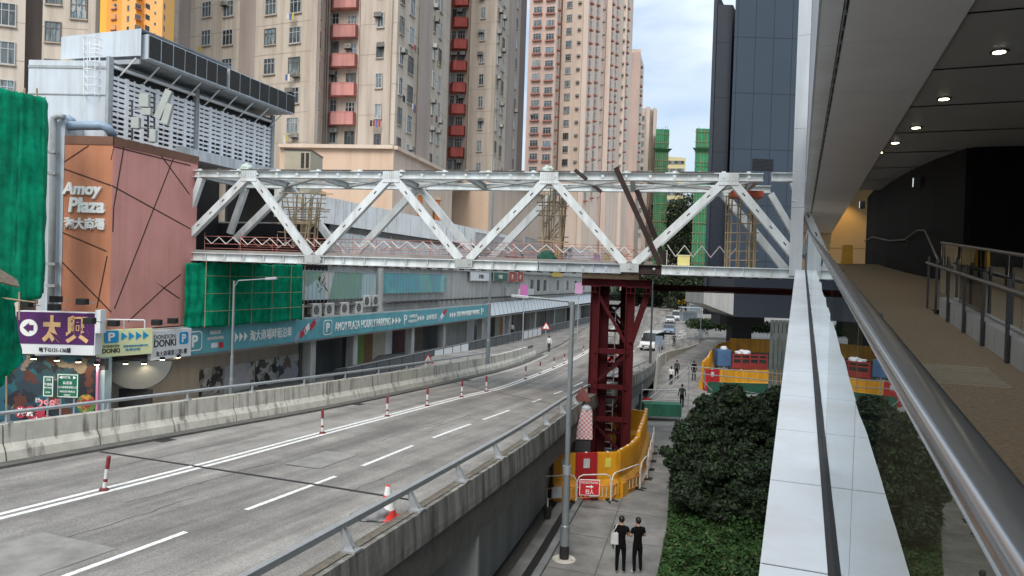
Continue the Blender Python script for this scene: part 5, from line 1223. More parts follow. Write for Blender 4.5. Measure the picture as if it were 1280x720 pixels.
TE.col(3, 813.2, 148, .9, 1.5, 'dark', fh=2.8, acp=.2, ymax=335); TE.finish()
gnet2 = M('bright green tower net', (.025, .22, .10), .75, .35, .3, streak=.3, sscale=.8)
for (x0, x1, yt, Y, lab) in ((818, 834.5, 153, 232, 'green netted tower under repair left of the sky gap'), (868, 892, 151, 200, 'green netted tower under repair beside the dark panelled building')):
    a = at(x0, 220, Y); b = at(x1, 220, Y); zt = at((x0+x1)/2, yt, Y).z; t = thing('netted_tower', lab, 'tower block', a, 'towers wrapped in green netting')
    kk = a.x/a.y*14; m_ = MB(); m_.prism([(a.x+.3, Y+.4), (b.x-.3, Y+.4), (b.x-.3+kk, Y+14), (a.x+.3+kk, Y+14)], 0, zt-3); m_.build('wall', MATS['pale grey tower wall'], t)
    n = 9
    for k in range(n):
        z0 = (zt-6)*k/n+4; m_ = MB(); m_.box(a.x, b.x, Y, Y+.12, z0, z0+(zt-6)/n-.15); m_.prism([(a.x, Y+.12), (a.x+.12, Y+.12), (a.x+.12+kk, Y+14), (a.x+kk, Y+14)], z0, z0+(zt-6)/n-.15); m_.build('net_sheet', gnet2, t)
    for k in range(8): x = a.x+(b.x-a.x)*k/7; MB().tube((x, Y-.1, 4), (x, Y-.1, zt-3+random.random()*2), .06, n=5).build('pole', bamb, t)
    m_ = MB()
    for z in np.arange(6, zt-1, 2.8): m_.tube((a.x-.4, Y-.12, z), (b.x+.4, Y-.12, z), .08, n=4)
    m_.build('ledgers', bamb, t)
    zz_ = at((x0+x1)/2, 188, Y).z; m_ = MB(); m_.add([(a.x-1, Y-1, zz_+.4), (b.x+1, Y-1, zz_+.4), (b.x, Y-.2, zz_-.5), (a.x, Y-.2, zz_-.5), (a.x-1, Y-1, zz_+.5), (b.x+1, Y-1, zz_+.5), (b.x, Y-.2, zz_-.4), (a.x, Y-.2, zz_-.4)], [(0, 1, 2, 3), (4, 7, 6, 5), (0, 4, 5, 1), (1, 5, 6, 2), (2, 6, 7, 3), (3, 7, 4, 0)]); m_.build('catch_fan', M('dark green catch fan', (.03, .14, .06), .8), t)
TO = Tower('residential_tower', 'tower block coloured with orange sun glow far behind at the upper left', [(124, 196), (133, 192), (152, 190), (170, 188), (180, 190), (203, 189), (213, 192), (219, 200)], 150, [M('yellow orange sun glow wall', (.86, .45, .05), .75, .05, .05), sunglow, sunglow2, sunglow, sunglow2, sunglow2, MATS['yellow orange sun glow wall']], yref=25, zb=20)  # facets coloured orange to stand in for low sunlight
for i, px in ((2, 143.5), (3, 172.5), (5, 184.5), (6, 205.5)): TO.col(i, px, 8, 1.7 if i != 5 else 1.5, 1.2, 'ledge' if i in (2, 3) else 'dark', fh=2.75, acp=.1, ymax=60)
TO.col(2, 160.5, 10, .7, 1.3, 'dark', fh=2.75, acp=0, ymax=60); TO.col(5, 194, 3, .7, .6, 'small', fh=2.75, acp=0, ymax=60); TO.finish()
TY = Tower('office_block', 'pale yellow block with rows of windows beside the green netted tower', [(834, 298), (856.5, 300)], at(845, 197, 300).z, [M('pale yellow wall', (.55, .48, .28), .8, .06, .1)], yref=220, zb=8, cat='office block')
for px in (837, 841, 845, 849, 853): TY.col(0, px, 203, 1.6, 1.3, 'dark', fh=3.2, acp=0, ymax=330)
TY.finish()

# podium blocks below the towers
bc = M('beige podium wall', (.60, .445, .335), .8, .05, .15, streak=.16, sscale=.8)
bc2 = M('light podium wall', (.63, .52, .43), .8, .06, .15, streak=.14, sscale=.8)
orcol = M('orange podium column', (.50, .16, .045), .7, .1, .5)
def podium(lab, pts, ytop, Yr, mats):
    P = [at(px, y, Y) for px, y, Y in pts]; zt = at(pts[0][0], ytop, pts[0][2]).z
    t = thing('podium_block', lab, 'building', Vector((P[0].x, P[0].y, 9)), 'podium blocks under the towers')
    for i in range(len(P)-1):
        a, b = P[i].copy(), P[i+1].copy(); a.z = b.z = 0; MB().quad(a+ZV*9, b+ZV*9, b+ZV*zt, a+ZV*zt).build('wall', mats[i], t, fix=False)
        u = (b-a).normalized(); n = Vector((u.y, -u.x, 0)); m_ = MB(); m_.obox((a+b)/2+n*.1+ZV*(zt+.1), u*((b-a).length/2), n*.25, ZV*.15); m_.build('coping', bc2, t)
    a, b = P[0], P[-1]; m_ = MB(); m_.add([Vector((p.x, p.y, zt)) for p in P]+[Vector((b.x+2, b.y+9, zt)), Vector((a.x, a.y+12, zt))], [tuple(range(len(P)+2))]); m_.build('roof', greyw, t)
    return t, zt
pdA, zA = podium('beige podium block between the roof plant and the truss node', [(350, 190, 61), (492, 190, 60), (566, 215, 76)], 184, 60, [bc, bc2])
pdB, zB_ = podium('beige podium block behind the second truss panel', [(556, 245, 84), (611, 245, 82), (700, 262, 112)], 218, 84, [bc, bc2])
for (px, y0, y1, Y) in ((492, 240, 256, 62), (521, 244, 262, 66), (543, 250, 275, 70), (608, 272, 285, 85), (625, 275, 290, 88)):
    a = at(px, y1, Y); b = at(px+6, y0, Y); o = thing('terrace_column', 'orange terrace column at photo column', 'column', (a.x, Y, 12), 'orange columns on the plaza roof terrace')
    o['label'] = {492: 'leftmost of the orange terrace columns seen through the truss', 521: 'second orange terrace column from the left, seen through the truss', 543: 'orange terrace column right of the centre diagonal', 608: 'orange terrace column under the second podium block', 625: 'rightmost of the orange terrace columns seen through the truss'}[px]
    MB().box(a.x, b.x, Y, Y+.8, 12, b.z).build('shaft', orcol, o); MB().box(a.x-.15, b.x+.15, Y-.1, Y+.9, b.z, b.z+.25).build('capital', bc, o)
tr_ = thing('terrace_canopy', 'dark terrace roof behind the white parapet', 'canopy', fp(20, -8, 13))
MB().fbox(14, 60, -9.0, -7, 15.2, 15.5).build('roof_slab', bc, tr_); MB().fbox(14, 60, -9.3, -9.1, 12, 15.2).build('back_wall', darkin, tr_)

# ------------------------------------------------------------------ dark panelled building on the right
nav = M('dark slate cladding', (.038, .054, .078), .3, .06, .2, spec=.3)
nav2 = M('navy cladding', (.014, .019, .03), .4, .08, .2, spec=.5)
jnt = M('cladding joint', (.012, .014, .018), .7)
DY = 75.0
db = thing('panelled_building', 'dark slate panelled building standing on a column at the end of the truss', 'building', at(950, 395, DY))
def dX(px, y=100): return at(px, y, DY).x
x0, x1, xe = dX(890), dX(916), dX(1060)
zb = at(945, 395, DY).z; zt2 = at(905, 2, DY).z
def dbox(xa, xb, y0, z0, z1): k = Vector((8.5, 18, 0)); return MB().prism([(xa, y0), (xb, y0), (xb+k.x, y0+k.y), (xa+k.x, y0+k.y)], z0, z1)
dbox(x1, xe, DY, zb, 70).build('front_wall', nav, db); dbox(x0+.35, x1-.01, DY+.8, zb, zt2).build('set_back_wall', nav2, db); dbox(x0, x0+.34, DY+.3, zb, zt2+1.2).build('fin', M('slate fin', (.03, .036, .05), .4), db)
m_ = MB()
for px in (918.5, 941, 964, 987, 1010): x = dX(px, 140); m_.box(x-.03, x+.03, DY-.006, DY, zb, 70)
for y in (47, 117, 187, 257, 327): z = at(950, y, DY).z; m_.box(x1, xe, DY-.008, DY, z-.03, z+.03)
for y in (53, 122, 190, 260): z = at(900, y, DY+.8).z; m_.box(x0+.35, x1-.02, DY+.79, DY+.8, z-.03, z+.03)
m_.build('panel_joint', jnt, db)
a = at(940, 213, DY); b = at(967, 199, DY); m_ = MB(); m_.box(a.x, b.x, DY-.02, DY-.009, a.z, b.z, 0)
for k in range(9): z = a.z+(b.z-a.z)*(k+.5)/9; m_.box(a.x+.05, b.x-.05, DY-.06, DY-.021, z-.025, z+.025, 1)
m_.build('vent_louvre', [jnt, nav2], db)
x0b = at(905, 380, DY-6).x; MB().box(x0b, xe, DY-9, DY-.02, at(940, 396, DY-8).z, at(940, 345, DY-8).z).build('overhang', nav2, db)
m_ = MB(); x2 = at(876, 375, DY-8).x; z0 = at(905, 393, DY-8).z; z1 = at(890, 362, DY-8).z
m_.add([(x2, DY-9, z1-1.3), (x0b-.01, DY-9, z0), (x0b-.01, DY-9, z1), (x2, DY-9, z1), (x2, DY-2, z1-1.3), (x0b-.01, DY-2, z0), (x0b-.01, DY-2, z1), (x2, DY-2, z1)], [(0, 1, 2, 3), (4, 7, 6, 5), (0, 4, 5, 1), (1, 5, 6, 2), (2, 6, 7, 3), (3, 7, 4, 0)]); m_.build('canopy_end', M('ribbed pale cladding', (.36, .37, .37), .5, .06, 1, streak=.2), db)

MB().box(at(914, 410, 90).x, at(938, 410, 90).x, 89.5, 92, 0, zb+.4).build('column', M('dark column', (.022, .023, .026), .6), db); MB().box(at(897, 400, 90).x, at(952, 400, 90).x, 89, 93, at(920, 402, 90).z-.4, at(920, 392, 90).z).build('column_head', MATS['dark column'], db)

# far trees, hill
def leafmat(name, c, var=.5, scale=1.2):
    m = M(name, c, .6, var, scale, spec=.25); return m
leafd = leafmat('dark green leaves', (.024, .036, .019), .75, 2.4); leafm = leafmat('mid green leaves', (.035, .065, .022), .5, .8); leafi = leafmat('ivy leaves', (.030, .072, .018), .6, 2.5); leaff = leafmat('far green leaves', (.035, .058, .028), .5, .06)
barkm = M('bark', (.07, .055, .04), .9, .3, 4)
def leaves(clumps, n, size, seed, squash=.8, hollow=.55):
    r = np.random.RandomState(seed); w_ = np.array([c[3]**2 for c in clumps]); w_ = w_/w_.sum(); idx = r.choice(len(clumps), n, p=w_)
    C_ = np.array([c[:3] for c in clumps])[idx]; R_ = np.array([c[3] for c in clumps])[idx]
    d = r.normal(size=(n, 3)); d /= np.linalg.norm(d, axis=1)[:, None]; rr = hollow+(1-hollow)*r.rand(n)**.7; rr *= 1+.13*np.sin(d[:, 0]*7+idx)*np.cos(d[:, 1]*6)+.12*np.sin(d[:, 2]*9+idx*2)
    ctr = C_+d*(R_*rr)[:, None]*np.array([1, 1, squash])
    u = r.normal(size=(n, 3)); u /= np.linalg.norm(u, axis=1)[:, None]; nrm = d+.9*r.normal(size=(n, 3)); v = np.cross(nrm, u); v /= np.linalg.norm(v, axis=1)[:, None]+1e-9; u = np.cross(v, nrm); u /= np.linalg.norm(u, axis=1)[:, None]+1e-9
    s = size*(.6+.8*r.rand(n))[:, None]; V = np.empty((n, 4, 3)); V[:, 0] = ctr-u*s; V[:, 1] = ctr-v*s*.5; V[:, 2] = ctr+u*s; V[:, 3] = ctr+v*s*.5
    return V.reshape(-1, 3)
def leafobj(name, V, mat, parent=None, mat2=None, f2=.2):
    n = len(V)//4
    if parent is not None: V = V-np.array(parent.location)
    me = bpy.data.meshes.new(name); me.vertices.add(len(V)); me.vertices.foreach_set('co', V.ravel()); me.loops.add(n*4); me.loops.foreach_set('vertex_index', np.arange(n*4)); me.polygons.add(n); me.polygons.foreach_set('loop_start', np.arange(n)*4); me.update(calc_edges=True)
    me.materials.append(mat)
    if mat2: me.materials.append(mat2); me.polygons.foreach_set('material_index', (np.random.RandomState(n).rand(n) < f2).astype(np.int32))
    o = bpy.data.objects.new(name, me); COL.objects.link(o)
    if parent is not None: o.parent = parent
    return o
def tree(name, label, base, clumps, n, size, mat, seed, trunk_h, tr=.15, group=None, cat='tree'):
    t = thing(name, label, cat, base, group); leafobj('crown', leaves(clumps, n, size, seed), mat, t, leafm, .18)
    m_ = MB(); b = Vector(base); m_.tube(b, b+Vector((.1*trunk_h*.3, 0, trunk_h)), tr, tr*.6, 8)
    for c in clumps[:7]: p0 = b+ZV*trunk_h*.75; m_.tube(p0, p0.lerp(Vector(c[:3]), .6), tr*.45, tr*.15, 5)
    m_.build('trunk', barkm, t); return t
hl = MB(); vs = []; nx = 40; ny = 16
for j in range(ny):
    for i in range(nx):
        x = 20+i*9; y = 330+j*25; h = 62*math.exp(-((x-165)/120)**2)*min(1, j/7)+math.sin(x*.05)*4; vs.append((x, y, h))
hl.add(vs, [(j*nx+i, j*nx+i+1, (j+1)*nx+i+1, (j+1)*nx+i) for j in range(ny-1) for i in range(nx-1)]); tag(hl.build('hill', M('hill soil', (.03, .04, .02), .9), smooth=True), kind='structure')
r = random.Random(4); cl_ = []
for (x, y, z) in vs:
    if r.random() < .75: cl_.append((x+r.uniform(-4, 4), y+r.uniform(-8, 8), z+2.5, r.uniform(3.5, 6.5)))
tag(leafobj('forest', leaves(cl_, 60000, .9, 5, .9), leaff), 'dense dark green wooded hillside beyond the end of the road', 'forest', kind='stuff')
for k, (px, y, Y, rr) in enumerate(((847, 276, 240, 12), (863, 290, 232, 12), (838, 350, 215, 6.5), (858, 358, 190, 6), (786, 364, 230, 5), (806, 366, 225, 6), (826, 362, 222, 6))):
    c = at(px, y, Y); lab = ['tall dark tree behind the pale diagonal at the tower end', 'tall dark tree beside the right green netted tower', 'mid tree under the truss at the head of the road', 'dark tree left of the ribbed pale cladding', 'low tree at the end of the road behind the red tower', 'low tree at the end of the road above the parked cars', 'low dark tree at the end of the road by the yellow digger'][k]
    cs = [(c.x+r.uniform(-.6, .6)*rr, Y+r.uniform(-.5, .5)*rr, c.z+r.uniform(-.7, .5)*rr, rr*r.uniform(.4, .65)) for _ in range(11)]
    tree('tree', lab, (c.x, Y, 1), cs, 5000 if k > 1 else 14000, .42, leafd, 20+k, max(3, c.z-1-rr*.3), .3, 'trees at the end of the road')
# ------------------------------------------------------------------ street furniture
lampg = M('lamp post paint', (.23, .26, .28), .45, .12, 2, metal=.3, streak=.2)
def lamp(label, base, top, r0, arm, headlen, band=True, mat=None):
    mat = mat or lampg; t = thing('street_lamp', label, 'street lamp', base); base = Vector(base); top = Vector(top)
    H_ = top.z-base.z; m_ = MB()
    m_.lathe(base, [(r0*1.25, 0), (r0*1.25, H_*.13), (r0, H_*.135), (r0*.95, H_*.33), (r0*.75, H_*.335), (r0*.6, H_)], 14); m_.build('pole', mat, t, smooth=False)
    if band:
        MB().lathe(base+ZV*.02, [(r0*1.3, 0), (r0*1.3, .42)], 14).build('base_band', black, t); MB().lathe(base, [(r0*3.2, 0), (r0*3, .03)], 20).build('footing', conc, t)
        MB().lathe(base+ZV*(H_*.33), [(r0*1.15, 0), (r0*1.15, .28)], 14).build('collar', galv, t)
    if arm is not None:
        a = Vector(arm); d = (a-top).normalized(); MB().path([top-ZV*.25, top+d*.15, a], r0*.35, 8).build('arm', mat, t); m_ = MB(); m_.bar(a-d*.05, a+d*headlen, .2, .09); m_.build('lamp_head', M('lamp head', (.36, .38, .40), .4), t, bevel=.02)
    return t
b = G(705, 699); lamp('tall grey street lamp on the footpath, its arm reaching over the road', b, (b.x, b.y, at(717, 377, b.y).z), .115, at(659, 371.5, b.y), .5)
b = at(289, 492, 26); lamp('thin grey street lamp on the left barrier before the teal banner', b, (b.x, 26, at(292, 351, 26).z), .06, at(334, 348.5, 26), .35, False)
b = at(609.5, 455, 46); lamp('thin grey lamp post on the left barrier beside the end of the teal banner', b, (b.x, 46, 14.9), .11, None, 0, False)
b = at(812, 474, 53); lamp('dark thin lamp post just right of the red tower', b, (b.x, 53, at(817, 352, 53).z), .1, None, 0, False, M('dark post', (.05, .055, .06), .5))
# delineator posts on the double line
delr = M('delineator red', (.19, .022, .028), .6, .2, 6); delw = M('delineator white', (.55, .55, .54), .5, .15, 8)
names = ['leaning delineator post nearest the camera on the double white line', 'second delineator post from the near end of the double line', 'third delineator post from the near end of the double line', 'fourth delineator post from the near end of the double line', 'fifth delineator post from the near end of the double line', 'sixth delineator post from the near end of the double line', 'seventh delineator post from the near end, by the dark road patch', 'eighth delineator post from the near end of the double line', 'ninth delineator post from the near end of the double line', 'tenth delineator post from the near end, left of the lamp post', 'eleventh delineator post, just right of the lamp post line', 'farthest delineator post left of the red tower']
proto = None
for i, px in enumerate((130, 403, 484, 534, 577, 608, 657, 675, 692, 705, 729, 738)):
    y = 20.0
    lo_, hi_ = 5, 120
    for _ in range(50):
        y = (lo_+hi_)/2; x = proj(Vector((xD(y)-.0, y, zroad(y)))); lo_, hi_ = (y, hi_) if x[0] < px else (lo_, y)
    P = Vector((xD(y)-.0, y, zroad(y)+.008))
    if proto is None:
        t = thing('delineator_post', names[0], 'delineator post', (0, 0, 0), 'delineator posts along the double line')
        m_ = MB(); m_.lathe((0, 0, 0), [(.045, .05), (.045, .5)], 12, 0); m_.lathe((0, 0, 0), [(.046, .5), (.046, .78), (.03, .80)], 12, 1); m_.lathe((0, 0, 0), [(.0465, .2), (.0465, .27)], 12, 1); m_.build('post_tube', [delw, delr], t)
        MB().lathe((0, 0, 0), [(.11, 0), (.10, .03), (.055, .06)], 16).build('base', M('dark red base', (.12, .02, .02), .7, .2, 5), t); proto = t
        t.location = P; t.rotation_euler = (0, rad(7), 0)
    else:
        c = proto.copy(); COL.objects.link(c); c.location = P; c.rotation_euler = (0, rad(random.uniform(-1.5, 1.5)), 0); c['label'] = names[i]
        for ch in list(proto.children): d = ch.copy(); COL.objects.link(d); d.parent = c
# cone
cone = thing('traffic_cone', 'red and white traffic cone behind the crash rail', 'traffic cone', G(484, 648, 3.68))
m_ = MB(); p = Vector(cone.location); prof = [(.2, .03), (.165, .2), (.13, .36), (.085, .5), (.05, .68), (.045, .70)]
for i in range(5): m_.lathe(p, [prof[i], prof[i+1]], 20, 1 if i in (1, 3) else 0)
m_.build('cone_body', [M('cone red', (.62, .05, .04), .5), M('cone white', (.7, .7, .7), .4)], cone); MB().obox(p+ZV*.015, AX*.24, AY*.24, ZV*.015).build('base', MATS['cone red'], cone, bevel=.01)
bag = heap('rubble_bag', 'grey slumped sheet beside the cone at the parapet foot', 'sheet', G(466, 648, 3.70), .42, .2, .3, M('grey sheet', (.2, .2, .21), .7, .2, 4), 11)
# warning signs
redw = M('warning red', (.50, .03, .03), .5); greyb = M('sign back grey', (.30, .31, .32), .5)
def tri(name, label, c, size, back, post):
    t = thing(name, label, 'road sign', (c.x, c.y, post)); h = size*.866
    P = [Vector((-size/2, 0, -h/3)), Vector((size/2, 0, -h/3)), Vector((0, 0, h*2/3))]
    m_ = MB(); m_.add([c+p for p in P]+[c+p+AY*.02 for p in P], [(0, 1, 2), (3, 5, 4), (0, 3, 4, 1), (1, 4, 5, 2), (2, 5, 3, 0)]); m_.build('plate', M('rusty sign back', (.16, .05, .045), .7, .2, 5) if back else redw, t)
    if not back:
        m_ = MB(); m_.add([c+p*.68-AY*.006 for p in P], [(0, 1, 2)]); m_.build('face', lit, t)
        m_ = MB(); m_.bar(c+Vector((-.0*size, -.012, .2*size)), c+Vector((-.06*size, -.012, -.15*size)), .005, .1*size, up=AY); m_.bar(c+Vector((.1*size, -.012, .05*size)), c+Vector((-.02*size, -.012, -.18*size)), .005, .06*size, up=AY); m_.build('symbol', inkm, t)
    MB().tube((c.x, c.y+.05, post), (c.x, c.y+.05, c.z+h*.3), .03, n=8).build('post', galv, t); return t
tri('warning_sign', 'red bordered triangular warning sign behind the left barrier', at(535, 450, 44), .72, False, 1.5)
tri('warning_sign', 'small white backed triangular sign on a thin post beyond the barrier end', at(682.5, 408.5, 66), .8, False, 1.3)
tri('warning_sign', 'rusty back of a triangular sign on the flyover parapet beside the red tower', at(728, 495, 30.5), .75, True, 3.9)
gs = M('sign green', (.012, .13, .075), .45, .08, 3)
def gsign(label, x0, x1, y0, y1, Y, lines, posts):
    a = at(x0, y1, Y); b = at(x1, y0, Y); t = thing('direction_sign', label, 'road sign', ((a.x+b.x)/2, Y, 1.6)); w_ = b.x-a.x; h = b.z-a.z
    MB().box(a.x, b.x, Y, Y+.04, a.z, b.z).build('plate', gs, t, bevel=.01)
    m_ = MB(); e = .025
    for q in ((a.x+e, b.x-e, a.z+e, a.z+2*e), (a.x+e, b.x-e, b.z-2*e, b.z-e), (a.x+e, a.x+2*e, a.z+2*e, b.z-2*e), (b.x-2*e, b.x-e, a.z+2*e, b.z-2*e)): m_.box(q[0], q[1], Y-.004, Y, q[2], q[3])
    m_.build('border', lit, t)
    for body, v, ww, hh in lines: text(body, (a.x+w_/2, Y-.005, a.z+h*v), AX, ZV, w_*ww, h*hh, lit, t)
    for px in posts: q = at(px, 490, Y+.08); MB().tube((q.x, Y+.08, 1.6), (q.x, Y+.08, a.z+.2), .03, n=8).build('post', galv, t)
gsign('small green road sign left of a larger green one', 53, 67.5, 470, 496, 24.2, [('方向', .82, .4, .12), ('牛頭角', .6, .66, .13), ('NGAU TAU KOK', .44, .8, .07), ('ROAD', .22, .4, .08)], (60,))
gsign('larger green road sign with private vehicles wording', 70.5, 98.5, 467.5, 497, 24.4, [('◄MTR  ►', .84, .8, .13), ('私家車', .62, .42, .13), ('淘大商場停車場入口', .44, .84, .1), ('PRIVATE VEHICLE', .26, .7, .08), ('ONLY', .12, .3, .07)], (76, 93))
# sign boards near the far wall
sb = thing('sign_board', 'blue grey back of a sign board on two posts beside the far footpath', 'road sign', at(824, 455, 62)); a = at(819, 431, 62); b = at(828.5, 420, 62); MB().box(a.x, b.x, 62, 62.05, a.z, b.z).build('plate', M('blue grey plate', (.16, .20, .25), .5), sb)
for px in (819.5, 833): q = at(px, 430, 62.1); MB().tube((q.x, 62.1, .2), (q.x, 62.1, q.z+.7), .035, n=8).build('post', galv, sb)
for (px, y0, y1, Y, lab, pz) in ((655, 356, 371, 55, 'purple and pink banner on a pole before the plaza canopy', 1.5), (723.5, 354, 367, 72, 'purple banner on a pole beyond the lamp arm', 1.5), (877, 381, 384, 95, 'small pink flag beside the ribbed pale cladding', 1.3)):
    t = thing('pole_banner', lab, 'banner', at(px, 430, Y)); a = at(px-5 if Y < 90 else px-2, y1, Y); b = at(px+5 if Y < 90 else px+3, y0, Y); MB().box(a.x, b.x, Y, Y+.03, a.z, b.z).build('cloth', collage('banner print %d' % Y, [(.25, .10, .40), (.50, .15, .40), (.20, .08, .35), (.55, .3, .5)], 1.2), t)
    q = at(px, y1, Y); MB().tube((q.x, Y+.06, pz), (q.x, Y+.06, b.z), .04, n=6).build('pole', galv, t)

# ------------------------------------------------------------------ water filled barriers, fences
ybar = M('yellow plastic barrier', (.62, .29, .012), .5, .12, 1.2, streak=.3, sscale=3); rbar = M('red plastic barrier', (.36, .015, .02), .5, .1, 1.2, streak=.2, sscale=3)
notice = M('laminated notice', (.42, .45, .46), .4, .1, 4)
BM = {}
def barrier_mesh(w_, h, mat, key):
    if key in BM: return BM[key]
    m_ = MB(); t = .16
    m_.add([(-w_/2, -t*1.6, 0), (w_/2, -t*1.6, 0), (w_/2, t*1.6, 0), (-w_/2, t*1.6, 0), (-w_/2, -t*1.5, h*.3), (w_/2, -t*1.5, h*.3), (w_/2, t*1.5, h*.3), (-w_/2, t*1.5, h*.3), (-w_/2, -t*.6, h*.42), (w_/2, -t*.6, h*.42), (w_/2, t*.6, h*.42), (-w_/2, t*.6, h*.42), (-w_/2, -t*.45, h), (w_/2, -t*.45, h), (w_/2, t*.45, h), (-w_/2, t*.45, h)],
           [(3, 2, 1, 0)]+[(j*4+i, j*4+(i+1) % 4, (j+1)*4+(i+1) % 4, (j+1)*4+i) for j in range(3) for i in range(4)]+[(12, 13, 14, 15)])
    for k in range(5): x = -w_/2+w_*(k+.5)/5; m_.obox((x, -t*.53, h*.72), Vector((.03, 0, 0)), Vector((0, .012, 0)), Vector((0, 0, h*.26)))
    o = m_.build('barrier_body', mat, None); me = o.data; bpy.data.objects.remove(o); BM[key] = me; return me
def barrier(p, rz, w_, h, mat, label, group, note=None):
    me = barrier_mesh(w_*.985, h, mat, (round(w_, 2), h, mat.name)); t = thing('water_barrier', label, 'barrier', p, group, rz)
    o = bpy.data.objects.new('barrier_body', me); COL.objects.link(o); o.parent = t
    m_ = MB(); m_.lathe((0, 0, h), [(.05, 0), (.05, .03)], 10); c = m_.build('filler_cap', white, None); c.parent = t
    if note: n_ = MB().obox((0, -.105, h*.78), AX*.13, AY*.006, ZV*.19).build('notice', note, None); n_.parent = t
    return t
gl_ = 'water barriers round the red tower'
P0 = at(690, 620, 28.6); P0.z = 0; P3 = at(771, 620, 29.2); P3.z = 0; d = (P3-P0)/3; rz = math.atan2(d.y, d.x)
for i, (mt, nt2, lab) in enumerate(((ybar, notice, 'yellow barrier behind the lamp post with a pale notice'), (rbar, notice, 'red barrier with a grey notice between two yellow ones'), (ybar, M('yellow notice', (.6, .55, .1), .5), 'yellow barrier with a yellow notice at the corner of the tower enclosure'))):
    barrier(P0+d*(i+.5), rz, d.length, 1.85, mt, lab, gl_, nt2)
side = [P3]+[Vector((x, y, 0)) for x, y in ((5.25, 30.5), (5.85, 32.1), (6.25, 33.7), (6.65, 35.3), (7.05, 36.9), (7.4, 38.5))]; qn = ['first', 'second', 'third', 'fourth', 'fifth', 'sixth']
k = 0
for i in range(6):
    for h_ in (0, 1):
        a = side[i].lerp(side[i+1], h_*.5); b = side[i].lerp(side[i+1], h_*.5+.5); dd = b-a; k += 1
        barrier((a+b)/2, math.atan2(dd.y, dd.x), dd.length, 1.9 if i < 2 else 2.05, ybar, 'yellow barrier facing the footpath, %s from the corner' % ['first', 'second', 'third', 'fourth', 'fifth', 'sixth', 'seventh', 'eighth', 'ninth', 'tenth', 'eleventh', 'twelfth'][k-1], gl_)
for i in range(3):
    a = side[-1]+Vector((-1.1*i, .35*i, 0)); barrier(a+Vector((-.55, .17, 0)), rad(180-17.6), 1.14, 1.9, ybar, 'yellow barrier behind the red tower, %s from the right' % ['first', 'second', 'third'][i], gl_)
fow = M('fence white tube', (.60, .58, .55), .5, .12, 5); foo = M('fence orange tube', (.50, .20, .06), .55, .15, 4)
def cfence(a, b, label, plate=False):
    a = Vector(a); b = Vector(b); t = thing('crowd_fence', label, 'fence', (a+b)/2, 'white and orange pedestrian fences'); d = (b-a); L = d.length; u = d/L
    h = 1.1; pts = [a+ZV*.05, a+ZV*(h-.25), a+u*.08+ZV*(h-.07), a+u*.25+ZV*h, b-u*.25+ZV*h, b-u*.08+ZV*(h-.07), b+ZV*(h-.25), b+ZV*.05]
    MB().path(pts, .028, 8).build('frame', fow, t)
    MB().tube(a+ZV*.62, b+ZV*.62, .022, n=6).build('orange_rail', foo, t); MB().tube(a+ZV*.2, b+ZV*.2, .022, n=6).build('orange_rail', foo, t)
    m_ = MB()
    for i in range(1, 8): p = a+u*(L*i/8); m_.tube(p+ZV*.2, p+ZV*.62, .012, n=5)
    m_.build('bars', fow, t)
    for p in (a+u*.1, b-u*.1): n = Vector((u.y, -u.x, 0)); MB().bar(p-n*.25+ZV*.03, p+n*.25+ZV*.03, .05, .05, up=u).build('foot', black, t)
    if plate: n = Vector((u.y, -u.x, 0)); MB().obox((a+b)/2+ZV*.45+n*.03, u*.2, n*.008, ZV*.22).build('plate', M('grey plate', (.42, .46, .48), .5, .08, 3), t)
f0 = G(671, 631); f1 = G(719.5, 628); f2 = G(763, 627)
cfence(f0, f1, 'white and orange fence left of the lamp post by the wall', True); cfence(f1+Vector((.03, -.05, 0)), f2, 'white and orange fence behind the red pedestrian sign', True)
fs_ = [f2]+[Vector((s.x+.42, s.y-.1, 0)) for s in side[1:]]
for i in range(6): cfence(fs_[i]+Vector((.04, .05, 0)), fs_[i+1], '%s fence along the yellow barriers, counted from the near corner' % qn[i])
pg = thing('pedestrian_sign', 'red pedestrian direction sign with a white arrow on the fence', 'sign', (at(737, 610, 26.9))); Y = 27.1; a = at(724, 619, Y); b = at(750, 600, Y); w_ = b.x-a.x; h = b.z-a.z
MB().box(a.x, b.x, Y, Y+.03, a.z, b.z).build('plate', lit, pg, bevel=.005); MB().box(a.x+.025, b.x-.025, Y-.004, Y+.01, a.z+.025, b.z-.025).build('red_face', redm, pg)
text('PEDESTRIANS', (a.x+w_/2, Y-.006, a.z+h*.82), AX, ZV, w_*.84, h*.15, lit, pg); text('行人', (a.x+w_/2, Y-.006, a.z+h*.24), AX, ZV, w_*.42, h*.3, lit, pg, bold=.02)
m_ = MB(); c = Vector((a.x+w_/2, Y-.008, a.z+h*.56)); m_.add([c+Vector(p) for p in ((-.14, 0, -.025), (.04, 0, -.025), (.04, 0, -.07), (.15, 0, 0), (.04, 0, .07), (.04, 0, .025), (-.14, 0, .025))], [(0, 1, 5, 6), (2, 3, 4)]); m_.build('arrow', lit, pg)
bk = thing('bucket', 'small dark bin at the wall foot beside the fence', 'bin', G(684, 648)); MB().lathe(bk.location, [(.13, 0), (.17, .42), (.18, .43)], 14).build('bin_body', M('dark bin', (.03, .032, .03), .6), bk); MB().tube(Vector(bk.location)+ZV*.4, Vector(bk.location)+ZV*.75, .025, n=6).build('handle', white, bk)
cw = thing('checkered_cover', 'tall tapering cover in pink and white checks with a grey cap before the tower', 'cover', at(729, 560, 29.6)); p = at(729, 540, 29.6); q = at(733, 512, 29.6)
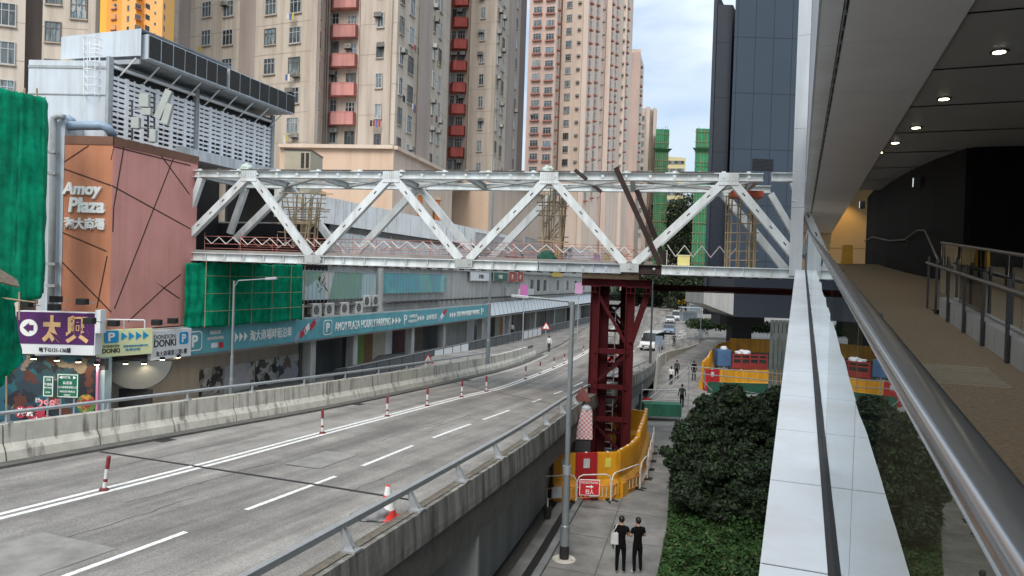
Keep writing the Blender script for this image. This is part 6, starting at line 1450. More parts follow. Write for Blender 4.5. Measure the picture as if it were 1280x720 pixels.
chk = bpy.data.materials.new('pink white checks'); chk.use_nodes = True; ct = chk.node_tree; ck = ct.nodes.new('ShaderNodeTexChecker'); ck.inputs['Scale'].default_value = 11; ck.inputs['Color1'].default_value = (.42, .16, .17, 1); ck.inputs['Color2'].default_value = (.5, .47, .48, 1)
gg = ct.nodes.new('ShaderNodeNewGeometry'); ct.links.new(gg.outputs['Position'], ck.inputs['Vector']); ct.links.new(ck.outputs['Color'], ct.nodes['Principled BSDF'].inputs['Base Color'])
m_ = MB(); m_.add([p+Vector((-.42, -.25, -.25)), p+Vector((.36, -.25, -.25)), p+Vector((.36, .25, -.25)), p+Vector((-.42, .25, -.25)), q+Vector((-.2, -.18, 0)), q+Vector((.22, -.18, 0)), q+Vector((.22, .18, 0)), q+Vector((-.2, .18, 0))], [(3, 2, 1, 0), (0, 1, 5, 4), (1, 2, 6, 5), (2, 3, 7, 6), (3, 0, 4, 7), (4, 5, 6, 7)]); m_.build('sheet', chk, cw)
MB().lathe(q, [(.22, 0), (.2, .1), (.1, .18)], 14).build('cap', greyb, cw); MB().box(p.x-.36, p.x+.3, p.y-.2, p.y+.2, 0, p.z-.26).build('base', M('dark machine', (.03, .03, .032), .7), cw)
# enclosure by the plaza on the right
ge = 'water barriers round the plant on the right'
def encl(pts, h, labf, mats=None):
    k = 0
    for i in range(len(pts)-1):
        a, b = pts[i], pts[i+1]; n = max(1, round((b-a).length/1.25))
        for j in range(n):
            p = a.lerp(b, (j+.5)/n); d = b-a; k += 1
            barrier(p, math.atan2(d.y, d.x), d.length/n, h, rbar if mats and k in mats else ybar, labf(k), ge, notice if mats and k in mats else None)
ORD = ['first', 'second', 'third', 'fourth', 'fifth', 'sixth', 'seventh', 'eighth', 'ninth', 'tenth', 'eleventh', 'twelfth', 'thirteenth', 'fourteenth', 'fifteenth', 'sixteenth', 'seventeenth', 'eighteenth', 'nineteenth', 'twentieth', 'twenty first', 'twenty second', 'twenty third', 'twenty fourth']
e0 = G(880, 488); e1 = G(988, 489); e0.z = e1.z = 0
encl([e0, e1], 1.75, lambda k: 'red barrier with a notice at the front corner of the right enclosure' if k == 1 else 'yellow barrier in the front row of the right enclosure, %s from its red corner' % ORD[k-2], {1})
e2 = at(884, 470, 64); e3 = at(889, 460, 72); e4 = at(898, 450, 79); e5 = at(912, 440, 83); e6 = at(985, 440, 84)
for e in (e2, e3, e4, e5, e6): e.z = 0
encl([e0+Vector((0, .7, 0)), e2, e3, e4, e5], 2.3, lambda k: 'yellow barrier on the curved left side of the right enclosure, %s from the front' % ORD[k-1])
encl([e5, e6], 2.6, lambda k: 'yellow barrier in the back row of the right enclosure, %s from the left' % ORD[k-1])
gen = thing('site_generator', 'blue box machine with a grey base inside the right enclosure', 'generator', at(903, 466, 66)); p = at(903, 446, 66)
MB().obox((p.x, 66, 2.1), AX*.62, AY*.6, ZV*.75).build('blue_cover', M('blue machine paint', (.05, .11, .22), .6, .15, 2), gen, bevel=.04); MB().obox((p.x, 66, .7), AX*.5, AY*.5, ZV*.7).build('base', M('grey machine', (.12, .13, .13), .6, .2, 3), gen, bevel=.03); MB().tube((p.x, 66, 2.8), (p.x, 66, 3.1), .18, n=12).build('exhaust_cap', white, gen)
rt_ = thing('red_trailer', 'red steel frame trailer inside the right enclosure', 'trailer', at(935, 466, 65)); pL = at(912, 450, 65).x; pR = at(954, 450, 65).x; rdm = M('red machine paint', (.24, .025, .02), .55, .2, 1.5, streak=.2)
m_ = MB(); m_.box(pL, pR, 64, 64.14, 1.35, 1.85); m_.build('side_board', rdm, rt_)
m_ = MB()
for z in (2.25, 2.6): m_.box(pL, pR, 64.02, 64.1, z-.06, z+.06)
m_.build('rails', rdm, rt_)
for k in range(5): x = pL+(pR-pL)*k/4; MB().box(x-.06, x+.06, 63.98, 64.13, 1.2, 2.7).build('stanchion', rdm, rt_)
MB().box(pL, pR, 64.2, 66, 1.0, 1.3).build('bed', dg, rt_)
for x in (pL+.5, pR-.5):
    for y in (64.3, 65.9): MB().lathe((x, y, .5), [(.5, -.12), (.5, .12)], 16, axis=AY).build('wheel', black, rt_)
heap('white_sack', 'pale sack pile on top of the red trailer', 'sack', Vector((pL+1.2, 65, 2.6)), .7, .5, .35, M('pale sack', (.5, .5, .53), .7, .15, 3), 21)
heap('white_sack', 'small pale cover on the blue machine', 'cover', Vector((p.x+.1, 66, 2.85)), .3, .25, .3, MATS['pale sack'], 22)
tarp = tag(MB().box(at(884, 492, 58).x, at(985, 492, 58).x, 58, 58.08, 0, .9).build('green_tarpaulin', M('dark green tarpaulin', (.012, .075, .045), .7, .25, 3, streak=.3)), 'dark green tarpaulin strip below the front row of yellow barriers', 'tarpaulin')
hp = thing('panel_hoarding', 'grey green ribbed metal hoarding beside the bridge ledge', 'hoarding', at(972, 470, 50))
a = at(961, 460, 50); b = at(1010, 400, 50); n = 9
for k in range(n): x = a.x+(b.x-a.x)*k/n; MB().box(x+.03, x+(b.x-a.x)/n-.03, 50, 50.08, 0, at(970, 400, 50).z).build('panel', M('ribbed zinc panel', (.17, .20, .19), .4, .25, 1.5, streak=.5, metal=.3), hp)
# tube scaffold over the footpath with green netting
scf = thing('tube_scaffold', 'steel tube scaffold with sloping handrails across the footpath', 'scaffold', at(840, 520, 46)); st = M('scaffold tube', (.36, .37, .37), .45, .1, 5, metal=.4)
def tb(p, q, Y0=46, Y1=None, r=.035): MB().tube(at(p[0], p[1], Y0), at(q[0], q[1], Y1 or Y0), r, n=6).build('tube', st, scf)
for (p, q, Y0, Y1) in (((802, 487), (848, 488), 46, 46), ((802, 501), (850, 500), 46, 46), ((812, 498), (861, 457), 46, 50), ((806, 514), (862, 463), 46, 50), ((861, 451), (861, 488), 50, 50), ((881, 463), (881, 485), 50, 50), ((861, 458), (985, 468), 50, 50), ((861, 466), (985, 478), 50, 50), ((801, 514), (803, 480), 46, 46), ((872, 470), (890, 488), 50, 50), ((905, 458), (903, 490), 50, 50), ((925, 495), (985, 512), 44, 44), ((925, 488), (985, 500), 44, 44), ((968, 470), (970, 530), 44, 44), ((965, 478), (990, 515), 44, 44), ((978, 490), (976, 540), 44, 44)): tb(p, q, Y0, Y1)
a = at(803, 518, 46); b = at(850, 505, 46); c = at(803, 503, 46)
MB().obox(((a.x+b.x)/2, 46, (a.z+c.z)/2), AX*((b.x-a.x)/2), AY*.5, ZV*((c.z-a.z)/2)).build('net_wrap', M('green wrap', (.03, .16, .10), .7, .2, 3, streak=.3), scf)
for (x, y) in ((a.x+.1, 46), (b.x, 46), (at(861, 480, 50).x, 50), (at(905, 480, 50).x, 50), (at(970, 500, 44).x, 44)): MB().tube((x, y, 0), (x, y, at(803, 503, 46).z), .035, n=6).build('leg', st, scf)
wr = thing('crowd_fence', 'red and white barricade at the foot of the dark lamp post', 'fence', at(807, 485, 49)); a = at(803, 497, 47); b = at(815, 478, 47)
m_ = MB()
for k in range(3): m_.box(a.x, b.x, 47, 47.05, .3+k*.35, .5+k*.35, k % 2)
m_.build('boards', [redm, white], wr); MB().box(a.x, a.x+.06, 47, 47.08, 0, 1.3).build('post', galv, wr); MB().box(b.x-.06, b.x, 47, 47.08, 0, 1.3).build('post', galv, wr)

# ------------------------------------------------------------------ vehicles
tyre = M('tyre', (.015, .015, .016), .8); rimm = M('wheel rim', (.35, .36, .37), .35, metal=.6); cgl = M('car glass', (.012, .015, .018), .08, .1, 1, spec=.6); hl_ = M('headlight', (.6, .62, .62), .2); tlm = M('tail light', (.30, .01, .01), .3); platem = M('number plate', (.6, .6, .55), .5); trimb = M('black trim', (.02, .02, .02), .6)
def vehicle(name, label, cat, p, rz, col, L=4.4, W=1.76, H=1.45, van=False, group='vehicles on the road'):
    body = M('car paint '+col[0], col[1], .28, .04, 1, spec=.6); t = thing(name, label, cat, p, group, rz)
    def loft(secs, nm, mat, smooth=True):
        """secs: (x, half width bottom, half width top, z bottom, z top)"""
        m_ = MB(); n = 8; vs = []
        for (x, wb, wt, z0, z1) in secs:
            vs += [(x, -wb, z0), (x, -wb*1.02, z0+(z1-z0)*.4), (x, -wt, z1-(z1-z0)*.08), (x, -wt*.9, z1), (x, wt*.9, z1), (x, wt, z1-(z1-z0)*.08), (x, wb*1.02, z0+(z1-z0)*.4), (x, wb, z0)]
        m_.add(vs, [(i*n+k, i*n+(k+1) % n, (i+1)*n+(k+1) % n, (i+1)*n+k) for i in range(len(secs)-1) for k in range(n)]+[tuple(range(n)), tuple(range((len(secs)-1)*n, len(secs)*n))])
        o = m_.build(nm, mat, None, bevel=.03); o.parent = t; return o
    h = W/2
    if van:
        loft([(-L/2, h*.96, h*.94, .35, .98), (-L/2+.1, h, h*.97, .28, 1.02), (L/2-.7, h, h*.97, .28, 1.02), (L/2-.1, h*.97, h*.9, .28, .9), (L/2, h*.9, h*.85, .35, .75)], 'body', body)
        loft([(-L/2+.03, h*.95, h*.84, .99, H-.03), (-L/2+.3, h*.96, h*.86, .99, H), (L/2-1.5, h*.96, h*.85, .99, H), (L/2-.55, h*.93, h*.8, .95, .99)], 'cabin_glass', cgl)
        loft([(-L/2+.02, h*.86, h*.84, H-.14, H), (-L/2+.4, h*.88, h*.84, H-.14, H+.03), (L/2-1.6, h*.88, h*.82, H-.14, H+.02), (L/2-1.42, h*.84, h*.8, H-.16, H-.05)], 'roof', body)
    else:
        loft([(-L/2, h*.9, h*.86, .38, .86), (-L/2+.12, h*.98, h*.9, .25, .93), (-L/2+.9, h, h*.93, .2, .95), (L/2-1.25, h, h*.93, .2, .93), (L/2-.25, h*.97, h*.86, .22, .78), (L/2, h*.86, h*.78, .34, .66)], 'body', body)
        loft([(-L/2+.55, h*.88, h*.8, .9, .96), (-L/2+1.05, h*.88, h*.70, .9, H-.04), (0, h*.9, h*.72, .9, H-.01), (.45, h*.9, h*.70, .9, H-.05), (L/2-1.15, h*.86, h*.78, .88, .93)], 'cabin_glass', cgl)
        loft([(-L/2+1.0, h*.74, h*.68, H-.10, H-.02), (-.1, h*.76, h*.70, H-.08, H+.02), (.42, h*.74, h*.68, H-.12, H-.02)], 'roof', body)
    for x in (-L/2+.8, L/2-.85):
        for s_ in (-1, 1):
            w_ = MB().lathe((x, s_*(h-.1), .31), [(.2, -.1), (.31, -.1), (.31, .1), (.2, .1)], 18, axis=AY).build('wheel', tyre, None); w_.parent = t
            r_ = MB().lathe((x, s_*(h-.1)+s_*.09, .31), [(.2, -.015), (.19, .02), (.05, .03)], 12, axis=AY*s_ if s_ > 0 else Vector((0, -1, 0))).build('rim', rimm, None); r_.parent = w_
    for s_ in (-1, 1):
        m_ = MB().obox((L/2-.07, s_*h*.66, .66 if not van else .72), AX*.06, AY*.17, ZV*.075).build('headlight', hl_, None, bevel=.02); m_.parent = t
        m_ = MB().obox((-L/2+.03, s_*h*.74, .78), AX*.04, AY*.14, ZV*.09).build('tail_light', tlm, None, bevel=.02); m_.parent = t
        m_ = MB().obox((L/2-1.35, s_*(h+.07), .98), AX*.06, AY*.07, ZV*.06).build('mirror', body, None, bevel=.02); m_.parent = t
    m_ = MB().obox((L/2-.01, 0, .5), AX*.03, AY*h*.6, ZV*.1).build('grille', trimb, None); m_.parent = t
    m_ = MB().obox((L/2+.025, 0, .46), AX*.01, AY*.24, ZV*.055).build('number_plate', platem, None); m_.parent = t
    m_ = MB().obox((-L/2-.01, 0, .6), AX*.01, AY*.24, ZV*.055).build('number_plate', platem, None); m_.parent = t
    return t
def onroad(px, py):
    z = 1.5
    for _ in range(40): P = G(px, py, z); z = zroad(P.y)
    return G(px, py, z)
def hd(fx, y): return math.atan2(2, fx(y+1)-fx(y-1))
p = onroad(747, 462); vehicle('taxi', 'red car driving away, half hidden by the left legs of the tower', 'car', p+Vector((.7, 1.8, 0)), hd(xN, p.y), ('taxi red', (.38, .02, .03)))
p = onroad(815, 439); vehicle('van', 'white van approaching just right of the tower', 'van', p+Vector((.4, 2.2, 0)), hd(xR, p.y)+math.pi, ('white', (.62, .63, .64)), 4.7, 1.75, 1.95, True)
p = onroad(834.5, 418.5); vehicle('car', 'pale blue car approaching behind the white van', 'car', p+Vector((.6, 2, 0)), hd(xR, p.y)+math.pi, ('pale blue', (.16, .24, .36)))
p = onroad(837, 404.5); vehicle('car', 'white car with a dark bumper farthest up the road', 'car', p+Vector((.5, 2, 0)), hd(xR, p.y)+math.pi, ('white', (.62, .63, .64)))
p = onroad(843, 401); vehicle('van', 'white van right behind the farthest white car', 'van', p+Vector((1.0, 3, 0)), hd(xR, p.y)+math.pi, ('white', (.62, .63, .64)), 4.6, 1.7, 1.9, True)
dgx = thing('digger', 'small yellow digger at the far end of the road', 'digger', G(851, 386, 1.2)); p = Vector(dgx.location); yd = M('digger yellow', (.5, .33, .03), .5)
MB().obox(p+ZV*2.0, AX*1.3, AY*1.6, ZV*.7).build('body', yd, dgx, bevel=.1); MB().obox(p+Vector((-.4, 0, 3.3)), AX*.7, AY*.8, ZV*.7).build('cab', cgl, dgx, bevel=.1)
for s_ in (-1, 1): MB().obox(p+Vector((s_*1.1, 0, .6)), AX*.35, AY*1.9, ZV*.6).build('track', tyre, dgx, bevel=.2)
MB().path([p+Vector((.7, -1, 2.6)), p+Vector((2.4, -1.6, 4.4)), p+Vector((3.9, -2, 3.0)), p+Vector((3.9, -2, 1.4))], .25, 8).build('arm', yd, dgx)
rl = thing('pavement_railing', 'pale railings round the island at the far right of the road', 'railing', G(868, 400, 1.2))
pts = [G(x, y, 1.3) for x, y in ((874, 428), (878, 412), (868, 402), (856, 396), (853, 388), (860, 383), (874, 382))]
for i in range(len(pts)-1):
    for k in range(5):
        q = pts[i].lerp(pts[i+1], k/5); MB().tube(q, q+ZV*1.2, .05, n=5).build('post', galv, rl)
for z in (.3, .75, 1.2): MB().path([p+ZV*z for p in pts], .045, 5).build('rail', galv, rl)
for (px, py, lab) in ((862, 405, 'pale grey shelter frame nearer to the camera on the road island'), (868, 392, 'pale grey shelter frame at the back of the road island')):
    c = G(px, py, 1.3); t = thing('shelter_frame', lab, 'shelter', c, 'shelters on the road island')
    for dx in (-1.6, 1.6):
        for dy in (-1, 1): MB().tube(c+Vector((dx, dy, 0)), c+Vector((dx, dy, 3)), .07, n=6).build('post', galv, t)
    MB().obox(c+ZV*3.05, AX*1.9, AY*1.3, ZV*.06).build('roof', M('pale shelter roof', (.38, .44, .48), .4), t); MB().obox(c+ZV*1.3+AY*1, AX*1.5, AY*.03, ZV*.8).build('panel', M('shelter panel', (.30, .36, .40), .3), t)

# ------------------------------------------------------------------ people
skinm = M('skin', (.40, .23, .16), .55, .05, 8); hairm = M('black hair', (.012, .010, .009), .5, .2, 20); blk = M('black cloth', (.006, .006, .007), .95, .3, 8, spec=.08); shoe = M('white shoe', (.6, .6, .6), .6)
def skin_body(name, verts, edges, radii, mats, assign, parent, sub=2):
    me = bpy.data.meshes.new(name); me.from_pydata([tuple(v) for v in verts], edges, []); o = bpy.data.objects.new(name, me); COL.objects.link(o)
    md = o.modifiers.new('skin', 'SKIN'); sk = me.skin_vertices[0].data if me.skin_vertices else None
    if sk is None:
        bm = bmesh.new(); bm.from_mesh(me); bm.verts.layers.skin.verify(); bm.to_mesh(me); bm.free(); sk = me.skin_vertices[0].data
    for i, r_ in enumerate(radii): sk[i].radius = r_ if isinstance(r_, tuple) else (r_, r_); sk[i].use_root = (i == 0)
    sb_ = o.modifiers.new('sub', 'SUBSURF'); sb_.levels = sub; sb_.render_levels = sub
    dg_ = bpy.context.evaluated_depsgraph_get(); m2 = bpy.data.meshes.new_from_object(o.evaluated_get(dg_)); bpy.data.objects.remove(o)
    for m in mats: m2.materials.append(m)
    for pl_ in m2.polygons: pl_.material_index = assign(pl_.center); pl_.use_smooth = True
    o = bpy.data.objects.new(name, m2); COL.objects.link(o); o.parent = parent; return o
def person(label, loc, rz, H=1.68, top=blk, bottom=blk, shoes=shoe, pose='stand', longhair=False, bare=False, fingers=True, legspread=.1, stride=0.0, group=None):
    """faces +Y before rotation"""
    t = thing('person', label, 'person', loc, group, rz); k = H/1.68
    V = []; E = []; R_ = []
    def v(x, y, z, r): V.append(Vector((x, y, z))*k); R_.append((r[0]*k, r[1]*k) if isinstance(r, tuple) else r*k); return len(V)-1
    def ch(start, items):
        a = start
        for it in items: b = v(*it[:3], it[3]); E.append((a, b)); a = b
        return a
    pel = v(0, 0, .90, (.145, .105)); 
    wa = ch(pel, [(0, .01, 1.06, (.125, .095)), (0, .0, 1.22, (.15, .105)), (0, -.01, 1.36, (.15, .095)), (0, 0, 1.44, (.07, .06)), (0, .015, 1.50, .05), (0, .025, 1.57, (.072, .085)), (0, .02, 1.65, (.06, .072))])
    for s_ in (-1, 1):
        st_ = stride*s_; l = ch(pel, [(s_*legspread*.8, 0, .80, .093), (s_*legspread, st_*.5+.015, .47, .062), (s_*legspread*1.03, st_-.02-abs(st_)*.1, .25, .058), (s_*legspread*1.05, st_-.03, .09, .042), (s_*legspread*1.12, st_+.06, .035, (.042, .03)), (s_*legspread*1.2, st_+.15, .03, (.04, .025))])
        sh = 3
        if pose == 'phone' and s_ == 1: arm = [(.175, 0, 1.365, .058), (.235, .03, 1.15, .045), (.16, .24, 1.14, .037), (.13, .28, 1.16, .026)]
        elif pose == 'phone2' : arm = [(s_*.175, 0, 1.365, .058), (s_*.24, .02, 1.13, .045), (s_*.13, .22, 1.16, .037), (s_*.09, .27, 1.19, .026)]
        else: arm = [(s_*.175, 0, 1.365, .058), (s_*.225, -.01+stride*-.3*s_, 1.10, .044), (s_*.235, .04-stride*.6*s_, .88, .034), (s_*.235, .055-stride*.65*s_, .82, .026)]
        e = ch(sh, arm); hd_ = V[e]/k; pv = V[e-1]/k; dr = (hd_-pv).normalized(); sd = Vector((s_, 0, 0)); sd = (sd-dr*sd.dot(dr)).normalized(); up_ = dr.cross(sd)
        palm = ch(e, [tuple(hd_+dr*.05)+((.032, .018),)])
        if fingers:
            for j, (off, ln) in enumerate(((-.027, .06), (-.009, .07), (.009, .066), (.027, .052))):
                a = hd_+dr*.075+up_*off; b = a+dr*ln*.6-sd*.008; c = b+dr*ln*.4-sd*.022; ch(palm, [tuple(a)+(.011,), tuple(b)+(.0095,), tuple(c)+(.008,)])
            a = hd_+dr*.02+up_*-.036; ch(e, [tuple(a)+(.012,), tuple(a+dr*.035-up_*.018)+(.0095,), tuple(a+dr*.06-up_*.012-sd*.01)+(.008,)])
    def asg(c):
        z = c.z/k; x = abs(c.x)/k
        if z > 1.46: return 2
        if z < .075: return 3
        if pose.startswith('phone'):
            if (c.y/k > .1 and z > 1.0) or (bare and x > .19 and z < 1.24 and z > 1.0): return 2
        elif x > .18 and (z < .87 or (bare and z < 1.17)) and z > .6: return 2
        return 1 if z < .98 and not (x > .19) else 0
    skin_body('body', V, E, R_, [top, bottom, skinm, shoes], asg, t)
    # hair and face
    bm = bmesh.new(); bmesh.ops.create_uvsphere(bm, u_segments=16, v_segments=10, radius=1)
    for q in list(bm.verts): 
        if q.co.y > .35 and q.co.z < .45: q.co *= .82
    for q in bm.verts: q.co = Vector((q.co.x*.088, q.co.y*.104+.01, q.co.z*.108+(-.06*max(0, -q.co.z) if longhair else 0)))*k+Vector((0, .012, 1.615))*k
    me = bpy.data.meshes.new('hair'); bm.to_mesh(me); bm.free(); me.materials.append(hairm); me.polygons.foreach_set('use_smooth', [True]*len(me.polygons)); o = bpy.data.objects.new('hair', me); COL.objects.link(o); o.parent = t
    if longhair: h_ = MB().lathe(Vector((0, -.075, 1.40))*k, [(.03*k, 0), (.045*k, .06*k), (.05*k, .14*k), (.04*k, .22*k)], 10).build('hair_tail', hairm, None, smooth=True); h_.parent = o
    for s_ in (-1, 1):
        e = MB().obox(Vector((s_*.082, .02, 1.585))*k, Vector((.008, 0, 0)), Vector((0, .018, 0)), Vector((0, 0, .028))).build('ear', skinm, None, bevel=.006); e.parent = t
        e = MB().lathe(Vector((s_*.03, .098, 1.605))*k, [(.009, 0), (.006, .006)], 8, axis=AY).build('eye', inkm, None); e.parent = t
    n_ = MB().add([Vector(q)*k for q in ((-.015, .098, 1.56), (.015, .098, 1.56), (0, .09, 1.605), (0, .125, 1.565))], [(0, 1, 3), (1, 2, 3), (2, 0, 3), (0, 2, 1)]).build('nose', skinm, None); n_.parent = t
    n_ = MB().obox(Vector((0, .1, 1.535))*k, AX*.022, AY*.006, ZV*.005).build('mouth', M('lips', (.3, .1, .09), .5), None); n_.parent = t
    return t
p1_ = G(775, 716.5); p2_ = G(796, 716.5)
person('person in black with a pale bag on the shoulder, standing on the footpath', (p1_.x, p1_.y, 0), rad(-8), 1.70, pose='phone', bare=True)
person('person in black without a bag, standing right of another on the footpath', (p2_.x, p2_.y, 0), rad(14), 1.66, pose='phone2', bare=True)
tb_ = thing('tote_bag', 'pale tote bag hanging from the left shoulder of a person in black', 'bag', (p1_.x-.2, p1_.y-.06, .9)); c = Vector(tb_.location); bgm = M('canvas bag', (.48, .47, .47), .8, .08, 6)
MB().add([c+Vector(q) for q in ((-.14, -.05, .0), (.1, -.09, .0), (.12, .05, .0), (-.12, .07, .0), (-.11, -.03, .36), (.09, -.06, .36), (.1, .0, .36), (-.1, .02, .36))], [(3, 2, 1, 0), (0, 1, 5, 4), (1, 2, 6, 5), (2, 3, 7, 6), (3, 0, 4, 7), (4, 5, 6, 7)]).build('bag_body', bgm, tb_, bevel=.03)
MB().path([c+Vector((-.08, -.03, .34)), c+Vector((.0, -.05, .5)), c+Vector((.06, .0, .6)), c+Vector((.06, .06, .55)), c+Vector((.05, .05, .34))], .016, 6).build('strap', bgm, tb_)
wht = M('white shirt', (.6, .6, .6), .8); dbl = M('dark shirt', (.03, .035, .04), .8)
for (px, py, Hh, tp_m, bt, lab, lh) in ((838.5, 482, 1.58, wht, blk, 'person in a white top walking beside another on the far footpath', True), (845.5, 476.5, 1.68, dbl, blk, 'person in dark clothes walking right of a white top', False), (867, 478, 1.72, blk, dbl, 'person in black standing behind the sloping scaffold rail', False), (852, 510, 1.66, M('dark green shirt', (.02, .04, .03), .8), blk, 'person in dark green half hidden by the tree top', False), (842, 446, 1.62, dbl, blk, 'distant person by the railing of the far footpath', False)):
    g_ = G(px, py, zside(55)); person(lab, (g_.x, g_.y, zside(g_.y)), rad(160 if py < 480 else 0), Hh, top=tp_m, bottom=bt, shoes=blk, fingers=False, longhair=lh, stride=.12, group='people on the far footpath')
for (px, py, lab) in ((686, 441, 'pedestrian in a pale top on the far left pavement'), (640, 421, 'pedestrian in white by the railing on the left pavement')):
    g_ = G(px, py, 1.5); person(lab, (g_.x, g_.y, 1.5), rad(20), 1.66, top=wht, bottom=dbl, shoes=blk, fingers=False, stride=.1)

# ------------------------------------------------------------------ planting
soil = M('planting soil', (.045, .035, .022), .95, .3, 3)
A = [(5.05+.0*0, 14, .015), (4.55, 21.2, .015), (5.9, 26, .015), (7.3, 32, .015), (9.5, 40, .015), (12.6, 50, .015)]; B = [(9.5, 14, .015), (11.5, 21.2, .015), (13.5, 26, .015), (16, 32, .015), (20, 40, .015), (22, 50, .015)]
m_ = MB(); m_.strip(A, B); tag(m_.build('planting_bed', soil), kind='structure')
r = np.random.RandomState(3); n = 60000; y = 16+r.rand(n)**1.3*22; x0 = np.interp(y, [14, 21.2, 26, 32, 40], [5.05, 4.55, 5.9, 7.3, 9.5]); x = x0+.02+(r.rand(n)**.9)*4.8
ht = .1+.28*np.clip(np.sin(x*3.1)*np.cos(y*2.7)+np.sin(x*1.3+y*1.1)+.6, 0, 2)*np.clip((x-x0)/.6, .15, 1); z = ht*r.rand(n)**.5
C_ = np.stack([x, y, z], 1); u = r.normal(size=(n, 3)); u[:, 2] *= .5; u /= np.linalg.norm(u, axis=1)[:, None]; v_ = np.cross(u, r.normal(size=(n, 3))*.5+np.array([0, 0, 1.0])); v_ /= np.linalg.norm(v_, axis=1)[:, None]; s = (.045+.04*r.rand(n))[:, None]
V = np.empty((n, 4, 3)); V[:, 0] = C_-u*s; V[:, 1] = C_-v_*s*.7; V[:, 2] = C_+u*s; V[:, 3] = C_+v_*s*.7
tag(leafobj('ivy', V.reshape(-1, 3), leafi, None, M('yellowing ivy leaves', (.10, .11, .03), .6, .4, 3), .06), 'bright green ivy covering the ground below the dark tree', 'ivy', kind='stuff')
cl2 = []
for (px, py, Y, rr) in ((905, 515, 28.5, 1.15), (935, 535, 28.5, 1.3), (870, 545, 28, 1.15), (852, 575, 27.6, .95), (893, 580, 27, 1.45), (940, 590, 26.8, 1.5), (862, 610, 26.8, 1.05), (905, 630, 26.4, 1.3), (950, 640, 26, 1.4), (880, 655, 26.2, .9), (925, 665, 26, .9), (975, 570, 28, 1.4), (985, 620, 27, 1.5), (915, 500, 29, .8), (885, 520, 28.6, .9), (960, 510, 29.5, 1.1)):
    c = at(px, py, Y); rr_b = random.Random(int(px*3+py)); cl2.append((c.x, c.y, c.z, rr*.72))
    for _ in range(7):
        a_ = rr_b.uniform(0, 6.28); e_ = rr_b.uniform(-.7, 1.2); q_ = rr*rr_b.uniform(.6, .98)
        cl2.append((c.x+q_*math.cos(a_)*math.cos(e_), c.y+q_*math.sin(a_)*math.cos(e_), c.z+q_*math.sin(e_)*.85, rr*rr_b.uniform(.16, .36)))
cl2 = [c for c in cl2 if c[2] > .5]
tree('tree', 'big dark bushy tree beside the footpath below the bridge ledge', (at(905, 680, 27).x, 27, 0), cl2, 90000, .085, leafd, 33, 1.6, .16)
for (px, py, Y, lab, ww) in ((900, 404, 98, 'clipped green hedge left of the dark column', 5), (960, 408, 98, 'clipped green hedge right of the dark column', 5)):
    c = at(px, py, Y); cs = [(c.x+dx, Y+dy, c.z-.2, 1.0) for dx in np.arange(-ww/2-1, ww/2+2, .9) for dy in (0, 1)]
    tag(leafobj('hedge', leaves(cs, 5000, .16, int(px), .8), leafm), lab, 'hedge', 'hedges by the dark column')
# ------------------------------------------------------------------ footbridge with the ramp on the right, where the photo was taken
alu = M('white aluminium panel', (.80, .835, .87), .3, .05, .8, streak=.1, sscale=1.4, spec=.5)
softm = M('grey soffit panel', (.78, .79, .83), .4, .05, .8)
ceilm = M('dark grey ceiling panel', (.42, .425, .43), .42, .06, .7)
stain = M('stainless handrail', (.46, .47, .48), .2, .04, 2, metal=.9)
floorm = M('brown stone ramp floor', (.27, .19, .115), .7, .32, 38, bump=.2)
tilew = M('pale kerb tile', (.34, .31, .285), .6, .06, 2)
darkw = M('black wall cladding', (.006, .006, .008), .8, .2, .4, spec=.1)
darkw2 = M('dark ribbed wall', (.016, .013, .012), .7, .2, .6, spec=.15)
glassm = glassmat('ledge glass', (.32, .40, .38), 1.62); glassd = glassmat('dark balustrade glass', (.22, .2, .17), 1.5)
seal = M('black seal strip', (.035, .035, .037), .7, .2, 8)
wallb = M('beige lobby wall', (.50, .37, .20), .6, .05, .6)
B0 = -2.0
def zl(b): return zr(b)-.24
bs = [B0+.0]+[x for x in np.arange(-1.15, 26, 1.2)]+[26.0]+[x for x in np.arange(27.2, 33.4, 1.2)]
br = thing('ramp_footbridge', 'covered footbridge with a rising ramp, glass parapet and white ledge', 'footbridge', rp(1, 5, zr(5)))
g = .008
clad = M('pale grey cladding', (.47, .51, .55), .35, .06, .8, streak=.12, sscale=1.4)
for i in range(len(bs)-1):
    b0, b1 = bs[i]+g, bs[i+1]-g; m_ = MB()
    P = [(-.125, b0), (.175, b0), (.175, b1), (-.125, b1)]
    top = [rp(a, b, zl(b)) for a, b in P]; bot = [rp(a, b, zl(b)-.75) for a, b in P]
    m_.add(top+bot, [(0, 1, 2, 3), (7, 6, 5, 4), (0, 4, 5, 1), (1, 5, 6, 2), (2, 6, 7, 3), (3, 7, 4, 0)]); m_.build('ledge_panel', alu, br)
m_ = MB(); A = [rp(-.12, b, zl(b)-.004) for b in bs]; Bq = [rp(.17, b, zl(b)-.004) for b in bs]; m_.strip(A, Bq); m_.build('panel_gap', M('deep gap', (.01, .01, .01), .9), br)
m_ = MB(); A = [rp(.172, b, zl(b)+.012) for b in bs]; Bq = [rp(.205, b, zl(b)+.012) for b in bs]; m_.strip(A, Bq); m_.strip(A, [p-ZV*.1 for p in A]); m_.build('seal_strip', seal, br)
gb = [-2, .4, 2.8, 5.2, 7.6, 10, 12.4, 14.8, 17.2, 19.6, 22, 24.4, 26, 28.4, 30.8, 33]
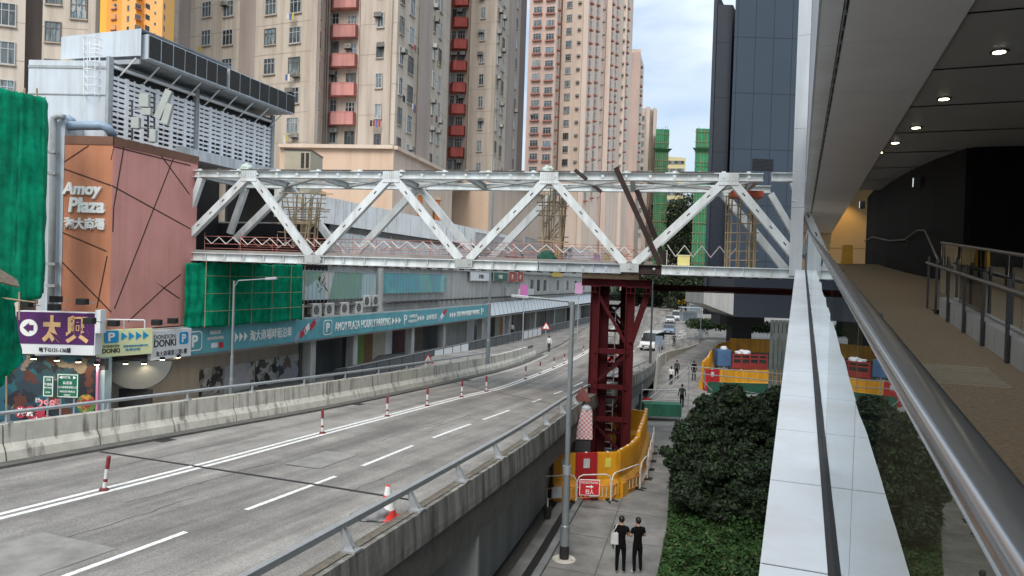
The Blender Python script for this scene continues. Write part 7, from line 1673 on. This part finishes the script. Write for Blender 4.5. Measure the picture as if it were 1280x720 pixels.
for i in range(len(gb)-1):
    b0, b1 = gb[i]+.008, gb[i+1]-.008; m_ = MB(); m_.quad(rp(.2, b0, zr(b0)-.22), rp(.2, b1, zr(b1)-.22), rp(.2, b1, zr(b1)+1.07), rp(.2, b0, zr(b0)+1.07)); m_.build('glass_panel', glassm, br)
    b = gb[i+1]; m_ = MB(); m_.obox(rp(.245, b, zr(b)+.5), RN*.03, RU*.012, ZV*.58); m_.build('glass_post', M('dark post', (.03, .03, .032), .4, metal=.5), br)
hb_ = [-2]+list(np.arange(-1, 33.5, 1.0))
m_ = MB(); n = 16; vs = []
for b in hb_:
    for k in range(n):
        t = 2*math.pi*k/n; vs.append(rp(.211+.034*math.copysign(abs(math.cos(t))**.5, math.cos(t)), b, zr(b)+1.088+.023*math.copysign(abs(math.sin(t))**.5, math.sin(t))))
m_.add(vs, [(i*n+k, i*n+(k+1) % n, (i+1)*n+(k+1) % n, (i+1)*n+k) for i in range(len(hb_)-1) for k in range(n)]+[tuple(range(n)), tuple(range((len(hb_)-1)*n, len(hb_)*n))]); m_.build('handrail', stain, br, smooth=True)
m_ = MB(); A = [rp(.26, b, zr(b)) for b in hb_+[47]]; Bq = [rp(1.95, b, zr(b)) for b in hb_+[47]]; m_.strip(A, Bq); m_.strip([rp(.26, b, zr(b)-.5) for b in hb_+[47]], [rp(1.95, b, zr(b)-.5) for b in hb_+[47]]); m_.strip(A, [p-ZV*.5 for p in A])
m_.add([rp(1.95, 13.0, zr(13)), rp(8, 13.0, zr(13)), rp(8, 26, zr(26)), rp(1.95, 26, zr(26))], [(0, 1, 2, 3)]); m_.add([rp(1.95, 26, zr(26)), rp(8, 26, zr(26)), rp(8, 47, zr(26)), rp(1.95, 47, zr(26))], [(0, 1, 2, 3)]); m_.build('ramp_floor', floorm, br)
m_ = MB()
for k in range(9): b = 7.15+k*.105; m_.obox(rp(1.27, b, zr(b)+.004), RN*.42, RU*.028+ZV*.028*GR, ZV*.004)
m_.build('tactile_strip', M('pale tactile strip', (.36, .29, .21), .6), br)
# upper fascia, soffit, ceiling
ZS = CH+3.2
for i in range(24):
    b0, b1 = 2.6*i-2.6, 2.6*i
    for kk, (a0, a1, z0, z1, mt, nm) in enumerate(((.13, .36, ZS, ZS, alu, 'fascia_lip'), (.42, 1.68, ZS+.02, ZS-.01, softm, 'soffit_panel'))):
        m_ = MB(); P = [(a0, b0+.01, z0), (a1, b0+.01, z1), (a1, b1-.01, z1), (a0, b1-.01, z0)]; m_.add([rp(*p) for p in P]+[rp(p[0], p[1], p[2]+.08) for p in P], [(0, 1, 2, 3), (7, 6, 5, 4), (0, 4, 5, 1), (1, 5, 6, 2), (2, 6, 7, 3), (3, 7, 4, 0)]); m_.build(nm, mt, br)
for i in range(9):
    b0, b1 = 2.6*1.5*i-3.9, 2.6*1.5*(i+1)-3.9
    for z0, z1 in ((ZS+.002, ZS+2.6), (ZS+2.61, ZS+6), (ZS+6.01, ZS+11.5))[:1 if i < 4 else 3]: MB().rbox(.10, .128, b0+.008, min(b1, 31)-.008, z0, z1).build('fascia_panel', clad, br)  # nearest panels, out of view, are kept low to let the sun pass over
m_ = MB(); m_.rbox(.13, .3, -3, 11.7, ZS+.1, ZS+2.6); m_.rbox(.13, .3, 11.7, 31, ZS+.1, ZS+11.5); m_.rbox(.36, .42, -3, 59, ZS+.05, ZS+.1); m_.rbox(.3, 1.68, -3, 59, ZS+.2, ZS+.4); m_.rbox(1.68, 9, -3, 26, ZS+.2, ZS+.4); m_.rbox(.3, 9, 26, 60, ZS+4, ZS+4.2); m_.rbox(1.62, 1.68, 26.3, 59, ZS+.05, ZS+4); m_.build('roof_core', seal, br)
m_ = MB()
for b in np.arange(1, 50, .55): m_.rbox(.365, .415, b, b+.03, ZS+.0, ZS+.06)
m_.rbox(.375, .39, -2, 59, ZS+.005, ZS+.03); m_.build('cable_channel', steelpipe, br)
for i in range(12):
    b0, b1 = 2.335*i-2, 2.35*(i+1)-2
    for a0, a1 in ((1.69, 4.4), (4.41, 8.5)):
        MB().rbox(a0, a1, b0+.008, b1-.008, ZS+.03, ZS+.08).build('ceiling_panel', ceilm, br)
lampe = bpy.data.materials.new('downlight'); lampe.use_nodes = True; q = lampe.node_tree.nodes['Principled BSDF']; q.inputs['Emission Color'].default_value = (1, .9, .62, 1); q.inputs['Emission Strength'].default_value = 7
labs = ['nearest round downlight in the ramp ceiling', 'second round downlight from the camera in the ramp ceiling', 'third round downlight from the camera in the ramp ceiling', 'fourth downlight along the ramp ceiling', 'fifth downlight along the ramp ceiling', 'sixth downlight along the ramp ceiling', 'farthest downlight in the ramp ceiling']
for i, (px, py) in enumerate(((1249, 64), (1180, 123), (1145, 159), (1119, 178), (1099, 190), (1081, 202), (1071, 213))):
    d = ray(px, py); P = CP+d*((ZS+.028-CH)/d.z); t = thing('downlight', labs[i], 'downlight', P, 'downlights in the ramp ceiling')
    MB().lathe(P, [(.11, .0), (.11, -.012), (.085, -.014)], 20).build('trim_ring', M('dark ring', (.05, .05, .05), .4), t); MB().lathe(P-ZV*.016, [(.075, 0), (.075, -.004)], 18).build('lens', lampe, t)
    l = bpy.data.lights.new('downlight beam', 'SPOT'); l.energy = 5; l.spot_size = rad(75); l.spot_blend = .7; l.color = (1, .86, .62); l.shadow_soft_size = .08; lo = bpy.data.objects.new('downlight_beam', l); COL.objects.link(lo); lo.location = P-ZV*.03
# side walls, end wall with a warm lamp
zf = zr(26)
wl_ = thing('lobby_wall', 'warm lit beige wall closing the landing at the top of the ramp', 'wall', rp(2, 46, zf)); MB().rbox(.15, 6.5, 46, 46.2, zf, ZS+4).build('wall_face', wallb, wl_); m_ = MB(); m_.rbox(.15, 6.5, 45.985, 46, zf+1.5, zf+1.53); m_.build('wall_joint', floorm, wl_)
l = bpy.data.lights.new('wall lamp', 'SPOT'); l.energy = 110; l.spot_size = rad(95); l.spot_blend = .6; l.color = (1, .62, .2); l.shadow_soft_size = .1; lo = bpy.data.objects.new('wall_lamp_beam', l); COL.objects.link(lo); lo.location = rp(1.9, 44.4, ZS+2.2); lo.rotation_euler = Vector((rp(1.9, 46, zf+1.6)-rp(1.9, 44.4, ZS+2.2))).to_track_quat('-Z', 'Y').to_euler()
wd_ = thing('dark_wall', 'curving dark ribbed wall on the far side of the ramp', 'wall', rp(3, 20, zf))
pts = [(2.32, 29.8), (2.35, 27.0), (2.5, 24.5), (2.75, 22), (3.05, 20.2), (3.45, 18.8)]
for i in range(len(pts)-1):
    for h_ in range(3):
        p = Vector(pts[i]).lerp(Vector(pts[i+1]), h_/3); q = Vector(pts[i]).lerp(Vector(pts[i+1]), (h_+1)/3); MB().bar(rp(p.x, p.y, (7+ZS)/2+.2), rp(q.x, q.y, (7+ZS)/2+.2), .12, ZS-7+.0).build('wall_panel', darkw2, wd_)
wd2 = thing('dark_wall', 'flat black wall facing the ramp behind the right balustrade', 'wall', rp(6, 18.8, zf)); MB().rbox(3.5, 12, 18.7, 18.9, 5, ZS+.1).build('wall_face', darkw, wd2); MB().rbox(8.4, 8.6, -3, 18.7, 3, ZS+.1).build('side_face', darkw, wd2)
hr = thing('wall_handrail', 'thin handrail with a kink fixed to the dark curving wall', 'handrail', rp(2.6, 24, zf)); MB().path([rp(2.2, 29.4, zf+.95), rp(2.25, 27, zf+.95), rp(2.42, 23.6, zf+.62), rp(2.62, 22, zf+.55), rp(2.75, 20.8, zf+.72), rp(2.6, 18.5, zf+.55), rp(2.1, 13.4, zr(13.2)+.75)], .022, 8).build('rail', M('bronze handrail', (.16, .14, .125), .35, metal=.7), hr, smooth=True)
for (a, b, z) in ((2.25, 27, zf+.95), (2.62, 22, zf+.55)): MB().tube(rp(a, b, z), rp(a+.2, b, z-.05), .014, n=6).build('bracket', stain, hr)
for (px, py, Y, lab) in ((1146, 228, 18.6, 'small lit wall lamp on the near part of the dark curving wall'), (1078, 256, 24, 'small lit wall lamp at the far end of the dark curving wall')):
    p = at(px, py, Y); t = thing('wall_lamp', lab, 'wall lamp', p, 'wall lamps on the dark wall'); MB().obox(p, RN*.08, RU*.06, ZV*.13).build('housing', dg, t, bevel=.01); le = M('wall lamp glow', (.7, .75, .78), .5, 0, 1, emit=.5); MB().obox(p-RN*.085, RN*.006, RU*.05, ZV*.11).build('lens', le, t)
cs = thing('caution_sign', 'yellow folding caution board standing at the top of the ramp', 'caution board', rp(1.42, 25.6, zr(25.6))); yc = M('caution yellow', (.62, .30, .03), .5)
for s_ in (-1, 1): MB().add([rp(1.42-.17, 25.6+s_*.16, zr(25.6)), rp(1.42+.17, 25.6+s_*.16, zr(25.6)), rp(1.42+.15, 25.6+s_*.02, zr(25.6)+.62), rp(1.42-.15, 25.6+s_*.02, zr(25.6)+.62), rp(1.42-.17, 25.6+s_*.14, zr(25.6)), rp(1.42+.17, 25.6+s_*.14, zr(25.6)), rp(1.42+.15, 25.6+s_*.005, zr(25.6)+.62), rp(1.42-.15, 25.6+s_*.005, zr(25.6)+.62)], [(0, 1, 2, 3), (7, 6, 5, 4), (0, 4, 5, 1), (1, 5, 6, 2), (2, 6, 7, 3), (3, 7, 4, 0)]).build('board', yc, cs)
# right balustrade: kerb, flat posts, two rails, glass behind
bal = thing('balustrade', 'dark balustrade on a pale tiled kerb along the right of the ramp', 'balustrade', rp(1.93, 8, zr(8)))
kb = np.arange(-2, 13.2, 1.1)
for i in range(len(kb)-1):
    b0, b1 = kb[i]+.006, kb[i+1]-.006; P = [(1.95, b0), (2.1, b0), (2.1, b1), (1.95, b1)]; m_ = MB(); m_.add([rp(a, b, zr(b)+.27) for a, b in P]+[rp(a, b, zr(b)-.1) for a, b in P], [(0, 1, 2, 3), (7, 6, 5, 4), (0, 4, 5, 1), (1, 5, 6, 2), (2, 6, 7, 3), (3, 7, 4, 0)]); m_.build('kerb_tile', tilew, bal)
pm = M('dark steel flat post', (.055, .055, .058), .4, .08, 4, metal=.4)
for b in (3.4, 4.4, 5.4, 6.4, 7.4, 8.4, 9.45, 10.45, 11.5, 12.45, 13.2):
    MB().obox(rp(1.925, b, zr(b)+.4), RN*.012, RU*.035, ZV*.43).build('post', pm, bal)
MB().path([rp(1.87, b, zr(b)+.74) for b in np.arange(-2, 13.4, 1.0)], .024, 8).build('handrail', M('bronze handrail', (.16, .14, .125), .35, metal=.7), bal, smooth=True)
bq = np.arange(-2, 13.3, 1.5)
for i in range(len(bq)-1):
    b0, b1 = bq[i]+.008, bq[i+1]-.008; MB().quad(rp(2.06, b0, zr(b0)+.29), rp(2.06, b1, zr(b1)+.29), rp(2.06, b1, zr(b1)+1.05), rp(2.06, b0, zr(b0)+1.05)).build('glass_panel', glassd, bal)
    MB().obox(rp(2.08, bq[i+1], zr(bq[i+1])+.66), RN*.02, RU*.012, ZV*.4).build('glass_post', M('light steel post', (.16, .16, .155), .35, metal=.6), bal)
MB().path([rp(2.06, b, zr(b)+1.06) for b in np.arange(-2, 13.1, 1.0)], .02, 8).build('top_rail', MATS['bronze handrail'], bal, smooth=True)
# return ramp behind it
rr_ = thing('return_ramp', 'dark lower return ramp with posts behind the balustrade', 'ramp', rp(3.2, 8, 6.5)); m_ = MB(); m_.add([rp(2.1, -2, 7.0), rp(4.6, -2, 7.0), rp(4.6, 13, 6.2), rp(2.1, 13, 6.2), rp(2.1, 18.6, 6.2), rp(4.6, 18.6, 6.2)], [(0, 1, 2, 3), (3, 2, 5, 4)]); m_.build('ramp_floor', M('dark ramp floor', (.09, .08, .07), .7, .15, 4), rr_)
MB().rbox(4.6, 4.75, -2, 18.6, 5.5, 7.6).build('kerb_wall', M('grey ramp wall', (.13, .135, .135), .6), rr_)
for b in np.arange(1, 18, 1.2): MB().obox(rp(4.55, b, 7.75), RN*.015, RU*.03, ZV*.5).build('post', pm, rr_)
MB().path([rp(4.5, b, 8.25) for b in np.arange(-2, 18, 1.5)], .025, 8).build('handrail', stain, rr_, smooth=True)
# white building corner where the truss joins
cb = thing('bridge_head', 'white clad wall block where the truss meets the covered footbridge', 'building', rp(0, 34, zf-.4))
for z0, z1 in ((zf-.35, zf+2.6), (zf+2.61, zf+6), (zf+6.01, zf+10), (zf+10.01, zf+14.5)): MB().rbox(-.42, .095, 33.4, 40, z0, z1).build('wall_panel', clad, cb)
MB().rbox(.1, 9, 60.02, 61, zf-1, ZS+11).build('back_wall', darkw, cb)
m_ = MB(); m_.rbox(.12, .3, -3, 40, 3, zr(-2)-.9); m_.build('under_beam', conc_wall, br)
for b in (6, 22, 38):
    MB().rbox(3.0, 4.0, b, b+1, 0, zr(b)-.55).build('column', conc_wall, br)
